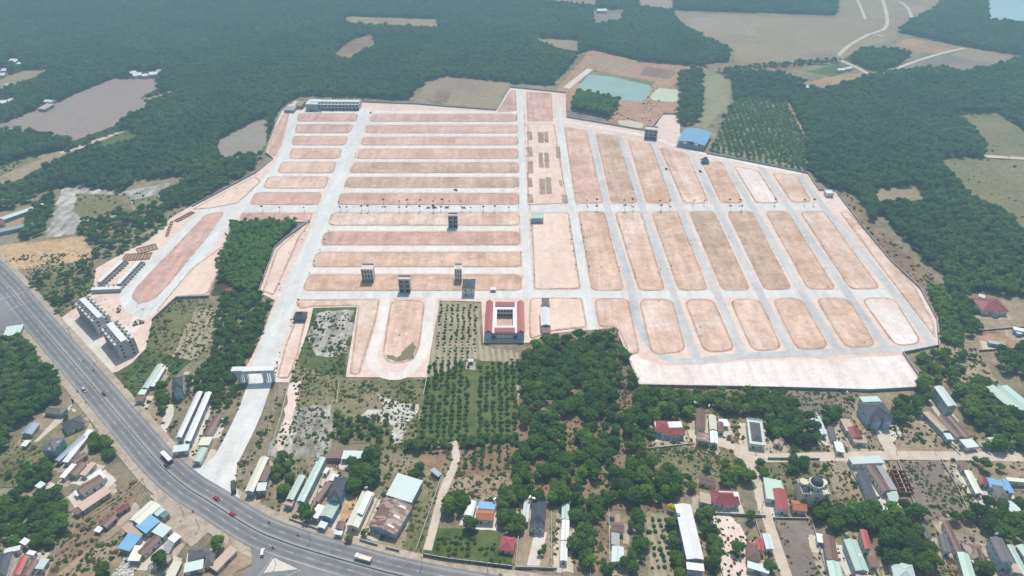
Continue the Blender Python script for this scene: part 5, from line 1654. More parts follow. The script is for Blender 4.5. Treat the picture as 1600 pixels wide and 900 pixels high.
# ---- red courtyard building
h = 8.0
cen, ang, L, D = frame3((757, 520), (820, 520), (820, 472), h)
o = tag(empty('courtyard_building', (cen.x, cen.y, 0), ang), 'large courtyard building with red tiled wings and white deck', 'building')
wx = L * .19
ix0, ix1 = -L / 2 + wx, L / 2 - wx
for nm, x0, x1 in (('left', -L / 2, ix0), ('right', ix1, L / 2)):
    MB().box(x0 + .4, x1 - .4, -D / 2 + .4, D / 2 - .4, 0, h - .1).build('wall', M['wall_blue'], o)
    r = roof_mesh('gable', D, x1 - x0, h, 2.4).build('roof', M['roof_rose'], o)
    r.location = ((x0 + x1) / 2, 0, 0)
    r.rotation_euler = (0, 0, R(90))
dk = MB()
cx0, cx1, cy0, cy1 = ix0 + (ix1 - ix0) * .17, ix1 - (ix1 - ix0) * .17, -D * .27, D * .26
dk.box(ix0, cx0, -D / 2, D / 2, h - .6, h - .2)
dk.box(cx1, ix1, -D / 2, D / 2, h - .6, h - .2)
dk.box(cx0, cx1, cy1, D / 2 - .02, h - .6, h - .2)
dk.box(cx0, cx1, -D / 2 + .02, cy0, h - .6, h - .2)
dk.build('deck', M['stone_pale'], o)
cw = MB()
cw.box(ix0 + .1, cx0 - .4, -D / 2 + 3, D / 2 - 3, 0, h - .62)
cw.box(cx1 + .4, ix1 - .1, -D / 2 + 3, D / 2 - 3, 0, h - .62)
cw.box(cx0 - .38, cx1 + .38, cy1 + .4, D / 2 - .6, 0, h - .62)
cw.box(cx0 - .38, cx1 + .38, -D / 2 + .6, cy0 - .4, 0, h - .62)
cw.build('inner_wall', M['wall_white'], o)
for yc, dd in ((D / 2 - D * .075, D * .15), (-D / 2 + D * .075, D * .15)):
    r = roof_mesh('gable', cx1 - cx0 + 3, dd, h + .4, 1.6).build('roof', M['roof_rose'], o)
    r.location = ((cx0 + cx1) / 2, yc, 0)
for i in range(5):
    x = cx0 + (i + .5) * (cx1 - cx0) / 5
    for f in range(2):
        MB().box(x - 1.2, x + 1.2, cy1 + .32, cy1 + .38, f * 3.7 + .8, f * 3.7 + 2.9).build('window', M['glass'], o)
for i in range(6):
    x = cx0 + i * (cx1 - cx0) / 5
    MB().box(x - .18, x + .18, cy1 - .1, cy1 + .2, 0, h - .62).build('column', M['stone_pale'], o)
for i in range(5):
    x = cx0 + (i + .5) * (cx1 - cx0 + 2) / 5 - 1
    for f in range(2):
        opening('window', o, x, -D / 2 + .6, f * 3.8 + 1.4, 0, 2.2, 1.4, 'wall_white')
for x0, x1 in ((ix0, cx0), (cx1, ix1)):
    for f in range(2):
        opening('window', o, (x0 + x1) / 2, -D / 2 + 3, f * 3.8 + .6, 0, 2.6, 2.4, 'wall_white')
sheet('court_floor', [(cx0, cy0, 0), (cx1, cy0, 0), (cx1, cy1, 0), (cx0, cy1, 0)], .72, M['plot_tan'], o)
FOOT.append([(cen.x + x, cen.y + y) for x, y in ((-L / 2, -D / 2), (L / 2, -D / 2), (L / 2, D / 2), (-L / 2, D / 2))])

# ---- blue roofed market hall
h = 7.0
cen, ang, L, D = frame3((1057, 220.5), (1101, 228), (1113, 207), h)
o = tag(empty('market_hall', (cen.x, cen.y, 0), ang), 'open hall with wide sky blue roof at the upper right boundary', 'hall')
roof_mesh('gable', D, L, h, 2.6).build('roof', M['roof_blue'], o).rotation_euler = (0, 0, R(90))
MB().box(-L / 2 + 1, L / 2 - 1, D * .1, D / 2 - 1, 0, h - .1).build('wall', M['wall_white'], o)
for i in range(10):
    x = -L / 2 + 1 + i * (L - 2) / 9
    MB().box(x - .3, x + .3, -D / 2 + .8, -D / 2 + 1.4, 0, h - .1).build('column', M['pale_concrete'], o)
MB().box(-L / 2 + 1.4, L / 2 - 1.4, -D / 2 + 3.2, D * .1 - .02, 0, h * .55).build('stall_front', M['wall_tin'], o)
for x in (-L * .2, L * .2):
    MB().box(x - 2.5, x + 2.5, -D / 2 - .1, -D / 2 + .2, h - 1.4, h + 1.2).build('front_panel', M['stone_pale'], o)


# ---- pavilions
def pavilion(x, y, w_, h, rmat, label, rot=0.0):
    p = G(x, y)
    o = tag(empty('pavilion', (p.x, p.y, 0), rot), label, 'pavilion')
    for sx in (-1, 1):
        for sy in (-1, 1):
            MB().box(sx * w_ * .4 - .2, sx * w_ * .4 + .2, sy * w_ * .4 - .2, sy * w_ * .4 + .2, 0, h).build('post', M['door_wood'], o)
    MB().box(-w_ * .45, w_ * .45, -w_ * .45, w_ * .45, .0, .75).build('base', M['concrete'], o)
    rm = MB()
    b = w_ * .58
    rm.v += [(-b, -b, h - .3), (b, -b, h - .3), (b, b, h - .3), (-b, b, h - .3), (-b, -b, h - .1), (b, -b, h - .1), (b, b, h - .1), (-b, b, h - .1),
             (-b * .45, -b * .3, h + 2.4), (b * .45, -b * .3, h + 2.4), (b * .45, b * .3, h + 2.4), (-b * .45, b * .3, h + 2.4), (-b * .45, 0, h + 4.2), (b * .45, 0, h + 4.2)]
    for q in ((0, 3, 2, 1), (0, 1, 5, 4), (1, 2, 6, 5), (2, 3, 7, 6), (3, 0, 4, 7), (4, 5, 9, 8), (5, 6, 10, 9), (6, 7, 11, 10), (7, 4, 8, 11), (8, 9, 13, 12), (10, 11, 12, 13), (9, 10, 13), (11, 8, 12)):
        rm.f.append(q)
        rm.m.append(0)
    rm.build('roof', M[rmat], o)
    return o


pavilion(470, 499, 8.5, 3.6, 'roof_slate', 'dark roofed pavilion beside the avenue')
pavilion(1101, 255, 7.5, 3.4, 'roof_slate', 'dark roofed pavilion on the plot below the blue hall')

# ---- entrance gate
a, b = G(374, 597), G(431, 595)
cen = (a + b) / 2
ang = math.atan2((b - a).y, (b - a).x)
L = (b - a).length
o = tag(empty('entrance_gate', (cen.x, cen.y, 0), ang), 'pale monumental gateway across the entrance avenue', 'gate')
for x0, x1 in ((-L / 2, -L / 2 + 1.6), (-L * .22 - 1.7, -L * .22), (L * .19, L * .19 + 1.7), (L / 2 - 1.6, L / 2)):
    c = MB()
    c.box(x0, x1, -1.5, 1.5, 0, 9.0)
    c.box(x0 - .2, x1 + .2, -1.7, 1.7, 0.002, 1.0)
    c.build('column', M['stone_pale'], o)
for x0, x1 in ((-L / 2 + 1.6, -L * .22 - 1.7), (L * .19 + 1.7, L / 2 - 1.6)):
    for k in range(3):
        x = x0 + (k + .5) * (x1 - x0) / 3
        MB().box(x - .25, x + .25, -.5, .5, 0, 9).build('fin', M['wall_blue'], o)
ln = MB()
ln.box(-L / 2 - .8, L / 2 + .8, -1.9, 1.9, 9.0, 11.4)
ln.build('lintel', M['wall_blue'], o)
tp = MB()
tp.box(-L / 2 - 1.6, L / 2 + 1.2, -2.4, 2.4, 11.4, 12.0)
tp.box(-L / 2 - 2.6, -L * .3, -2.2, 2.2, 12.002, 12.5)
tp.build('cornice', M['stone_pale'], o)
MB().box(-L * .22, L * .19, -2.02, -1.9, 9.5, 11.0).build('name_panel', M['wall_tin'], o)

# ---- tower villa
h = 10.0
cen, ang, L, D = frame3((1254, 772), (1297, 773), (1296, 752), h)
o = tag(empty('tower_villa', (cen.x, cen.y, 0), ang), 'cream villa with a domed central tower', 'house')
MB().box(-L / 2, L / 2, -D / 2, D / 2, 0, h).build('wall', M['wall_cream'], o)
pb = MB()
for x0, x1, y0, y1 in ((-L / 2 - .2, L / 2 + .2, -D / 2 - .2, -D / 2 + .1), (-L / 2 - .2, L / 2 + .2, D / 2 - .1, D / 2 + .2), (-L / 2 - .2, -L / 2 + .1, -D / 2 + .1, D / 2 - .1), (L / 2 - .1, L / 2 + .2, -D / 2 + .1, D / 2 - .1)):
    pb.box(x0, x1, y0, y1, h - .2, h + .9)
pb.build('parapet', M['wall_cream'], o)
MB().box(-L / 2 + .2, L / 2 - .2, -D / 2 + .2, D / 2 - .2, h + .01, h + .1).build('roof', M['concrete_yard'], o)
tw = MB()
tw.tube((0, -D * .12, h - .1), (0, -D * .12, h + 6), 4.0, 3.7, 8)
tw.tube((0, -D * .12, h + 5.6), (0, -D * .12, h + 6.3), 4.4, 4.4, 8)
t_ = tw.build('tower', M['wall_cream'], o)
dm = MB()
prev = None
for i in range(6):
    a0, a1 = i / 6 * math.pi / 2, (i + 1) / 6 * math.pi / 2
    dm.tube((0, -D * .12, h + 6.3 + 3.4 * math.sin(a0)), (0, -D * .12, h + 6.3 + 3.4 * math.sin(a1)), 3.5 * math.cos(a0), max(.12, 3.5 * math.cos(a1)), 14, cap=(i == 5))
dm.tube((0, -D * .12, h + 9.6), (0, -D * .12, h + 11.2), .12, .04, 6)
dm.build('dome', M['roof_slate'], t_)
for i in range(3):
    a0 = R(-90 + (i - 1) * 45)
    opening('window', o, 3.88 * math.cos(a0), -D * .12 + 3.88 * math.sin(a0), h + 1.8, a0 + R(90), 1.3, 2.4, 'wall_white')
MB().prism([(-D / 2 - 1.6, 0), (-D / 2 + .2, 0), (-D / 2 + .2, h + 2.4), (-D / 2 - 1.6, h + 2.0)], -4.2, 4.2).build('centre_bay', M['wall_cream'], o)
for f in range(3):
    for x in (-L * .36, -L * .2, L * .2, L * .36):
        opening('window', o, x, -D / 2, f * 3.3 + 1.0, 0, 1.7, 1.7, 'stone_pale')
    opening('window', o, 0, -D / 2 - 1.6, f * 3.3 + 1.2, 0, 2.2, 1.9, 'stone_pale')
for s in (-1, 1):
    MB().tube((s * L * .36, D * .2, h), (s * L * .36, D * .2, h + 3.0), 2.4, 2.4, 8).build('turret', M['wall_cream'], o)
sh_ = roof_mesh('hip', 6, 6, h + .3, 2.6).build('wing_roof', M['roof_slate'], o)
sh_.location = (-L * .3, -D * .2, 0)
FOOT.append([(cen.x + x, cen.y + y) for x, y in ((-L / 2, -D / 2), (L / 2, -D / 2), (L / 2, D / 2), (-L / 2, D / 2))])


# ================================================================== walls and fences
def fence(name, pts, h, mat, label, cat, th=.25, post=5.0):
    P = gp(pts)
    c = P[0]
    o = empty(name, (c.x, c.y, 0))
    tag(o, label, cat)
    wb = MB()
    pbm = MB()
    cp_ = MB()
    for i in range(len(P) - 1):
        a, b = P[i] - c, P[i + 1] - c
        t = (b - a).normalized()
        n = Vector((-t.y, t.x, 0)) * th / 2
        L = (b - a).length
        for m, w_, z0, z1 in ((wb, 1, 0, h), (cp_, 1.8, h + .002, h + .14)):
            q = [a - n * w_, b - n * w_, b + n * w_, a + n * w_]
            k = len(m.v)
            m.v += [(p.x, p.y, z0) for p in q] + [(p.x, p.y, z1) for p in q]
            for f in ((0, 3, 2, 1), (4, 5, 6, 7), (0, 1, 5, 4), (1, 2, 6, 5), (2, 3, 7, 6), (3, 0, 4, 7)):
                m.f.append(tuple(k + j for j in f))
                m.m.append(0)
        for j in range(int(L / post) + 1):
            p = a + t * (j * post)
            pbm.box(p.x - .24, p.x + .24, p.y - .24, p.y + .24, 0, h + .25)
    wb.build('wall', M[mat], o)
    cp_.build('coping', M['concrete'], o)
    pbm.build('piers', M[mat], o)
    return o


for pl, lb in (([(560, 160), (650, 163.5), (700, 167.5), (775, 173)], 'grey wall along the upper left forest'),
               ([(775, 173), (797, 137), (845, 142), (884, 146)], 'grey wall round the head of the central street'),
               ([(885, 184), (950, 195), (1008, 205)], 'grey wall below the ponds'),
               ([(1018, 201), (1036, 179), (1063, 179)], 'grey wall beside the red yard above the blue hall'),
               ([(1104, 241), (1180, 255), (1262, 272), (1279, 298), (1303, 300)], 'grey wall along the upper right forest'),
               ([(1305, 300), (1345, 353), (1390, 408), (1437, 452), (1463, 500), (1466, 542)], 'long grey wall along the right side'),
               ([(1466, 542), (1410, 553), (1434, 588), (1431, 607)], 'stepped grey wall at the lower right corner'),
               ([(1431, 608), (1360, 612), (1220, 608), (998, 604), (968, 530)], 'low grey wall along the bottom of the clay yard'),
               ([(456, 158), (440, 174), (430, 196), (415, 240), (427, 249), (400, 271), (300, 324)], 'grey wall along the left side of the development'),
               ([(484, 347), (446, 374), (430, 388), (405, 457)], 'grey wall between the avenue strip and the bright tree block'),
               ([(326, 465), (276, 467), (238, 502)], 'grey wall below the loop street'),
               ([(352, 366), (368, 378)], 'short grey wall at the corner of the bright tree block')):
    fence('boundary_wall', pl, 2.3, 'wall_grey', lb, 'wall')
for pl, h, m, lb in (([(662, 869), (700, 876), (800, 888)], 2.4, 'teal_wall', 'dark wall in front of the walled garden'),
                     ([(806, 888), (870, 890)], 1.8, 'wall_grey', 'front wall of the slate villa'),
                     ([(1106, 803), (1196, 808)], 1.8, 'wall_grey', 'grey wall below the maroon roofed house'),
                     ([(1208, 811), (1262, 812)], 1.6, 'wall_grey', 'low wall below the claret house'),
                     ([(1200, 718), (1280, 719)], 2.0, 'wall_grey', 'grey wall along the lane above the tower villa'),
                     ([(452, 600), (440, 650), (420, 715)], 1.4, 'wall_cream', 'low pale fence beside the pink strip'),
                     ([(530, 598), (526, 632)], 1.4, 'wall_cream', 'short pale fence in the rough grass'),
                     ([(667, 592), (662, 618)], 1.4, 'wall_cream', 'short pale fence at the orchard edge'),
                     ([(690, 746), (672, 800), (650, 862)], 1.6, 'wall_grey', 'grey wall beside the sandy track'),
                     ([(563, 845), (590, 853)], 1.8, 'wall_grey', 'low wall before the rusty warehouse, left of its drive'),
                     ([(604, 857), (624, 862)], 1.8, 'wall_grey', 'low wall before the rusty warehouse, right of its drive'),
                     ([(1470, 720), (1496, 765), (1515, 808)], 1.4, 'wall_grey', 'low wall between the purple lot and the straw lot'),
                     ([(1402, 722), (1432, 800)], 1.4, 'wall_grey', 'low wall left of the purple lot'),
                     ([(145, 808), (200, 770), (225, 748)], .7, 'wall_grey', 'low wall across the fallow lot'),
                     ([(1530, 518), (1600, 512)], 1.5, 'brick_red', 'dark brick wall below the white house yard'),
                     ([(1530, 549), (1600, 545)], 1.5, 'brick_red', 'dark brick wall below the red yard'),
                     ([(812, 818), (806, 886)], 1.2, 'wall_grey', 'low side wall left of the slate villa yard'),
                     ([(861, 800), (862, 886)], 1.2, 'wall_grey', 'low side wall right of the slate villa yard'),
                     ([(951, 792), (953, 900)], 1.2, 'wall_grey', 'thin wall right of the narrow brown lot'),
                     ([(925, 792), (922, 900)], 1.0, 'wall_grey', 'thin wall left of the narrow brown lot'),
                     ([(1108, 806), (1114, 850), (1130, 902)], 1.2, 'wall_grey', 'thin wall left of the pink bare lot'),
                     ([(1267, 812), (1293, 902)], 1.2, 'wall_grey', 'thin wall right of the burnt lot'),
                     ([(1324, 724), (1362, 800)], 1.2, 'wall_grey', 'thin wall between the dug garden and the long house'),
                     ([(1493, 722), (1538, 804)], 1.0, 'wall_grey', 'thin wall right of the straw lot'),
                     ([(1440, 652), (1500, 712)], 1.0, 'wall_cream', 'thin pale wall across the bare lot above the lane'),
                     ([(1520, 690), (1548, 712)], 1.0, 'wall_grey', 'thin wall below the parallel brown roofs'),
                     ([(484, 806), (505, 742)], 1.0, 'wall_grey', 'thin wall beside the brown strip roof'),
                     ([(566, 838), (596, 768)], 1.0, 'wall_grey', 'thin wall between the cream long house and the rusty warehouse'),
                     ([(1010, 702), (1084, 694)], 1.0, 'wall_grey', 'thin wall above the dry grass lot'),
                     ([(1178, 806), (1200, 880)], 1.0, 'wall_grey', 'thin wall beside the lane at the brown hipped house'),
                     ([(453, 812), (505, 831)], 1.6, 'wall_grey', 'grey front wall of the bright blue house')):
    if m == 'teal_wall' and m not in M:
        plain('teal_wall', (.10, .12, .125), .8, .15, .8)
    fence('garden_wall', pl, h, m, lb, 'wall', .2, 4.0)

# ================================================================== vegetation
def crown_geo(seed, rx, ry, rz, zc_, lobes, leaves, leaf, lobe_r=.46, core=True):
    """leaf-sized faces spread over clumped lobes, with a loose dark core in each lobe"""
    r = np.random.RandomState(seed)
    V, F = [], []
    n = 0
    ico_v = np.array([(0, 0, 1), (.894, 0, .447), (.276, .851, .447), (-.724, .526, .447), (-.724, -.526, .447), (.276, -.851, .447),
                      (.724, .526, -.447), (-.276, .851, -.447), (-.894, 0, -.447), (-.276, -.851, -.447), (.724, -.526, -.447), (0, 0, -1)])
    ico_f = [(0, 1, 2), (0, 2, 3), (0, 3, 4), (0, 4, 5), (0, 5, 1), (1, 6, 2), (2, 7, 3), (3, 8, 4), (4, 9, 5), (5, 10, 1),
             (6, 7, 2), (7, 8, 3), (8, 9, 4), (9, 10, 5), (10, 6, 1), (11, 7, 6), (11, 8, 7), (11, 9, 8), (11, 10, 9), (11, 6, 10)]
    R3 = np.array([rx, ry, rz])
    for k in range(lobes):
        # spread the lobe centres over the crown volume
        u = r.normal(size=3)
        u /= np.linalg.norm(u)
        u[2] = abs(u[2]) * .9 - .25
        c = u * R3 * (.35 + .35 * r.rand()) * (1 if k else 0)
        lr = lobe_r * (.75 + .5 * r.rand()) * R3
        if core:
            j = 1 + .25 * r.normal(size=(12, 1))
            cv = c + ico_v * lr * .74 * j
            V.append(cv)
            F += [tuple(n + i for i in f) for f in ico_f]
            n += 12
        d = r.normal(size=(leaves, 3))
        d[:, 2] = np.abs(d[:, 2]) * 1.0 - .35 * r.rand(leaves)
        d /= np.linalg.norm(d, axis=1)[:, None]
        p = c + d * lr * (.78 + .34 * r.rand(leaves))[:, None]
        nn = d * .7 + .55 * r.normal(size=(leaves, 3))
        nn[:, 2] += .75
        nn /= np.linalg.norm(nn, axis=1)[:, None]
        t = np.cross(nn, r.normal(size=(leaves, 3)))
        t /= np.linalg.norm(t, axis=1)[:, None]
        b = np.cross(nn, t)
        s = leaf * (.6 + .8 * r.rand(leaves))[:, None]
        q = np.stack([p - t * s - b * s * .35, p + t * s * .2 - b * s * .6, p + t * s + b * s * .3, p - t * s * .1 + b * s * .65], 1).reshape(-1, 3)
        V.append(q)
        F += [(n + 4 * i, n + 4 * i + 1, n + 4 * i + 2, n + 4 * i + 3) for i in range(leaves)]
        n += 4 * leaves
    V = np.concatenate(V)
    V[:, 2] += zc_
    V[:, 2] = np.maximum(V[:, 2], .05)
    return [tuple(map(float, v)) for v in V], F


def trunk_geo(mb, h, r0, seed, crown_r):
    r = random.Random(seed)
    p = Vector((0, 0, -.2))
    k = 4
    for i in range(k):
        q = Vector((r.uniform(-.12, .12) * h * .2, r.uniform(-.12, .12) * h * .2, h * (i + 1) / k))
        mb.tube(p, q, r0 * (1 - .5 * i / k), r0 * (1 - .5 * (i + 1) / k), 6, 1 if False else 0, cap=(i == 0))
        p = q
    for i in range(5):
        a = 2 * math.pi * (i + r.random()) / 5
        s = Vector((0, 0, h * r.uniform(.6, .95)))
        mb.tube(s, s + Vector((math.cos(a) * crown_r * .6, math.sin(a) * crown_r * .6, crown_r * r.uniform(.4, .8))), r0 * .4, r0 * .12, 5, 0, False)


# prototypes for scattered instances (kept out of the scene, used through geometry nodes)
def kit(name, items):
    col = bpy.data.collections.new(name)
    for i, me in enumerate(items):
        o = bpy.data.objects.new('%s_%02d' % (name, i), me)
        col.objects.link(o)
    return col


def tree_mesh(nm, seed, rx, ry, rz, th, lobes, leaves, leaf, mat, lobe_r=.46, tr=.16):
    v, f = crown_geo(seed, rx, ry, rz, th + rz * .45, lobes, leaves, leaf, lobe_r)
    tm = MB()
    trunk_geo(tm, th + rz * .2, tr, seed, rx)
    me = bpy.data.meshes.new(nm)
    b = len(v)
    me.from_pydata(v + tm.v, [], f + [tuple(b + i for i in q) for q in tm.f])
    me.polygons.foreach_set('material_index', [0] * len(f) + [1] * len(tm.f))
    me.materials.append(M[mat])
    me.materials.append(M['bark'])
    me.update()
    return me


K_FOREST = kit('forest_kit', [tree_mesh('forest_tree', 100 + i, 4.0, 4.0, 3.3, 4.6, 7, 28, .9, 'leaf_forest', .50) for i in range(5)])
K_WOOD = kit('wood_kit', [tree_mesh('wood_tree', 120 + i, 3.9, 3.9, 3.4, 3.2, 9, 34, .75, 'leaf_mid', .46) for i in range(5)])
K_BRIGHT = kit('bright_kit', [tree_mesh('bright_tree', 140 + i, 2.5, 2.5, 2.6, 3.6, 6, 26, .65, 'leaf_bright', .5) for i in range(4)])
K_BUSH = kit('bush_kit', [tree_mesh('bush', 160 + i, 1.5, 1.5, 1.2, .15, 5, 20, .42, 'leaf_orchard', .5, .06) for i in range(4)])
K_SCRUB = kit('scrub_kit', [tree_mesh('scrub', 180 + i, 1.5, 1.5, .9, .05, 4, 16, .42, m, .5, .05)
                            for i, m in enumerate(('leaf_dry', 'leaf_mid', 'leaf_orchard', 'leaf_mid', 'leaf_dry'))])
NG = {}


def scatter_group(col):
    if col.name in NG:
        return NG[col.name]
    ng = bpy.data.node_groups.new('scatter_' + col.name, 'GeometryNodeTree')
    ng.interface.new_socket('Geometry', in_out='INPUT', socket_type='NodeSocketGeometry')
    ng.interface.new_socket('Geometry', in_out='OUTPUT', socket_type='NodeSocketGeometry')
    n, l = ng.nodes, ng.links
    gi, go = n.new('NodeGroupInput'), n.new('NodeGroupOutput')
    ci = n.new('GeometryNodeCollectionInfo')
    ci.inputs['Collection'].default_value = col
    ci.inputs['Separate Children'].default_value = True
    ci.inputs['Reset Children'].default_value = True
    ip = n.new('GeometryNodeInstanceOnPoints')
    ip.inputs['Pick Instance'].default_value = True

    def attr(nm, t):
        a = n.new('GeometryNodeInputNamedAttribute')
        a.data_type = t
        a.inputs['Name'].default_value = nm
        return a.outputs[0]

    l.new(gi.outputs[0], ip.inputs['Points'])
    l.new(ci.outputs[0], ip.inputs['Instance'])
    l.new(attr('idx', 'INT'), ip.inputs['Instance Index'])
    l.new(attr('rot', 'FLOAT_VECTOR'), ip.inputs['Rotation'])
    l.new(attr('scl', 'FLOAT_VECTOR'), ip.inputs['Scale'])
    l.new(ip.outputs[0], go.inputs[0])
    NG[col.name] = ng
    return ng


def scatter(name, pts, col, label, cat, s0=.8, s1=1.25, seed=1, sc=None):
    r = np.random.RandomState(seed)
    n = len(pts)
    if not n:
        return None
    me = bpy.data.meshes.new(name)
    me.from_pydata([tuple(p) for p in pts], [], [])
    me.attributes.new('idx', 'INT', 'POINT').data.foreach_set('value', r.randint(0, len(col.objects), n).astype(np.int32))
    ro = np.zeros((n, 3), np.float32)
    ro[:, 2] = r.rand(n) * 6.283
    ro[:, 0] = r.normal(size=n) * .06
    me.attributes.new('rot', 'FLOAT_VECTOR', 'POINT').data.foreach_set('vector', ro.ravel())
    s = (s0 + (s1 - s0) * r.rand(n))
    if sc is not None:
        s = s * np.array(sc)
    ss = np.stack([s * (.9 + .2 * r.rand(n)), s * (.9 + .2 * r.rand(n)), s * (.85 + .3 * r.rand(n))], 1).astype(np.float32)
    me.attributes.new('scl', 'FLOAT_VECTOR', 'POINT').data.foreach_set('vector', ss.ravel())
    o = lnk(name, me)
    md = o.modifiers.new('scatter', 'NODES')
    md.node_group = scatter_group(col)
    tag(o, label, cat, kind='stuff')
    return o


def bbox(poly):
    xs, ys = [p.x for p in poly], [p.y for p in poly]
    return min(xs), max(xs), min(ys), max(ys)


BLOCKW = [[tuple(G(x, max(y, -250)).to_2d()) for x, y in pl] for pl in BLOCK]
BB = [(min(p[0] for p in b), max(p[0] for p in b), min(p[1] for p in b), max(p[1] for p in b)) for b in BLOCKW]


def blocked(x, y, skip=()):
    for i, b in enumerate(BLOCKW):
        if i in skip:
            continue
        q = BB[i]
        if q[0] <= x <= q[1] and q[2] <= y <= q[3] and inside((x, y), b):
            return True
    return False


def in_foot(x, y):
    return any(inside((x, y), f) for f in FOOT)


ROADS = []
for o in scene.objects:
    if o.type == 'MESH' and o.name.split('.')[0] in ('lane', 'avenue', 'highway', 'road', 'road_apron', 'junction', 'forecourt', 'traffic_island'):
        for p in o.data.polygons:
            ROADS.append([tuple(o.data.vertices[i].co[:2]) for i in p.vertices])
RBB = [(min(p[0] for p in b) - 1, max(p[0] for p in b) + 1, min(p[1] for p in b) - 1, max(p[1] for p in b) + 1) for b in ROADS]


def on_road(x, y):
    return any(q[0] <= x <= q[1] and q[2] <= y <= q[3] and inside((x, y), b) for q, b in zip(RBB, ROADS))


def fill(pxpoly, step, seed, jit=.42, use_block=True, rowang=None, keep=1.0, stepy=None):
    r = random.Random(seed)
    W = [G(x, max(y, -250)) for x, y in pxpoly]
    P2 = [(p.x, p.y) for p in W]
    x0, x1, y0, y1 = bbox(W)
    cx, cy = (x0 + x1) / 2, (y0 + y1) / 2
    Rr = math.hypot(x1 - x0, y1 - y0) / 2 + step
    a = rowang or 0.0
    c, s = math.cos(a), math.sin(a)
    out = []
    sy = stepy or step
    n, m = int(Rr / step) + 1, int(Rr / sy) + 1
    for i in range(-n, n + 1):
        for j in range(-m, m + 1):
            lx, ly = (i + r.uniform(-jit, jit) + (.5 if (j % 2 and rowang is None) else 0)) * step, (j + r.uniform(-jit, jit)) * sy
            if keep < 1 and r.random() > keep:
                continue
            x, y = cx + lx * c - ly * s, cy + lx * s + ly * c
            if not (x0 <= x <= x1 and y0 <= y <= y1) or not inside((x, y), P2):
                continue
            if use_block:
                # neither the foot nor the crown may stand over open ground
                if blocked(x, y):
                    continue
                tq = G(*px((x, y, 7.0)))
                if blocked(tq.x, tq.y):
                    continue
            if in_foot(x, y):
                continue
            out.append((x, y, 0.0))
    return out


# ---- plantation forest (one mass per block of forest)
for i, (k, pl) in enumerate(FOREST.items()):
    pts = fill(pl, 5.6, 10 + i, .45)
    pts = [p for p in pts if -300 < px(p)[0] < 1900]
    scatter('forest', pts, K_FOREST, {'left': 'wide green plantation forest covering the upper left', 'right': 'dense green plantation forest on the right side',
                                      'corner': 'plantation forest in the top right corner', 'middle': 'forest block above the ponds', 'north': 'forest block at the top edge above the tan field',
                                      'copse': 'small copse beside the far tracks'}[k], 'forest', .72, 1.2, 30 + i)
pts = fill([(893, 172), (903, 150), (966, 163), (953, 185)], 3.6, 41, .4, False)
scatter('tree_block', pts, K_BRIGHT, 'dense block of pale slender trees beside the green pond', 'trees', 1.3, 1.8, 42)
pts = fill([(362, 352), (466, 348), (444, 373), (428, 386), (404, 455), (372, 460), (345, 428), (340, 412), (362, 374)], 3.3, 43, .4, False)
scatter('tree_block', pts, K_BRIGHT, 'dense bright green tree block left of the avenue', 'trees', .75, 1.15, 44)
pts = fill([(1447, 450), (1472, 450), (1490, 492), (1506, 526), (1500, 545), (1470, 534), (1466, 500)], 2.4, 45, .4, False)
scatter('tree_block', pts, K_BRIGHT, 'vivid green bushes outside the right wall', 'trees', .55, .85, 46)

pts = fill(YOUNG, 6.5, 47, .12, False, R(-8), .95, 3.4)
scatter('young_plantation', pts, K_BRIGHT, 'rows of young plantation trees beside the blue hall', 'trees', .7, 1.05, 48)

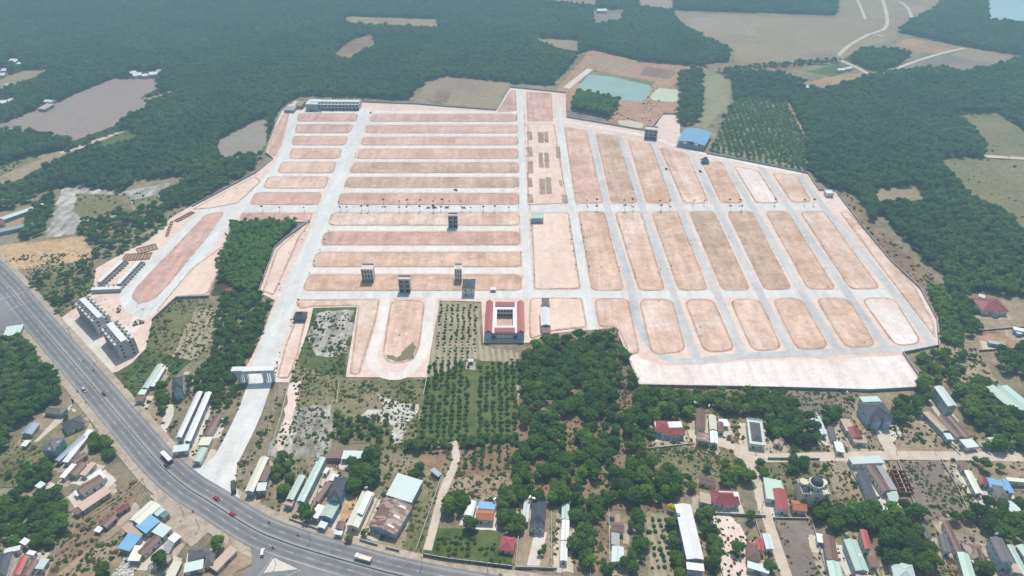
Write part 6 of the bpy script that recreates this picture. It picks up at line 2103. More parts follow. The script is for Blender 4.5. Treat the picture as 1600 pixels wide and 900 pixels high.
# ---- woodland: trees one by one; the 300 that show largest become things of their own
WOODS = [  # (outline, spacing, keep, scale, where)
    ([(815, 562), (860, 532), (965, 528), (983, 582), (998, 616), (1060, 622), (1100, 640), (1075, 652), (1020, 655), (1002, 690), (1010, 722), (1060, 738), (1086, 762), (1050, 786), (990, 790), (925, 795),
      (890, 798), (845, 786), (818, 780), (815, 700)], 5.4, .92, 1.0, 'in the dense grove below the development'),
    ([(1000, 616), (1230, 618), (1242, 650), (1200, 650), (1140, 648), (1100, 632), (1060, 640)], 5.2, .95, 1.0, 'in the tree belt below the clay yard'),
    ([(1200, 620), (1245, 640), (1282, 660), (1272, 716), (1236, 716), (1206, 690), (1190, 645)], 5.4, .9, 1.05, 'among the trees left of the red house above the lane'),
    ([(1384, 622), (1420, 636), (1438, 600), (1462, 600), (1442, 645), (1412, 668), (1392, 660)], 5.4, .85, .95, 'between the slate villa and the tin barn'),
    ([(1492, 606), (1532, 598), (1566, 640), (1604, 662), (1640, 700), (1604, 725), (1566, 712), (1524, 680), (1505, 650)], 5.4, .95, 1.1, 'in the copse before the long green barn'),
    ([(1322, 792), (1350, 800), (1440, 792), (1446, 832), (1462, 872), (1450, 905), (1400, 905), (1372, 872), (1340, 832)], 5.6, .95, 1.15, 'in the dense clump at the lower right'),
    ([(1530, 792), (1570, 782), (1594, 832), (1592, 862), (1560, 842), (1535, 832)], 5.6, .95, 1.1, 'in the clump above the tall pale blue house'),
    ([(1484, 808), (1526, 800), (1520, 832), (1490, 828)], 5.4, .9, 1.0, 'in the clump behind the russet roofs'),
    ([(1082, 796), (1110, 802), (1122, 842), (1132, 882), (1106, 892), (1096, 842)], 4.6, .95, .8, 'beside the long white block'),
    ([(1040, 806), (1056, 812), (1070, 905), (1056, 905)], 4.4, .9, .75, 'left of the long white block'),
    ([(894, 802), (924, 798), (946, 800), (924, 830), (922, 892), (894, 862)], 4.8, .92, .85, 'between the strip house and the brown lot'),
    ([(976, 800), (1008, 800), (1010, 850), (1000, 895), (970, 895), (985, 850)], 4.8, .6, .8, 'beside the garden rows'),
    ([(694, 772), (730, 772), (732, 806), (700, 812)], 4.8, .95, 1.0, 'left of the orange house'),
    ([(776, 768), (816, 766), (812, 792), (780, 800)], 4.8, .9, 1.05, 'right of the orange house'),
    ([(780, 806), (812, 806), (814, 834), (786, 834)], 4.6, .95, .95, 'above the red hipped pavilion'),
    ([(545, 716), (592, 710), (596, 762), (552, 768)], 5.0, .95, 1.1, 'behind the cream roofed long house'),
    ([(634, 728), (662, 736), (656, 752), (640, 748)], 5.0, .8, 1.0, 'beside the pale cyan warehouse'),
    ([(424, 724), (480, 702), (470, 740), (446, 776), (426, 768)], 5.0, .8, .8, 'between the white and the green warehouses'),
    ([(-40, 790), (30, 770), (92, 772), (108, 792), (104, 834), (96, 870), (60, 856), (-40, 850)], 5.0, .72, .85, 'on the bushy slope left of the highway'),
    ([(144, 682), (172, 690), (182, 722), (150, 716)], 4.8, .85, .8, 'beside the highway at the grey sheds'),
    ([(36, 730), (66, 722), (90, 740), (78, 762), (30, 764)], 4.8, .7, .8, 'below the turquoise house'),
    ([(-60, 528), (32, 532), (76, 580), (98, 606), (90, 640), (64, 642), (30, 668), (10, 700), (-60, 712)], 5.0, .97, 1.0, 'in the wood left of the highway'),
    ([(345, 462), (425, 462), (410, 520), (390, 560), (364, 602), (340, 640), (300, 606), (286, 596), (306, 588), (330, 560)], 5.0, .7, .75, 'in the strip left of the entrance avenue'),
    ([(300, 612), (340, 640), (350, 660), (360, 600), (378, 605), (352, 672), (345, 640)], 4.6, .55, .65, 'beside the brown roofed house at the avenue'),
    ([(248, 604), (266, 606), (262, 640), (252, 660), (246, 640)], 4.6, .8, .7, 'around the pale blue villa'),
    ([(1060, 118), (1094, 108), (1098, 162), (1086, 197), (1056, 194), (1064, 160)], 5.2, .95, 1.2, 'in the tree belt right of the ponds'),
    ([(256, 302), (340, 250), (412, 244), (392, 268), (302, 322), (256, 326)], 5.0, .75, .9, 'outside the western wall'),
    ([(122, 345), (180, 335), (258, 318), (262, 340), (240, 366), (150, 402), (130, 380)], 5.4, .45, .9, 'on the waste land west of the loop street'),
    ([(58, 322), (90, 306), (84, 340), (66, 366), (40, 375), (30, 368)], 5.0, .85, .9, 'beside the far left compound'),
    ([(-40, 300), (30, 292), (60, 305), (40, 322), (-40, 336)], 5.4, .8, 1.0, 'above the far left compound'),
    ([(-60, 208), (40, 206), (110, 220), (120, 228), (60, 240), (-60, 262)], 5.6, .75, 1.0, 'below the ploughed field'),
    ([(-60, 150), (40, 146), (88, 150), (60, 168), (-60, 194)], 5.6, .7, 1.0, 'in the hamlet above the ploughed field'),
    ([(1560, 545), (1640, 545), (1640, 592), (1572, 588), (1556, 565)], 5.2, .95, 1.0, 'in the clump below the red yard'),
    ([(1432, 556), (1500, 548), (1520, 560), (1500, 600), (1440, 600)], 5.0, .5, .75, 'outside the stepped wall corner'),
    ([(1340, 306), (1366, 302), (1372, 340), (1362, 350)], 5.0, .9, 1.0, 'beside the small tan field'),
    ([(1472, 432), (1500, 446), (1532, 520), (1512, 526), (1492, 490)], 5.0, .95, .95, 'in the dark belt right of the vivid bushes'),
    ([(1500, 455), (1640, 466), (1640, 462), (1520, 440)], 5.2, .9, 1.0, 'behind the isolated white house'),
    ([(36, 432), (90, 415), (140, 408), (150, 430), (110, 470), (90, 490)], 5.0, .25, .6, 'on the scrubby lot beside the highway'),
    ([(144, 405), (190, 392), (236, 370), (250, 352), (264, 340), (266, 350), (236, 372), (190, 398)], 4.6, .7, .6, 'along the edge of the brick foundations'),
    ([(840, 545), (960, 530), (975, 590), (990, 612), (840, 620)], 5.4, .5, .9, 'at the top of the grove'),
    ([(1285, 640), (1312, 640), (1308, 660), (1288, 664)], 4.8, .8, .8, 'below the purple weeds'),
    ([(1226, 722), (1256, 722), (1262, 738), (1228, 740)], 4.6, .95, .8, 'behind the tower villa'),
    ([(1255, 795), (1330, 792), (1340, 812), (1310, 838), (1262, 806)], 5.0, .85, .95, 'below the tower villa'),
    ([(1506, 712), (1530, 715), (1540, 738), (1518, 732)], 4.8, .9, .9, 'at the lane beside the narrow white row'),
    ([(1530, 690), (1560, 698), (1580, 712), (1545, 712)], 4.8, .9, .85, 'below the cream cottage'),
    ([(1560, 790), (1640, 790), (1640, 852), (1596, 850)], 5.2, .8, 1.0, 'at the right edge of the village'),
    ([(640, 690), (660, 690), (650, 716), (625, 712)], 4.6, .6, .7, 'below the white rubble'),
    ([(516, 648), (612, 650), (612, 692), (520, 690)], 4.6, .5, .55, 'in the green thicket below the loop street'),
    ([(800, 700), (818, 700), (818, 790), (802, 792)], 4.8, .7, .8, 'between the garden soil and the grove'),
    ([(650, 690), (812, 684), (812, 696), (652, 702)], 3.8, .8, .55, 'in the hedge below the orchard'),
    ([(1010, 690), (1024, 660), (1030, 668), (1022, 700)], 4.8, .9, .9, 'left of the red roofed house at the grove'),
    ([(1100, 735), (1165, 722), (1172, 760), (1130, 762)], 5.0, .6, .9, 'around the brown roofed cottage'),
    ([(1175, 722), (1200, 722), (1198, 745), (1182, 745)], 4.6, .8, .75, 'beside the lane above the claret house'),
]
WOODS.append(([(1120, 110), (1200, 101), (1310, 94), (1312, 99), (1200, 107), (1130, 116)], 5.5, .6, .7, 'in the hedge below the far tan field'))
BARE = [[(884, 648), (908, 652), (906, 704), (884, 706)], [(962, 562), (982, 562), (992, 640), (964, 660), (958, 602)], [(902, 746), (958, 742), (960, 778), (904, 780)],
        [(928, 655), (962, 660), (955, 690), (930, 684)], [(888, 600), (912, 604), (908, 636), (892, 634)], [(966, 690), (980, 692), (978, 740), (962, 740)], [(838, 752), (866, 756), (862, 782), (836, 780)]]
trees = []
for i, (pl, st, keep, sc, where) in enumerate(WOODS):
    for p in fill(pl, st * max(.75, sc), 200 + i, .45, False, keep=keep):
        q = px(p)
        if any(inside(q, b) for b in BARE) and rnd.random() < .9:
            continue
        if on_road(p[0], p[1]):
            continue
        trees.append((p, sc * rnd.uniform(.72, 1.22), where, i))
for x, y, s in ((343, 858, 1.1), (255, 882, 1.1), (1150, 862, 1.0), (1171, 812, .8), (735, 826, 1.1), (165, 894, 1.0), (545, 845, .6), (105, 655, .5), (478, 800, .8), (485, 812, .9), (570, 838, .7), (345, 440, .8), (15, 745, .6),
                (948, 900, 1.1), (975, 885, .9), (985, 870, .8), (1560, 735, .8), (1440, 860, 1.0), (1528, 890, .9), (1540, 895, 1.0), (1200, 890, .9), (850, 858, .5), (845, 868, .5)):
    trees.append(((G(x, y).x, G(x, y).y, 0.0), s, 'standing alone', -1))
trees = [t for t in trees if -60 < px(t[0])[0] < 1660 and px(t[0])[1] < 960]


def size_in_photo(t):
    p = t[0]
    d = p[1] * cp + CAMH * sp
    q = px((p[0], p[1], 4))
    vis = 0 <= q[0] <= 1600 and q[1] <= 898
    return -(t[1] / d) if vis else 0.0


trees.sort(key=size_in_photo)
single, rest = trees[:300], trees[300:]
# six full trees: crown and trunk each a mesh of its own, shared between the copies
PROTO = []
for i in range(8):
    mt = ('leaf_mid', 'leaf_dark', 'leaf_mid', 'leaf_mid', 'leaf_bright', 'leaf_mid', 'leaf_dark', 'leaf_mid')[i]
    v, f = crown_geo(300 + i, 4.0, 4.0, 3.3, 4.6, 13, 62, .62, .42)
    cm = bpy.data.meshes.new('crown')
    cm.from_pydata(v, [], f)
    cm.materials.append(M[mt])
    cm.update()
    tb = MB()
    trunk_geo(tb, 4.0, .2, 300 + i, 3.4)
    tm = tb.mesh('trunk')
    tm.materials.append(M['bark'])
    PROTO.append((cm, tm, mt))
SHADE = {'leaf_mid': 'green', 'leaf_dark': 'dark green', 'leaf_bright': 'bright green'}
tree_obj = []
for p, s, where, wi in single:
    k = rnd.choice((0, 2, 3, 5, 7)) if rnd.random() < .7 else rnd.choice((1, 6, 4))
    q = px(p)
    if abs(q[0] - 343) < 3 and abs(q[1] - 858) < 3:
        k = 4
    cm, tm, mt = PROTO[k]
    o = empty('tree', (p[0], p[1], 0), rnd.uniform(0, 6.28))
    o.scale = (s, s, s * rnd.uniform(.9, 1.15))
    size = 'small' if s < .75 else ('large' if s > 1.08 else 'medium')
    lb = '%s %s round tree %s' % (size, SHADE[mt], where)
    if wi == -1:
        lb = '%s %s tree standing alone %s' % (size, SHADE[mt], 'near the highway' if q[0] < 600 else 'in the lower right village')
    tag(o, lb, 'tree', 'broad trees of the village and the groves')
    lnk('crown', cm, None, o)
    lnk('trunk', tm, None, o)
    tree_obj.append((o, q))
ORD = ['leftmost', 'second from the left', 'third from the left', 'fourth from the left', 'fifth from the left', 'sixth from the left', 'seventh from the left', 'eighth from the left']


def regroup():
    d = {}
    for o, q in tree_obj:
        d.setdefault(o['label'], []).append((q, o))
    return d


for lb, lst in regroup().items():
    if len(lst) > 8:
        xs, ys = sorted(q[0] for q, o in lst), sorted(q[1] for q, o in lst)
        mx, my = xs[len(xs) // 2], ys[len(ys) // 2]
        for q, o in lst:
            if len(lb.split()) <= 13:
              o['label'] = lb + ', %s %s part' % ('near' if q[1] > my else 'far', 'left' if q[0] < mx else 'right')
for lb, lst in regroup().items():
    if 1 < len(lst) <= 8:
        lst.sort(key=lambda t: t[0][0])
        for k, (q, o) in enumerate(lst):
            w_ = 'rightmost' if k == len(lst) - 1 else ORD[k]
            if len((lb + ' ' + w_).split()) <= 16:
                o['label'] = lb + ', ' + w_
scatter('woodland', [t[0] for t in rest], K_WOOD, 'smaller and farther broad trees of the groves and tree belts', 'trees', .9, 1.1, 77, [t[1] for t in rest])
# the yellow flowering tree
v, f = crown_geo(390, 2.6, 2.6, 2.4, 3.6, 9, 60, .5, .45)
cm = bpy.data.meshes.new('crown')
cm.from_pydata(v, [], f)
cm.materials.append(M['leaf_yellow'])
p = G(1049, 799)
o = tag(empty('flowering_tree', (p.x, p.y, 0)), 'yellow flowering tree at the corner of the long white block', 'tree')
lnk('crown', cm, None, o)
tb = MB()
trunk_geo(tb, 3.2, .15, 9, 2)
tb.build('trunk', M['bark'], o)

# ---- orchard rows
orch = fill([(690, 476), (750, 478), (748, 545), (735, 560), (740, 572), (812, 560), (812, 688), (652, 688), (668, 594)], 4.6, 60, .14, False, 0.03, .93, 3.6)
orch = [q for q in orch if not (736 < px(q)[0] < 742 and 560 < px(q)[1] < 690)]
orch.sort(key=lambda q: q[1])
bm_ = [o_.data for o_ in K_BUSH.objects]
for i, q in enumerate(orch[:300]):
    o = lnk('orchard_tree', bm_[i % 4])
    o.location = q
    s = rnd.uniform(.75, 1.2) * (1.15 if px(q)[1] > 565 else .7)
    o.scale = (s, s, s)
    o.rotation_euler = (0, 0, rnd.uniform(0, 6.28))
    tag(o, 'low round fruit tree in the lower orchard rows', 'fruit tree', 'orchard rows')
scatter('orchard', orch[300:], K_BUSH, 'farther fruit trees in the upper orchard rows', 'fruit trees', .6, 1.0, 62)
rows = fill([(1012, 806), (1040, 808), (1058, 895), (1018, 895)], 3.6, 63, .1, False, .06, .9) + fill([(672, 838), (780, 842), (800, 880), (662, 864)], 3.4, 64, .2, False, 0, .85) \
    + fill([(664, 694), (690, 694), (690, 712), (656, 712)], 3, 67, .3, False) + fill([(720, 696), (815, 694), (815, 735), (720, 736)], 5.2, 68, .1, False, 0, .8, 2.2) + fill([(1316, 735), (1340, 740), (1356, 790), (1336, 795)], 4, 69, .3, False, keep=.4)
rows = [q for q in rows if not on_road(q[0], q[1])]
scatter('garden_bushes', rows, K_BUSH, 'bushes in rows in the village gardens', 'bushes', .6, 1.1, 65)

# ---- scrub and weeds
SCR = [([(490, 486), (556, 482), (540, 560), (480, 562)], 2.4, .3), ([(422, 712), (452, 640), (518, 640), (512, 708)], 2.6, .22), ([(34, 440), (70, 420), (146, 405), (152, 450), (122, 480), (92, 498)], 2.6, .6), ([(238, 500), (276, 467), (330, 466), (345, 500), (320, 560), (250, 580), (212, 560)], 3.2, .4),
       ([(178, 585), (225, 545), (300, 565), (262, 600), (215, 632)], 3, .4), ([(120, 300), (262, 290), (262, 330), (130, 348), (90, 366)], 4.5, .25), ([(-10, 400), (142, 395), (145, 405), (40, 440), (-10, 430)], 3.6, .35),
       ([(455, 585), (478, 500), (490, 484), (500, 486), (484, 560), (540, 560), (538, 590), (525, 640), (462, 640)], 2.6, .45), ([(524, 596), (666, 594), (655, 690), (520, 690)], 2.8, .42),
       ([(376, 600), (420, 600), (398, 660), (378, 720), (392, 712), (412, 660), (440, 605), (450, 600), (430, 660), (380, 740), (360, 700)], 2.6, .6), ([(-40, 690), (50, 690), (110, 720), (30, 760), (-40, 770)], 3, .45),
       ([(108, 800), (150, 790), (215, 745), (200, 800), (150, 850), (70, 905), (-40, 905), (-40, 840), (60, 830)], 3, .45), ([(150, 850), (200, 830), (205, 880), (160, 905), (90, 905)], 2.6, .5),
       ([(812, 548), (965, 512), (998, 604), (1240, 608), (1240, 660), (1060, 740), (1050, 800), (812, 800)], 3.4, .5), ([(1010, 700), (1150, 690), (1185, 740), (1160, 760), (1060, 745)], 3, .4),
       ([(1230, 612), (1340, 612), (1330, 650), (1290, 660), (1235, 650)], 3, .45), ([(1440, 545), (1520, 540), (1560, 600), (1440, 610)], 3, .5), ([(1306, 302), (1330, 306), (1370, 352), (1465, 438), (1440, 448), (1395, 410), (1340, 345)], 3.6, .45),
       ([(645, 745), (672, 740), (690, 742), (660, 870), (632, 860)], 2.8, .5), ([(1395, 660), (1440, 650), (1500, 712), (1390, 712)], 3, .35), ([(1402, 720), (1470, 720), (1512, 806), (1430, 812)], 3.6, .2),
       ([(1282, 722), (1325, 722), (1362, 800), (1320, 805)], 3.2, .35), ([(1468, 720), (1492, 720), (1538, 806), (1514, 808)], 2.8, .3), ([(1040, 800), (1230, 800), (1240, 905), (1040, 905)], 4, .25),
       ([(1260, 800), (1600, 800), (1600, 905), (1260, 905)], 3.4, .3), ([(1180, 640), (1600, 690), (1600, 800), (1200, 790)], 4.2, .25), ([(330, 740), (640, 690), (660, 860), (420, 800)], 3.6, .3), ([(690, 700), (820, 695), (816, 800), (690, 800)], 3, .4),
       ([(200, 640), (300, 600), (345, 660), (360, 690), (300, 735), (250, 690)], 3.4, .35), ([(885, 184), (960, 190), (1010, 200), (1035, 180), (1062, 182), (1060, 142), (1018, 134), (1000, 170)], 4, .2),
       ([(1600, 180), (1494, 178), (1540, 245), (1605, 247)], 7, .12), ([(1467, 246), (1605, 251), (1608, 366), (1570, 326)], 7, .12), ([(-40, 235), (60, 245), (0, 276), (-40, 280)], 4, .4),
       ([(150, 600), (200, 640), (262, 700), (250, 720), (160, 640)], 4, .0), ([(255, 300), (340, 250), (412, 244), (392, 268), (302, 322), (256, 345)], 3, .6), ([(860, 812), (960, 800), (960, 890), (860, 880)], 3, .3)]
PONDW = [[tuple(v.co[:2]) for v in o_.data.vertices] for o_ in scene.objects if o_.name.split('.')[0] == 'pond']
pts = []
for i, (pl, st, keep) in enumerate(SCR):
    if keep <= 0:
        continue
    for q in fill(pl, st * .8, 400 + i, .5, False, keep=min(1.0, keep * 1.9)):
        # clumped, not even
        dn = noise.noise(Vector((q[0] * .045, q[1] * .045, 3.1))) + .5 * noise.noise(Vector((q[0] * .13, q[1] * .13, 7.7)))
        if rnd.random() > .42 + dn * 1.5:
            continue
        if on_road(q[0], q[1]) or any(inside((q[0], q[1]), w_) for w_ in PONDW):
            continue
        pts.append(q)
MEDW = [(p.x, p.y) for p in offset_line(MED, 15)] + [(p.x, p.y) for p in reversed(offset_line(MED, -15))]
DEVW = [tuple(G(x, y).to_2d()) for x, y in DEV]
pts = [q for q in pts if not inside((q[0], q[1]), MEDW) and not inside((q[0], q[1]), DEVW)]
scatter('scrub', pts, K_SCRUB, 'low weeds and bushes on the waste ground', 'scrub', .8, 1.1, 90, [.3 + 1.05 * rnd.random() ** 2.2 for _ in pts])
K_TUFT = kit('tuft_kit', [tree_mesh('tuft', 195 + i, .8, .8, .45, .02, 3, 9, .34, m, .55, .02) for i, m in enumerate(('leaf_dry', 'leaf_orchard', 'leaf_dry', 'leaf_mid'))])
pts = []
for i, (pl, st, keep) in enumerate(SCR):
    if keep <= 0 or min(y for x, y in pl) < 380:
        continue
    for q in fill(pl, 2.3, 800 + i, .5, False, keep=.75):
        dn = noise.noise(Vector((q[0] * .06, q[1] * .06, 9.1))) + .6 * noise.noise(Vector((q[0] * .2, q[1] * .2, 4.7)))
        if rnd.random() > .5 + dn * 1.3 or on_road(q[0], q[1]) or inside((q[0], q[1]), MEDW) or inside((q[0], q[1]), DEVW):
            continue
        pts.append((q[0], q[1], .15))
scatter('grass_tufts', pts, K_TUFT, 'dry and green grass tufts on the open ground', 'grass', .5, 1.4, 95)
# thin weeds on the bare plots
pts = []
for i, pl in enumerate(PL):
    pts += [q for q in fill(pl, 7.5, 600 + i, .5, False, keep=.16)]
pts = [(x, y, .55) for x, y, z in pts]
scatter('plot_weeds', pts, K_SCRUB, 'tufts of dry weeds on the bare plots', 'weeds', .12, .42, 91)
# scrap and rubble
rb = []
for i in range(3):
    b = MB()
    r_ = random.Random(i)
    for k in range(5):
        x, y, s = r_.uniform(-.8, .8), r_.uniform(-.8, .8), r_.uniform(.2, .55)
        b.box(x - s, x + s * .8, y - s * .7, y + s, 0, s * r_.uniform(.5, 1.2))
    me = b.mesh('rubble')
    me.materials.append(M['pale_concrete'])
    rb.append(me)
K_RUB = kit('rubble_kit', rb)
pts = fill([(200, 868), (218, 868), (206, 905), (174, 905)], 1.8, 700, .5, False) + fill([(1492, 548), (1520, 545), (1516, 566), (1498, 566)], 2.2, 701, .5, False, keep=.6) \
    + fill([(596, 640), (648, 632), (632, 690), (614, 690)], 3.2, 702, .5, False, keep=.5) + fill([(120, 478), (150, 455), (200, 500), (215, 530), (170, 500)], 4, 703, .5, False, keep=.3) \
    + fill([(20, 425), (140, 410), (140, 416), (40, 440)], 4, 704, .5, False, keep=.3) + fill([(205, 470), (235, 478), (220, 486)], 2.6, 705, .5, False, keep=.6)
scatter('rubble', [(x, y, .45) for x, y, z in pts], K_RUB, 'scattered scrap and rubble heaps', 'rubble', .5, 1.1, 93)

# ---- young street trees
v, f = crown_geo(350, .95, .95, 1.0, 4.6, 4, 34, .3, .55)
sc_m = bpy.data.meshes.new('crown')
sc_m.from_pydata(v, [], f)
sc_m.materials.append(M['leaf_dark'])
tb = MB()
tb.tube((0, 0, 0), (0.05, 0, 2.4), .09, .07, 6)
tb.tube((0.05, 0, 2.4), (0, .04, 4.8), .07, .04, 6)
st_m = tb.mesh('trunk')
st_m.materials.append(M['bark'])
tb = MB()
for a in range(3):
    c, s = math.cos(a * 2.1), math.sin(a * 2.1)
    tb.tube((c * .7, s * .7, 0), (c * .08, s * .08, 1.8), .035, .035, 4)
sk_m = tb.mesh('stake')
sk_m.materials.append(M['door_wood'])


def street_tree(p, s, label, group, z=.4):
    o = tag(empty('street_tree', (p.x, p.y, z), rnd.uniform(0, 6)), label, 'young tree', group)
    o.scale = (s, s, s)
    lnk('crown', sc_m, None, o)
    lnk('trunk', st_m, None, o)
    lnk('stake', sk_m, None, o)


k = 0
for xs, y, d in (([410, 437, 475, 532, 543, 565, 576, 603, 624, 636, 656, 677, 689, 722, 735, 755, 774, 794], 331.5, 0), ([599, 625, 637, 657, 677, 690, 703, 720], 321.4, 0), ([917, 931, 974, 987, 1030, 1044, 1084, 1100, 1140, 1155, 1210, 1256, 1270], 320.8, 0),
                 ([918, 932, 975, 989, 1032, 1046, 1140, 1158], 330.5, 0)):
    for x in xs:
        street_tree(G(x + rnd.uniform(-1, 1), y + rnd.uniform(-.3, .3)), rnd.uniform(.9, 1.45), 'slender young tree along the upper cross street', 'young trees of the upper cross street')
for i in range(2, len(AVL) - 10, 2):
    for s in (-1, 1):
        if rnd.random() < .8:
            p = offset_line(AVL, s * 10.6)[i]
            if 590 > px(p)[1] > 175:
                street_tree(p + Vector((rnd.uniform(-.4, .4), rnd.uniform(-2, 2), 0)), rnd.uniform(.5, .95), 'small young tree along the entrance avenue', 'young trees of the entrance avenue')
for pl, d in (([(812, 150), (814, 225), (819, 325), (826, 450)], 5.4), ([(880, 225), (893, 323), (915, 452)], 5.8)):
    L = smooth_line(gp(pl), 7)
    for s in (-1, 1):
        for p in offset_line(L, s * d)[1:-1]:
            if rnd.random() < .75:
                street_tree(p + Vector((0, rnd.uniform(-3, 3), 0)), rnd.uniform(.5, .9), 'small young tree along the central streets', 'young trees of the central streets')
for pl in MD:
    a, b, c, d = [G(*q) for q in pl]
    for e0, e1 in ((a, d), (b, c)):
        for t in (.2, .45, .52, .8):
            if rnd.random() < .5:
                street_tree(e0.lerp(e1, t + rnd.uniform(-.06, .06)), rnd.uniform(.35, .7), 'tiny sapling beside a plot of the middle right rank', 'saplings of the right half', .58)

# ---- poles along the highway and the lanes
def pole(x, y, h, label, group, arm=1.6):
    p = G(x, y)
    o = tag(empty('utility_pole', (p.x, p.y, 0), rnd.uniform(-.3, .3)), label, 'pole', group)
    MB().tube((0, 0, 0), (0, 0, h), .17, .11, 7).build('shaft', M['concrete'], o)
    b = MB()
    b.box(-arm / 2, arm / 2, -.07, .07, h - .9, h - .75)
    b.box(-arm / 2, arm / 2, -.07, .07, h - 1.7, h - 1.55)
    b.build('cross_arm', M['pole_grey'], o)
    for t in (-.42, 0, .42):
        MB().tube((t * arm, 0, h - .74), (t * arm, 0, h - .45), .06, .05, 6).build('insulator', M['tank_white'], o)


for x, y in ((112, 527), (152, 566), (228, 762), (288, 806), (312, 826), (362, 850), (432, 884), (220, 643), (282, 690), (762, 893), (486, 845), (660, 884), (878, 899)):
    pole(x, y, 9, 'concrete utility pole beside the highway', 'poles along the highway')
for x, y in ((1304, 717), (1180, 706), (1168, 742), (1190, 795), (1400, 706), (1460, 706), (1240, 718)):
    pole(x, y, 7.5, 'concrete utility pole beside the village lanes', 'poles along the lanes', 1.2)

# ---- water tanks on roofs
def tank(x, y, z, label, steel=True):
    p = G(x, y, z)
    o = tag(empty('water_tank', (p.x, p.y, z - 1.3), rnd.uniform(0, 3)), label, 'water tank', 'water tanks')
    b = MB()
    b.tube((-.9, 0, 1.35), (.9, 0, 1.35), .62, .62, 12)
    b.tube((.9, 0, 1.35), (1.1, 0, 1.35), .62, .3, 12)
    b.tube((-1.1, 0, 1.35), (-.9, 0, 1.35), .3, .62, 12)
    b.build('tank', M['tank_steel' if steel else 'tank_white'], o)
    s = MB()
    for sx in (-.6, .6):
        for sy in (-.4, .4):
            s.tube((sx, sy, 0), (sx, sy, .95), .05, .05, 5)
    s.build('stand', M['pole_grey'], o)


for x, y, z, lb in ((77, 702, 10, 'white water tank on the turquoise house'), (91, 691, 10, 'water tank beside the ridge of the turquoise house'), (828, 777, 7, 'water tank behind the slate villa roof'), (834, 779, 7, 'second water tank behind the slate villa roof'),
                    (497, 714, 8, 'water tank at the back of the tall green warehouse'), (773, 780, 6, 'water tank behind the orange house'), (1323, 834, 6, 'white water tank beside the long green house'), (1437, 808, 5, 'water tank behind the dull brown roof'),
                    (1557, 834, 9.5, 'steel water tank on the tall pale blue house'), (1481, 806, 6, 'water tank beside the russet roof'), (1086, 629, 8, 'water tank behind the clustered farmhouse'), (1108, 634, 7, 'second water tank behind the clustered farmhouse'),
                    (1276, 648, 6, 'water tank beside the half hidden pale roof'), (1324, 613, 11, 'water tank tower below the clay yard'), (572, 762, 7, 'water tank behind the cream long house'), (1060, 802, 10, 'tank on the long white block')):
    tank(x, y, z, lb)


# ================================================================== vehicles
def wheels(o, xs, w_, r, zoff=0):
    for x in xs:
        for s in (-1, 1):
            y = s * (w_ / 2 - .12)
            t = MB().tube((x, y - .12, r), (x, y + .12, r), r, r, 12).build('wheel', M['tyre'], o)
            MB().tube((x, y + s * .125 - .01, r), (x, y + s * .125 + .01, r), r * .6, r * .6, 10).build('rim', M['rim'], t)


def heading(x, y, side):
    """point on the highway lane nearest to a pixel, and the lane direction"""
    p = G(x, y)
    i = min(range(len(MED)), key=lambda k: (MED[k] - p).length)
    i = max(1, min(len(MED) - 2, i))
    t = (MED[i + 1] - MED[i - 1]).normalized()
    return p, math.atan2(t.y, t.x) + (math.pi if side < 0 else 0)


def car(p, rz, mat, label, L=4.5, W=1.85, H=1.5, z=.465, van=False, name='car', group=None):
    o = tag(empty(name, (p.x, p.y, z), rz), label, 'van' if van else 'car', group)
    b = MB()
    hs = L / 2
    prof = [(-hs, .35), (hs, .35), (hs, .72), (hs - .25, .82), (hs * .45, .95), (-hs * .85, .98), (-hs, .85)]
    k = len(prof)
    for s, yy in ((0, -W / 2), (1, W / 2)):
        b.v += [(x, yy, zz) for x, zz in prof]
    b.f += [tuple(range(k)), tuple(reversed(range(k, 2 * k)))]
    b.m += [0, 0]
    for i in range(k):
        j = (i + 1) % k
        b.f.append((j, i, k + i, k + j))
        b.m.append(0)
    b.build('body', M[mat], o)
    f = .62 if van else .22
    bt, tp = ((-hs * .97, hs * .62), (-hs * .94, hs * .38)) if van else ((-hs * .82, hs * .48), (-hs * .55, hs * .12))
    c = MB()
    y0, y1 = W / 2 - .03, W / 2 - .2
    c.v += [(bt[0], -y0, .96), (bt[1], -y0, .94), (bt[1], y0, .94), (bt[0], y0, .96), (tp[0], -y1, H - .06), (tp[1], -y1, H - .06), (tp[1], y1, H - .06), (tp[0], y1, H - .06)]
    for q in ((0, 1, 5, 4), (1, 2, 6, 5), (2, 3, 7, 6), (3, 0, 4, 7)):
        c.f.append(q)
        c.m.append(0)
    c.build('windows', M['car_glass'], o)
    MB().box(tp[0] - .03, tp[1] + .03, -y1 - .03, y1 + .03, H - .07, H).build('roof', M[mat], o)
    for s in (-1, 1):
        MB().box(hs - .06, hs + .02, s * W * .34 - .2, s * W * .34 + .2, .55, .72).build('headlight', M['tank_white'], o)
        MB().box(-hs - .02, -hs + .06, s * W * .34 - .2, s * W * .34 + .2, .6, .8).build('tail_light', M['car_red'], o)
    wheels(o, (-L * .3, L * .3), W, .33)
    return o


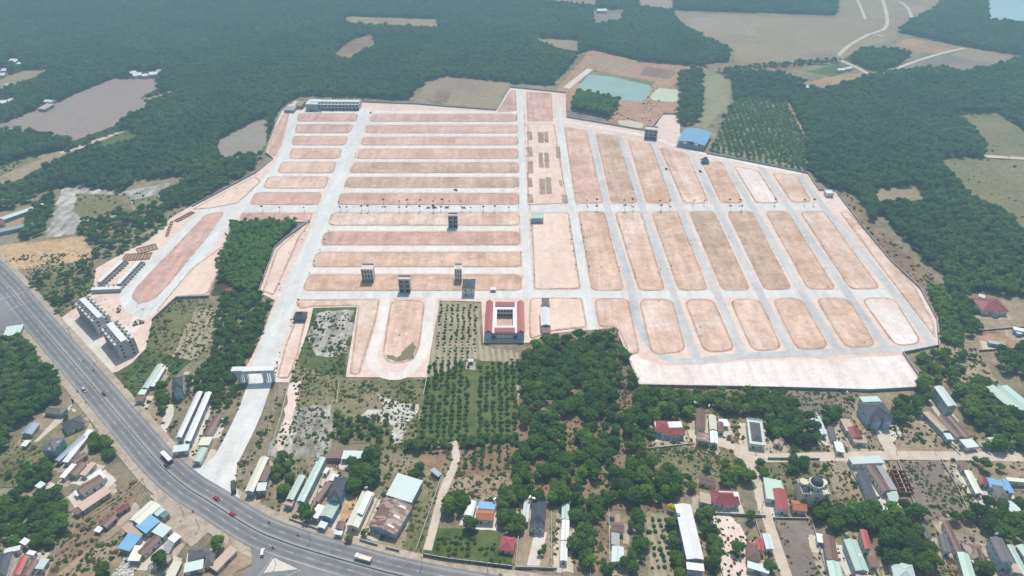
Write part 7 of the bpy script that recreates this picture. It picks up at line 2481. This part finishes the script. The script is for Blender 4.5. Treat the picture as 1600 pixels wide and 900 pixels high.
def truck(p, rz, cab, cargo, label, L=9.5, W=2.5, H=3.0, z=.465, name='truck'):
    o = tag(empty(name, (p.x, p.y, z), rz), label, 'truck')
    hs = L / 2
    cb = MB()
    cb.prism([(hs - 2.1, .6), (hs, .6), (hs, 1.7), (hs - .35, 2.7), (hs - 2.1, 2.75)], -W / 2, W / 2)
    cb.v = [(y, x, zz) for x, y, zz in cb.v]
    cb.f = [tuple(reversed(f)) for f in cb.f]
    cb.build('cab', M[cab], o)
    MB().box(hs - .3, hs - .02, -W / 2 + .2, W / 2 - .2, 1.72, 2.4).build('windscreen', M['car_glass'], o)
    for s in (-1, 1):
        MB().box(hs - 1.6, hs - .6, s * (W / 2 + .012) - .01, s * (W / 2 + .012) + .01, 1.7, 2.4).build('side_window', M['car_glass'], o)
    MB().box(-hs, hs - 2.2, -W / 2 + .5, W / 2 - .5, .6, .95).build('chassis', M['dark_steel'], o)
    c = MB()
    c.box(-hs, hs - 2.25, -W / 2, -W / 2 + .1, .96, H - .5)
    c.box(-hs, hs - 2.25, W / 2 - .1, W / 2, .96, H - .5)
    c.box(-hs, -hs + .1, -W / 2 + .1, W / 2 - .1, .96, H - .5)
    c.box(hs - 2.35, hs - 2.25, -W / 2 + .1, W / 2 - .1, .96, H - .3)
    c.build('cargo_box', M[cargo], o)
    MB().box(-hs + .1, hs - 2.35, -W / 2 + .1, W / 2 - .1, .96, H - .62).build('load', M[cargo], o)
    wheels(o, (-hs + 1.2, -hs + 2.5, hs - 1.3), W, .5)
    return o


def bus(p, rz, label, L=10.5, W=2.5, H=3.3, z=.465):
    o = tag(empty('bus', (p.x, p.y, z), rz), label, 'bus')
    hs = L / 2
    MB().box(-hs, hs, -W / 2, W / 2, .45, 1.5).build('lower_body', M['bus_maroon'], o)
    MB().box(-hs + .02, hs - .02, -W / 2 + .02, W / 2 - .02, 1.5, 2.5).build('windows', M['car_glass'], o)
    for i in range(8):
        x = -hs + .2 + i * (L - .4) / 7
        for s in (-1, 1):
            MB().box(x - .06, x + .06, s * (W / 2 - .01) - .03, s * (W / 2 - .01) + .03, 1.5, 2.5).build('pillar', M['car_white'], o)
    MB().box(-hs, hs, -W / 2, W / 2, 2.5, H).build('roof', M['car_white'], o)
    MB().box(-1.4, 1.4, -.7, .7, H + .002, H + .2).build('roof_unit', M['car_white'], o)
    wheels(o, (-L * .3, L * .32), W, .5)
    return o


p, a = heading(262, 718, 1)
bus(p, a, 'white bus with maroon front on the highway')
for x, y, s, m, lb, kw in ((261, 730, 1, 'car_black', 'black car beside the bus', {}), (133, 611, 1, 'car_silver', 'silver grey van on the highway at the upper left', {'van': True, 'H': 2.0, 'L': 5.0}), (162, 617.5, -1, 'car_black', 'dark car near the median at the upper left', {}),
                           (339, 780, -1, 'car_red', 'red car on the highway, the one farther left', {}), (364, 805, -1, 'car_red', 'red car on the highway beside the median', {}), (411, 865, 1, 'car_white', 'white van on the side road', {'van': True, 'H': 2.0, 'L': 5.0})):
    p, a = heading(x, y, s)
    if x == 411:
        a = R(100)
    car(p, a, m, lb, **kw)
p, a = heading(568, 875, -1)
truck(p, a, 'car_white', 'cargo_cream', 'white dump truck with cream load on the highway')
p = G(366, 764)
truck(p, R(-68), 'car_black', 'dark_cargo', 'black truck parked at the mouth of the avenue', 8.6)
for i, (x, y, m) in enumerate(((669, 325.5, 'car_silver'), (679, 325.5, 'car_black'), (698, 325.3, 'machine_yellow'), (725, 325.6, 'car_silver'))):
    car(G(x, y), R(0 if i % 2 else 180), m, ['silver car parked on the upper cross street, first from the left', 'black car parked on the upper cross street', 'yellow car parked on the upper cross street', 'silver car parked on the upper cross street nearest the grey shell'][i])
for x, y, m, lb in ((712, 298, 'car_black', 'dark car on the side street above the young trees'), (486, 174.8, 'car_black', 'dark car below the top left terrace, first from the left'), (500, 175.5, 'car_silver', 'grey car below the top left terrace'), (520, 173.8, 'car_black', 'dark car below the right half of the top terrace'),
                    (537, 173.8, 'car_red', 'red car below the end of the top terrace'), (1041, 265, 'car_black', 'dark car on the third grey street'), (1094, 269, 'car_black', 'dark car beside the dark pavilion'), (579, 177, 'machine_yellow', 'yellow car at the head of the avenue')):
    car(G(x, y), rnd.uniform(0, 6.28), m, lb)
# site machines: excavators near the terraces
def excavator(x, y, rz, label):
    p = G(x, y)
    o = tag(empty('excavator', (p.x, p.y, .37), rz), label, 'excavator')
    for s in (-1, 1):
        MB().prism([(-1.6, 0.0), (1.6, 0.0), (1.9, .4), (1.6, .8), (-1.6, .8), (-1.9, .4)], s * 1.0 - .25, s * 1.0 + .25).build('track', M['tyre'], o).rotation_euler = (0, 0, R(90))
    MB().box(-1.7, 1.3, -1.1, 1.1, .85, 1.7).build('body', M['machine_yellow'], o)
    MB().box(.1, 1.3, .1, 1.08, 1.7, 2.8).build('cab', M['car_glass'], o)
    b = MB()
    b.tube((1.1, -.2, 1.6), (3.2, -.2, 3.9), .22, .18, 6)
    b.tube((3.2, -.2, 3.9), (4.9, -.2, 2.0), .17, .14, 6)
    b.build('boom', M['machine_yellow'], o)
    MB().prism([(-.5, 0), (.5, 0), (.5, .9), (-.5, .6)], 4.6, 5.3).build('bucket', M['dark_steel'], o).location = (0, -.2, 1.0)


excavator(212, 508, R(40), 'yellow excavator on the dirt beside the loop street, the left one')
excavator(222, 505, R(200), 'yellow excavator on the dirt beside the loop street, the right one')
excavator(186, 487, R(100), 'yellow excavator between the brick shells and the terrace')


# motorcycles with riders
def rider(x, y, rz, label):
    p = G(x, y)
    m = tag(empty('motorcycle', (p.x, p.y, .465), rz), label + ', motorcycle', 'motorcycle')
    fr = MB()
    fr.tube((-.5, 0, .55), (.45, 0, .62), .14, .12, 6)
    fr.tube((.45, 0, .62), (.62, 0, 1.0), .05, .04, 5)
    fr.tube((.62, -.32, 1.02), (.62, .32, 1.02), .025, .025, 5)
    fr.box(-.75, .05, -.13, .13, .68, .8)
    fr.build('frame', M['car_black'], m)
    for wx in (-.62, .66):
        MB().tube((wx, -.06, .3), (wx, .06, .3), .3, .3, 12).build('wheel', M['tyre'], m)
    # rider: one continuous skinned body
    sk = [((-.25, 0, .9), .17), ((-.2, 0, 1.2), .17), ((-.12, 0, 1.42), .19), ((-.08, 0, 1.56), .07), ((-.05, 0, 1.72), .13),
          ((-.1, .2, 1.4), .08), ((.15, .3, 1.2), .06), ((.5, .3, 1.08), .045), ((-.1, -.2, 1.4), .08), ((.15, -.3, 1.2), .06), ((.5, -.3, 1.08), .045),
          ((.2, .16, .86), .1), ((.1, .18, .45), .07), ((.25, .18, .38), .05), ((.2, -.16, .86), .1), ((.1, -.18, .45), .07), ((.25, -.18, .38), .05)]
    ed = [(0, 1), (1, 2), (2, 3), (3, 4), (2, 5), (5, 6), (6, 7), (2, 8), (8, 9), (9, 10), (0, 11), (11, 12), (12, 13), (0, 14), (14, 15), (15, 16)]
    me = bpy.data.meshes.new('person')
    me.from_pydata([s[0] for s in sk], ed, [])
    o = lnk('person', me, M['shirt_dark'])
    o.modifiers.new('skin', 'SKIN')
    for i, s in enumerate(sk):
        me.skin_vertices[0].data[i].radius = (s[1], s[1])
    me.skin_vertices[0].data[0].use_root = True
    o.modifiers.new('sub', 'SUBSURF').render_levels = 1
    o.location = m.location
    o.rotation_euler = m.rotation_euler
    tag(o, 'rider in dark clothes seated on ' + label, 'person')


for x, y, s, lb in ((421, 818, -1, 'the highway edge below the white warehouse'), (466, 838, -1, 'the highway edge below the green warehouses'), (427, 857, 1, 'the lower lanes near the junction'), (302, 801, 1, 'the shoulder beside the compound'),
                    (131, 566, 1, 'the road side of the terrace forecourt'), (122, 613, 1, 'the shoulder beside the silver van'), (135, 630, 1, 'the shoulder at the small path'), (147, 580, -1, 'the lane below the forecourt'), (782, 899, -1, 'the bottom edge lane')):
    p, a = heading(x, y, s)
    rider(x, y, a, lb)

# ================================================================== air
hz = MB().box(-3700, 3700, -1000, 5300, -1.0, 336.0).mesh('haze')
ho = lnk('haze', hz)
ho['kind'] = 'stuff'
ho['label'] = 'thin pale blue haze filling the air'
t = NT('haze')
pv = t.node('ShaderNodeVolumePrincipled')
pv.inputs['Color'].default_value = (.47, .80, .95, 1)
pv.inputs['Density'].default_value = .00040
pv.inputs['Anisotropy'].default_value = .25
t.link(pv.outputs[0], t.out.inputs['Volume'])
hz.materials.append(t.mat)

for o in scene.objects:
    for k in ('_L', '_D', '_h'):
        if k in o:
            del o[k]
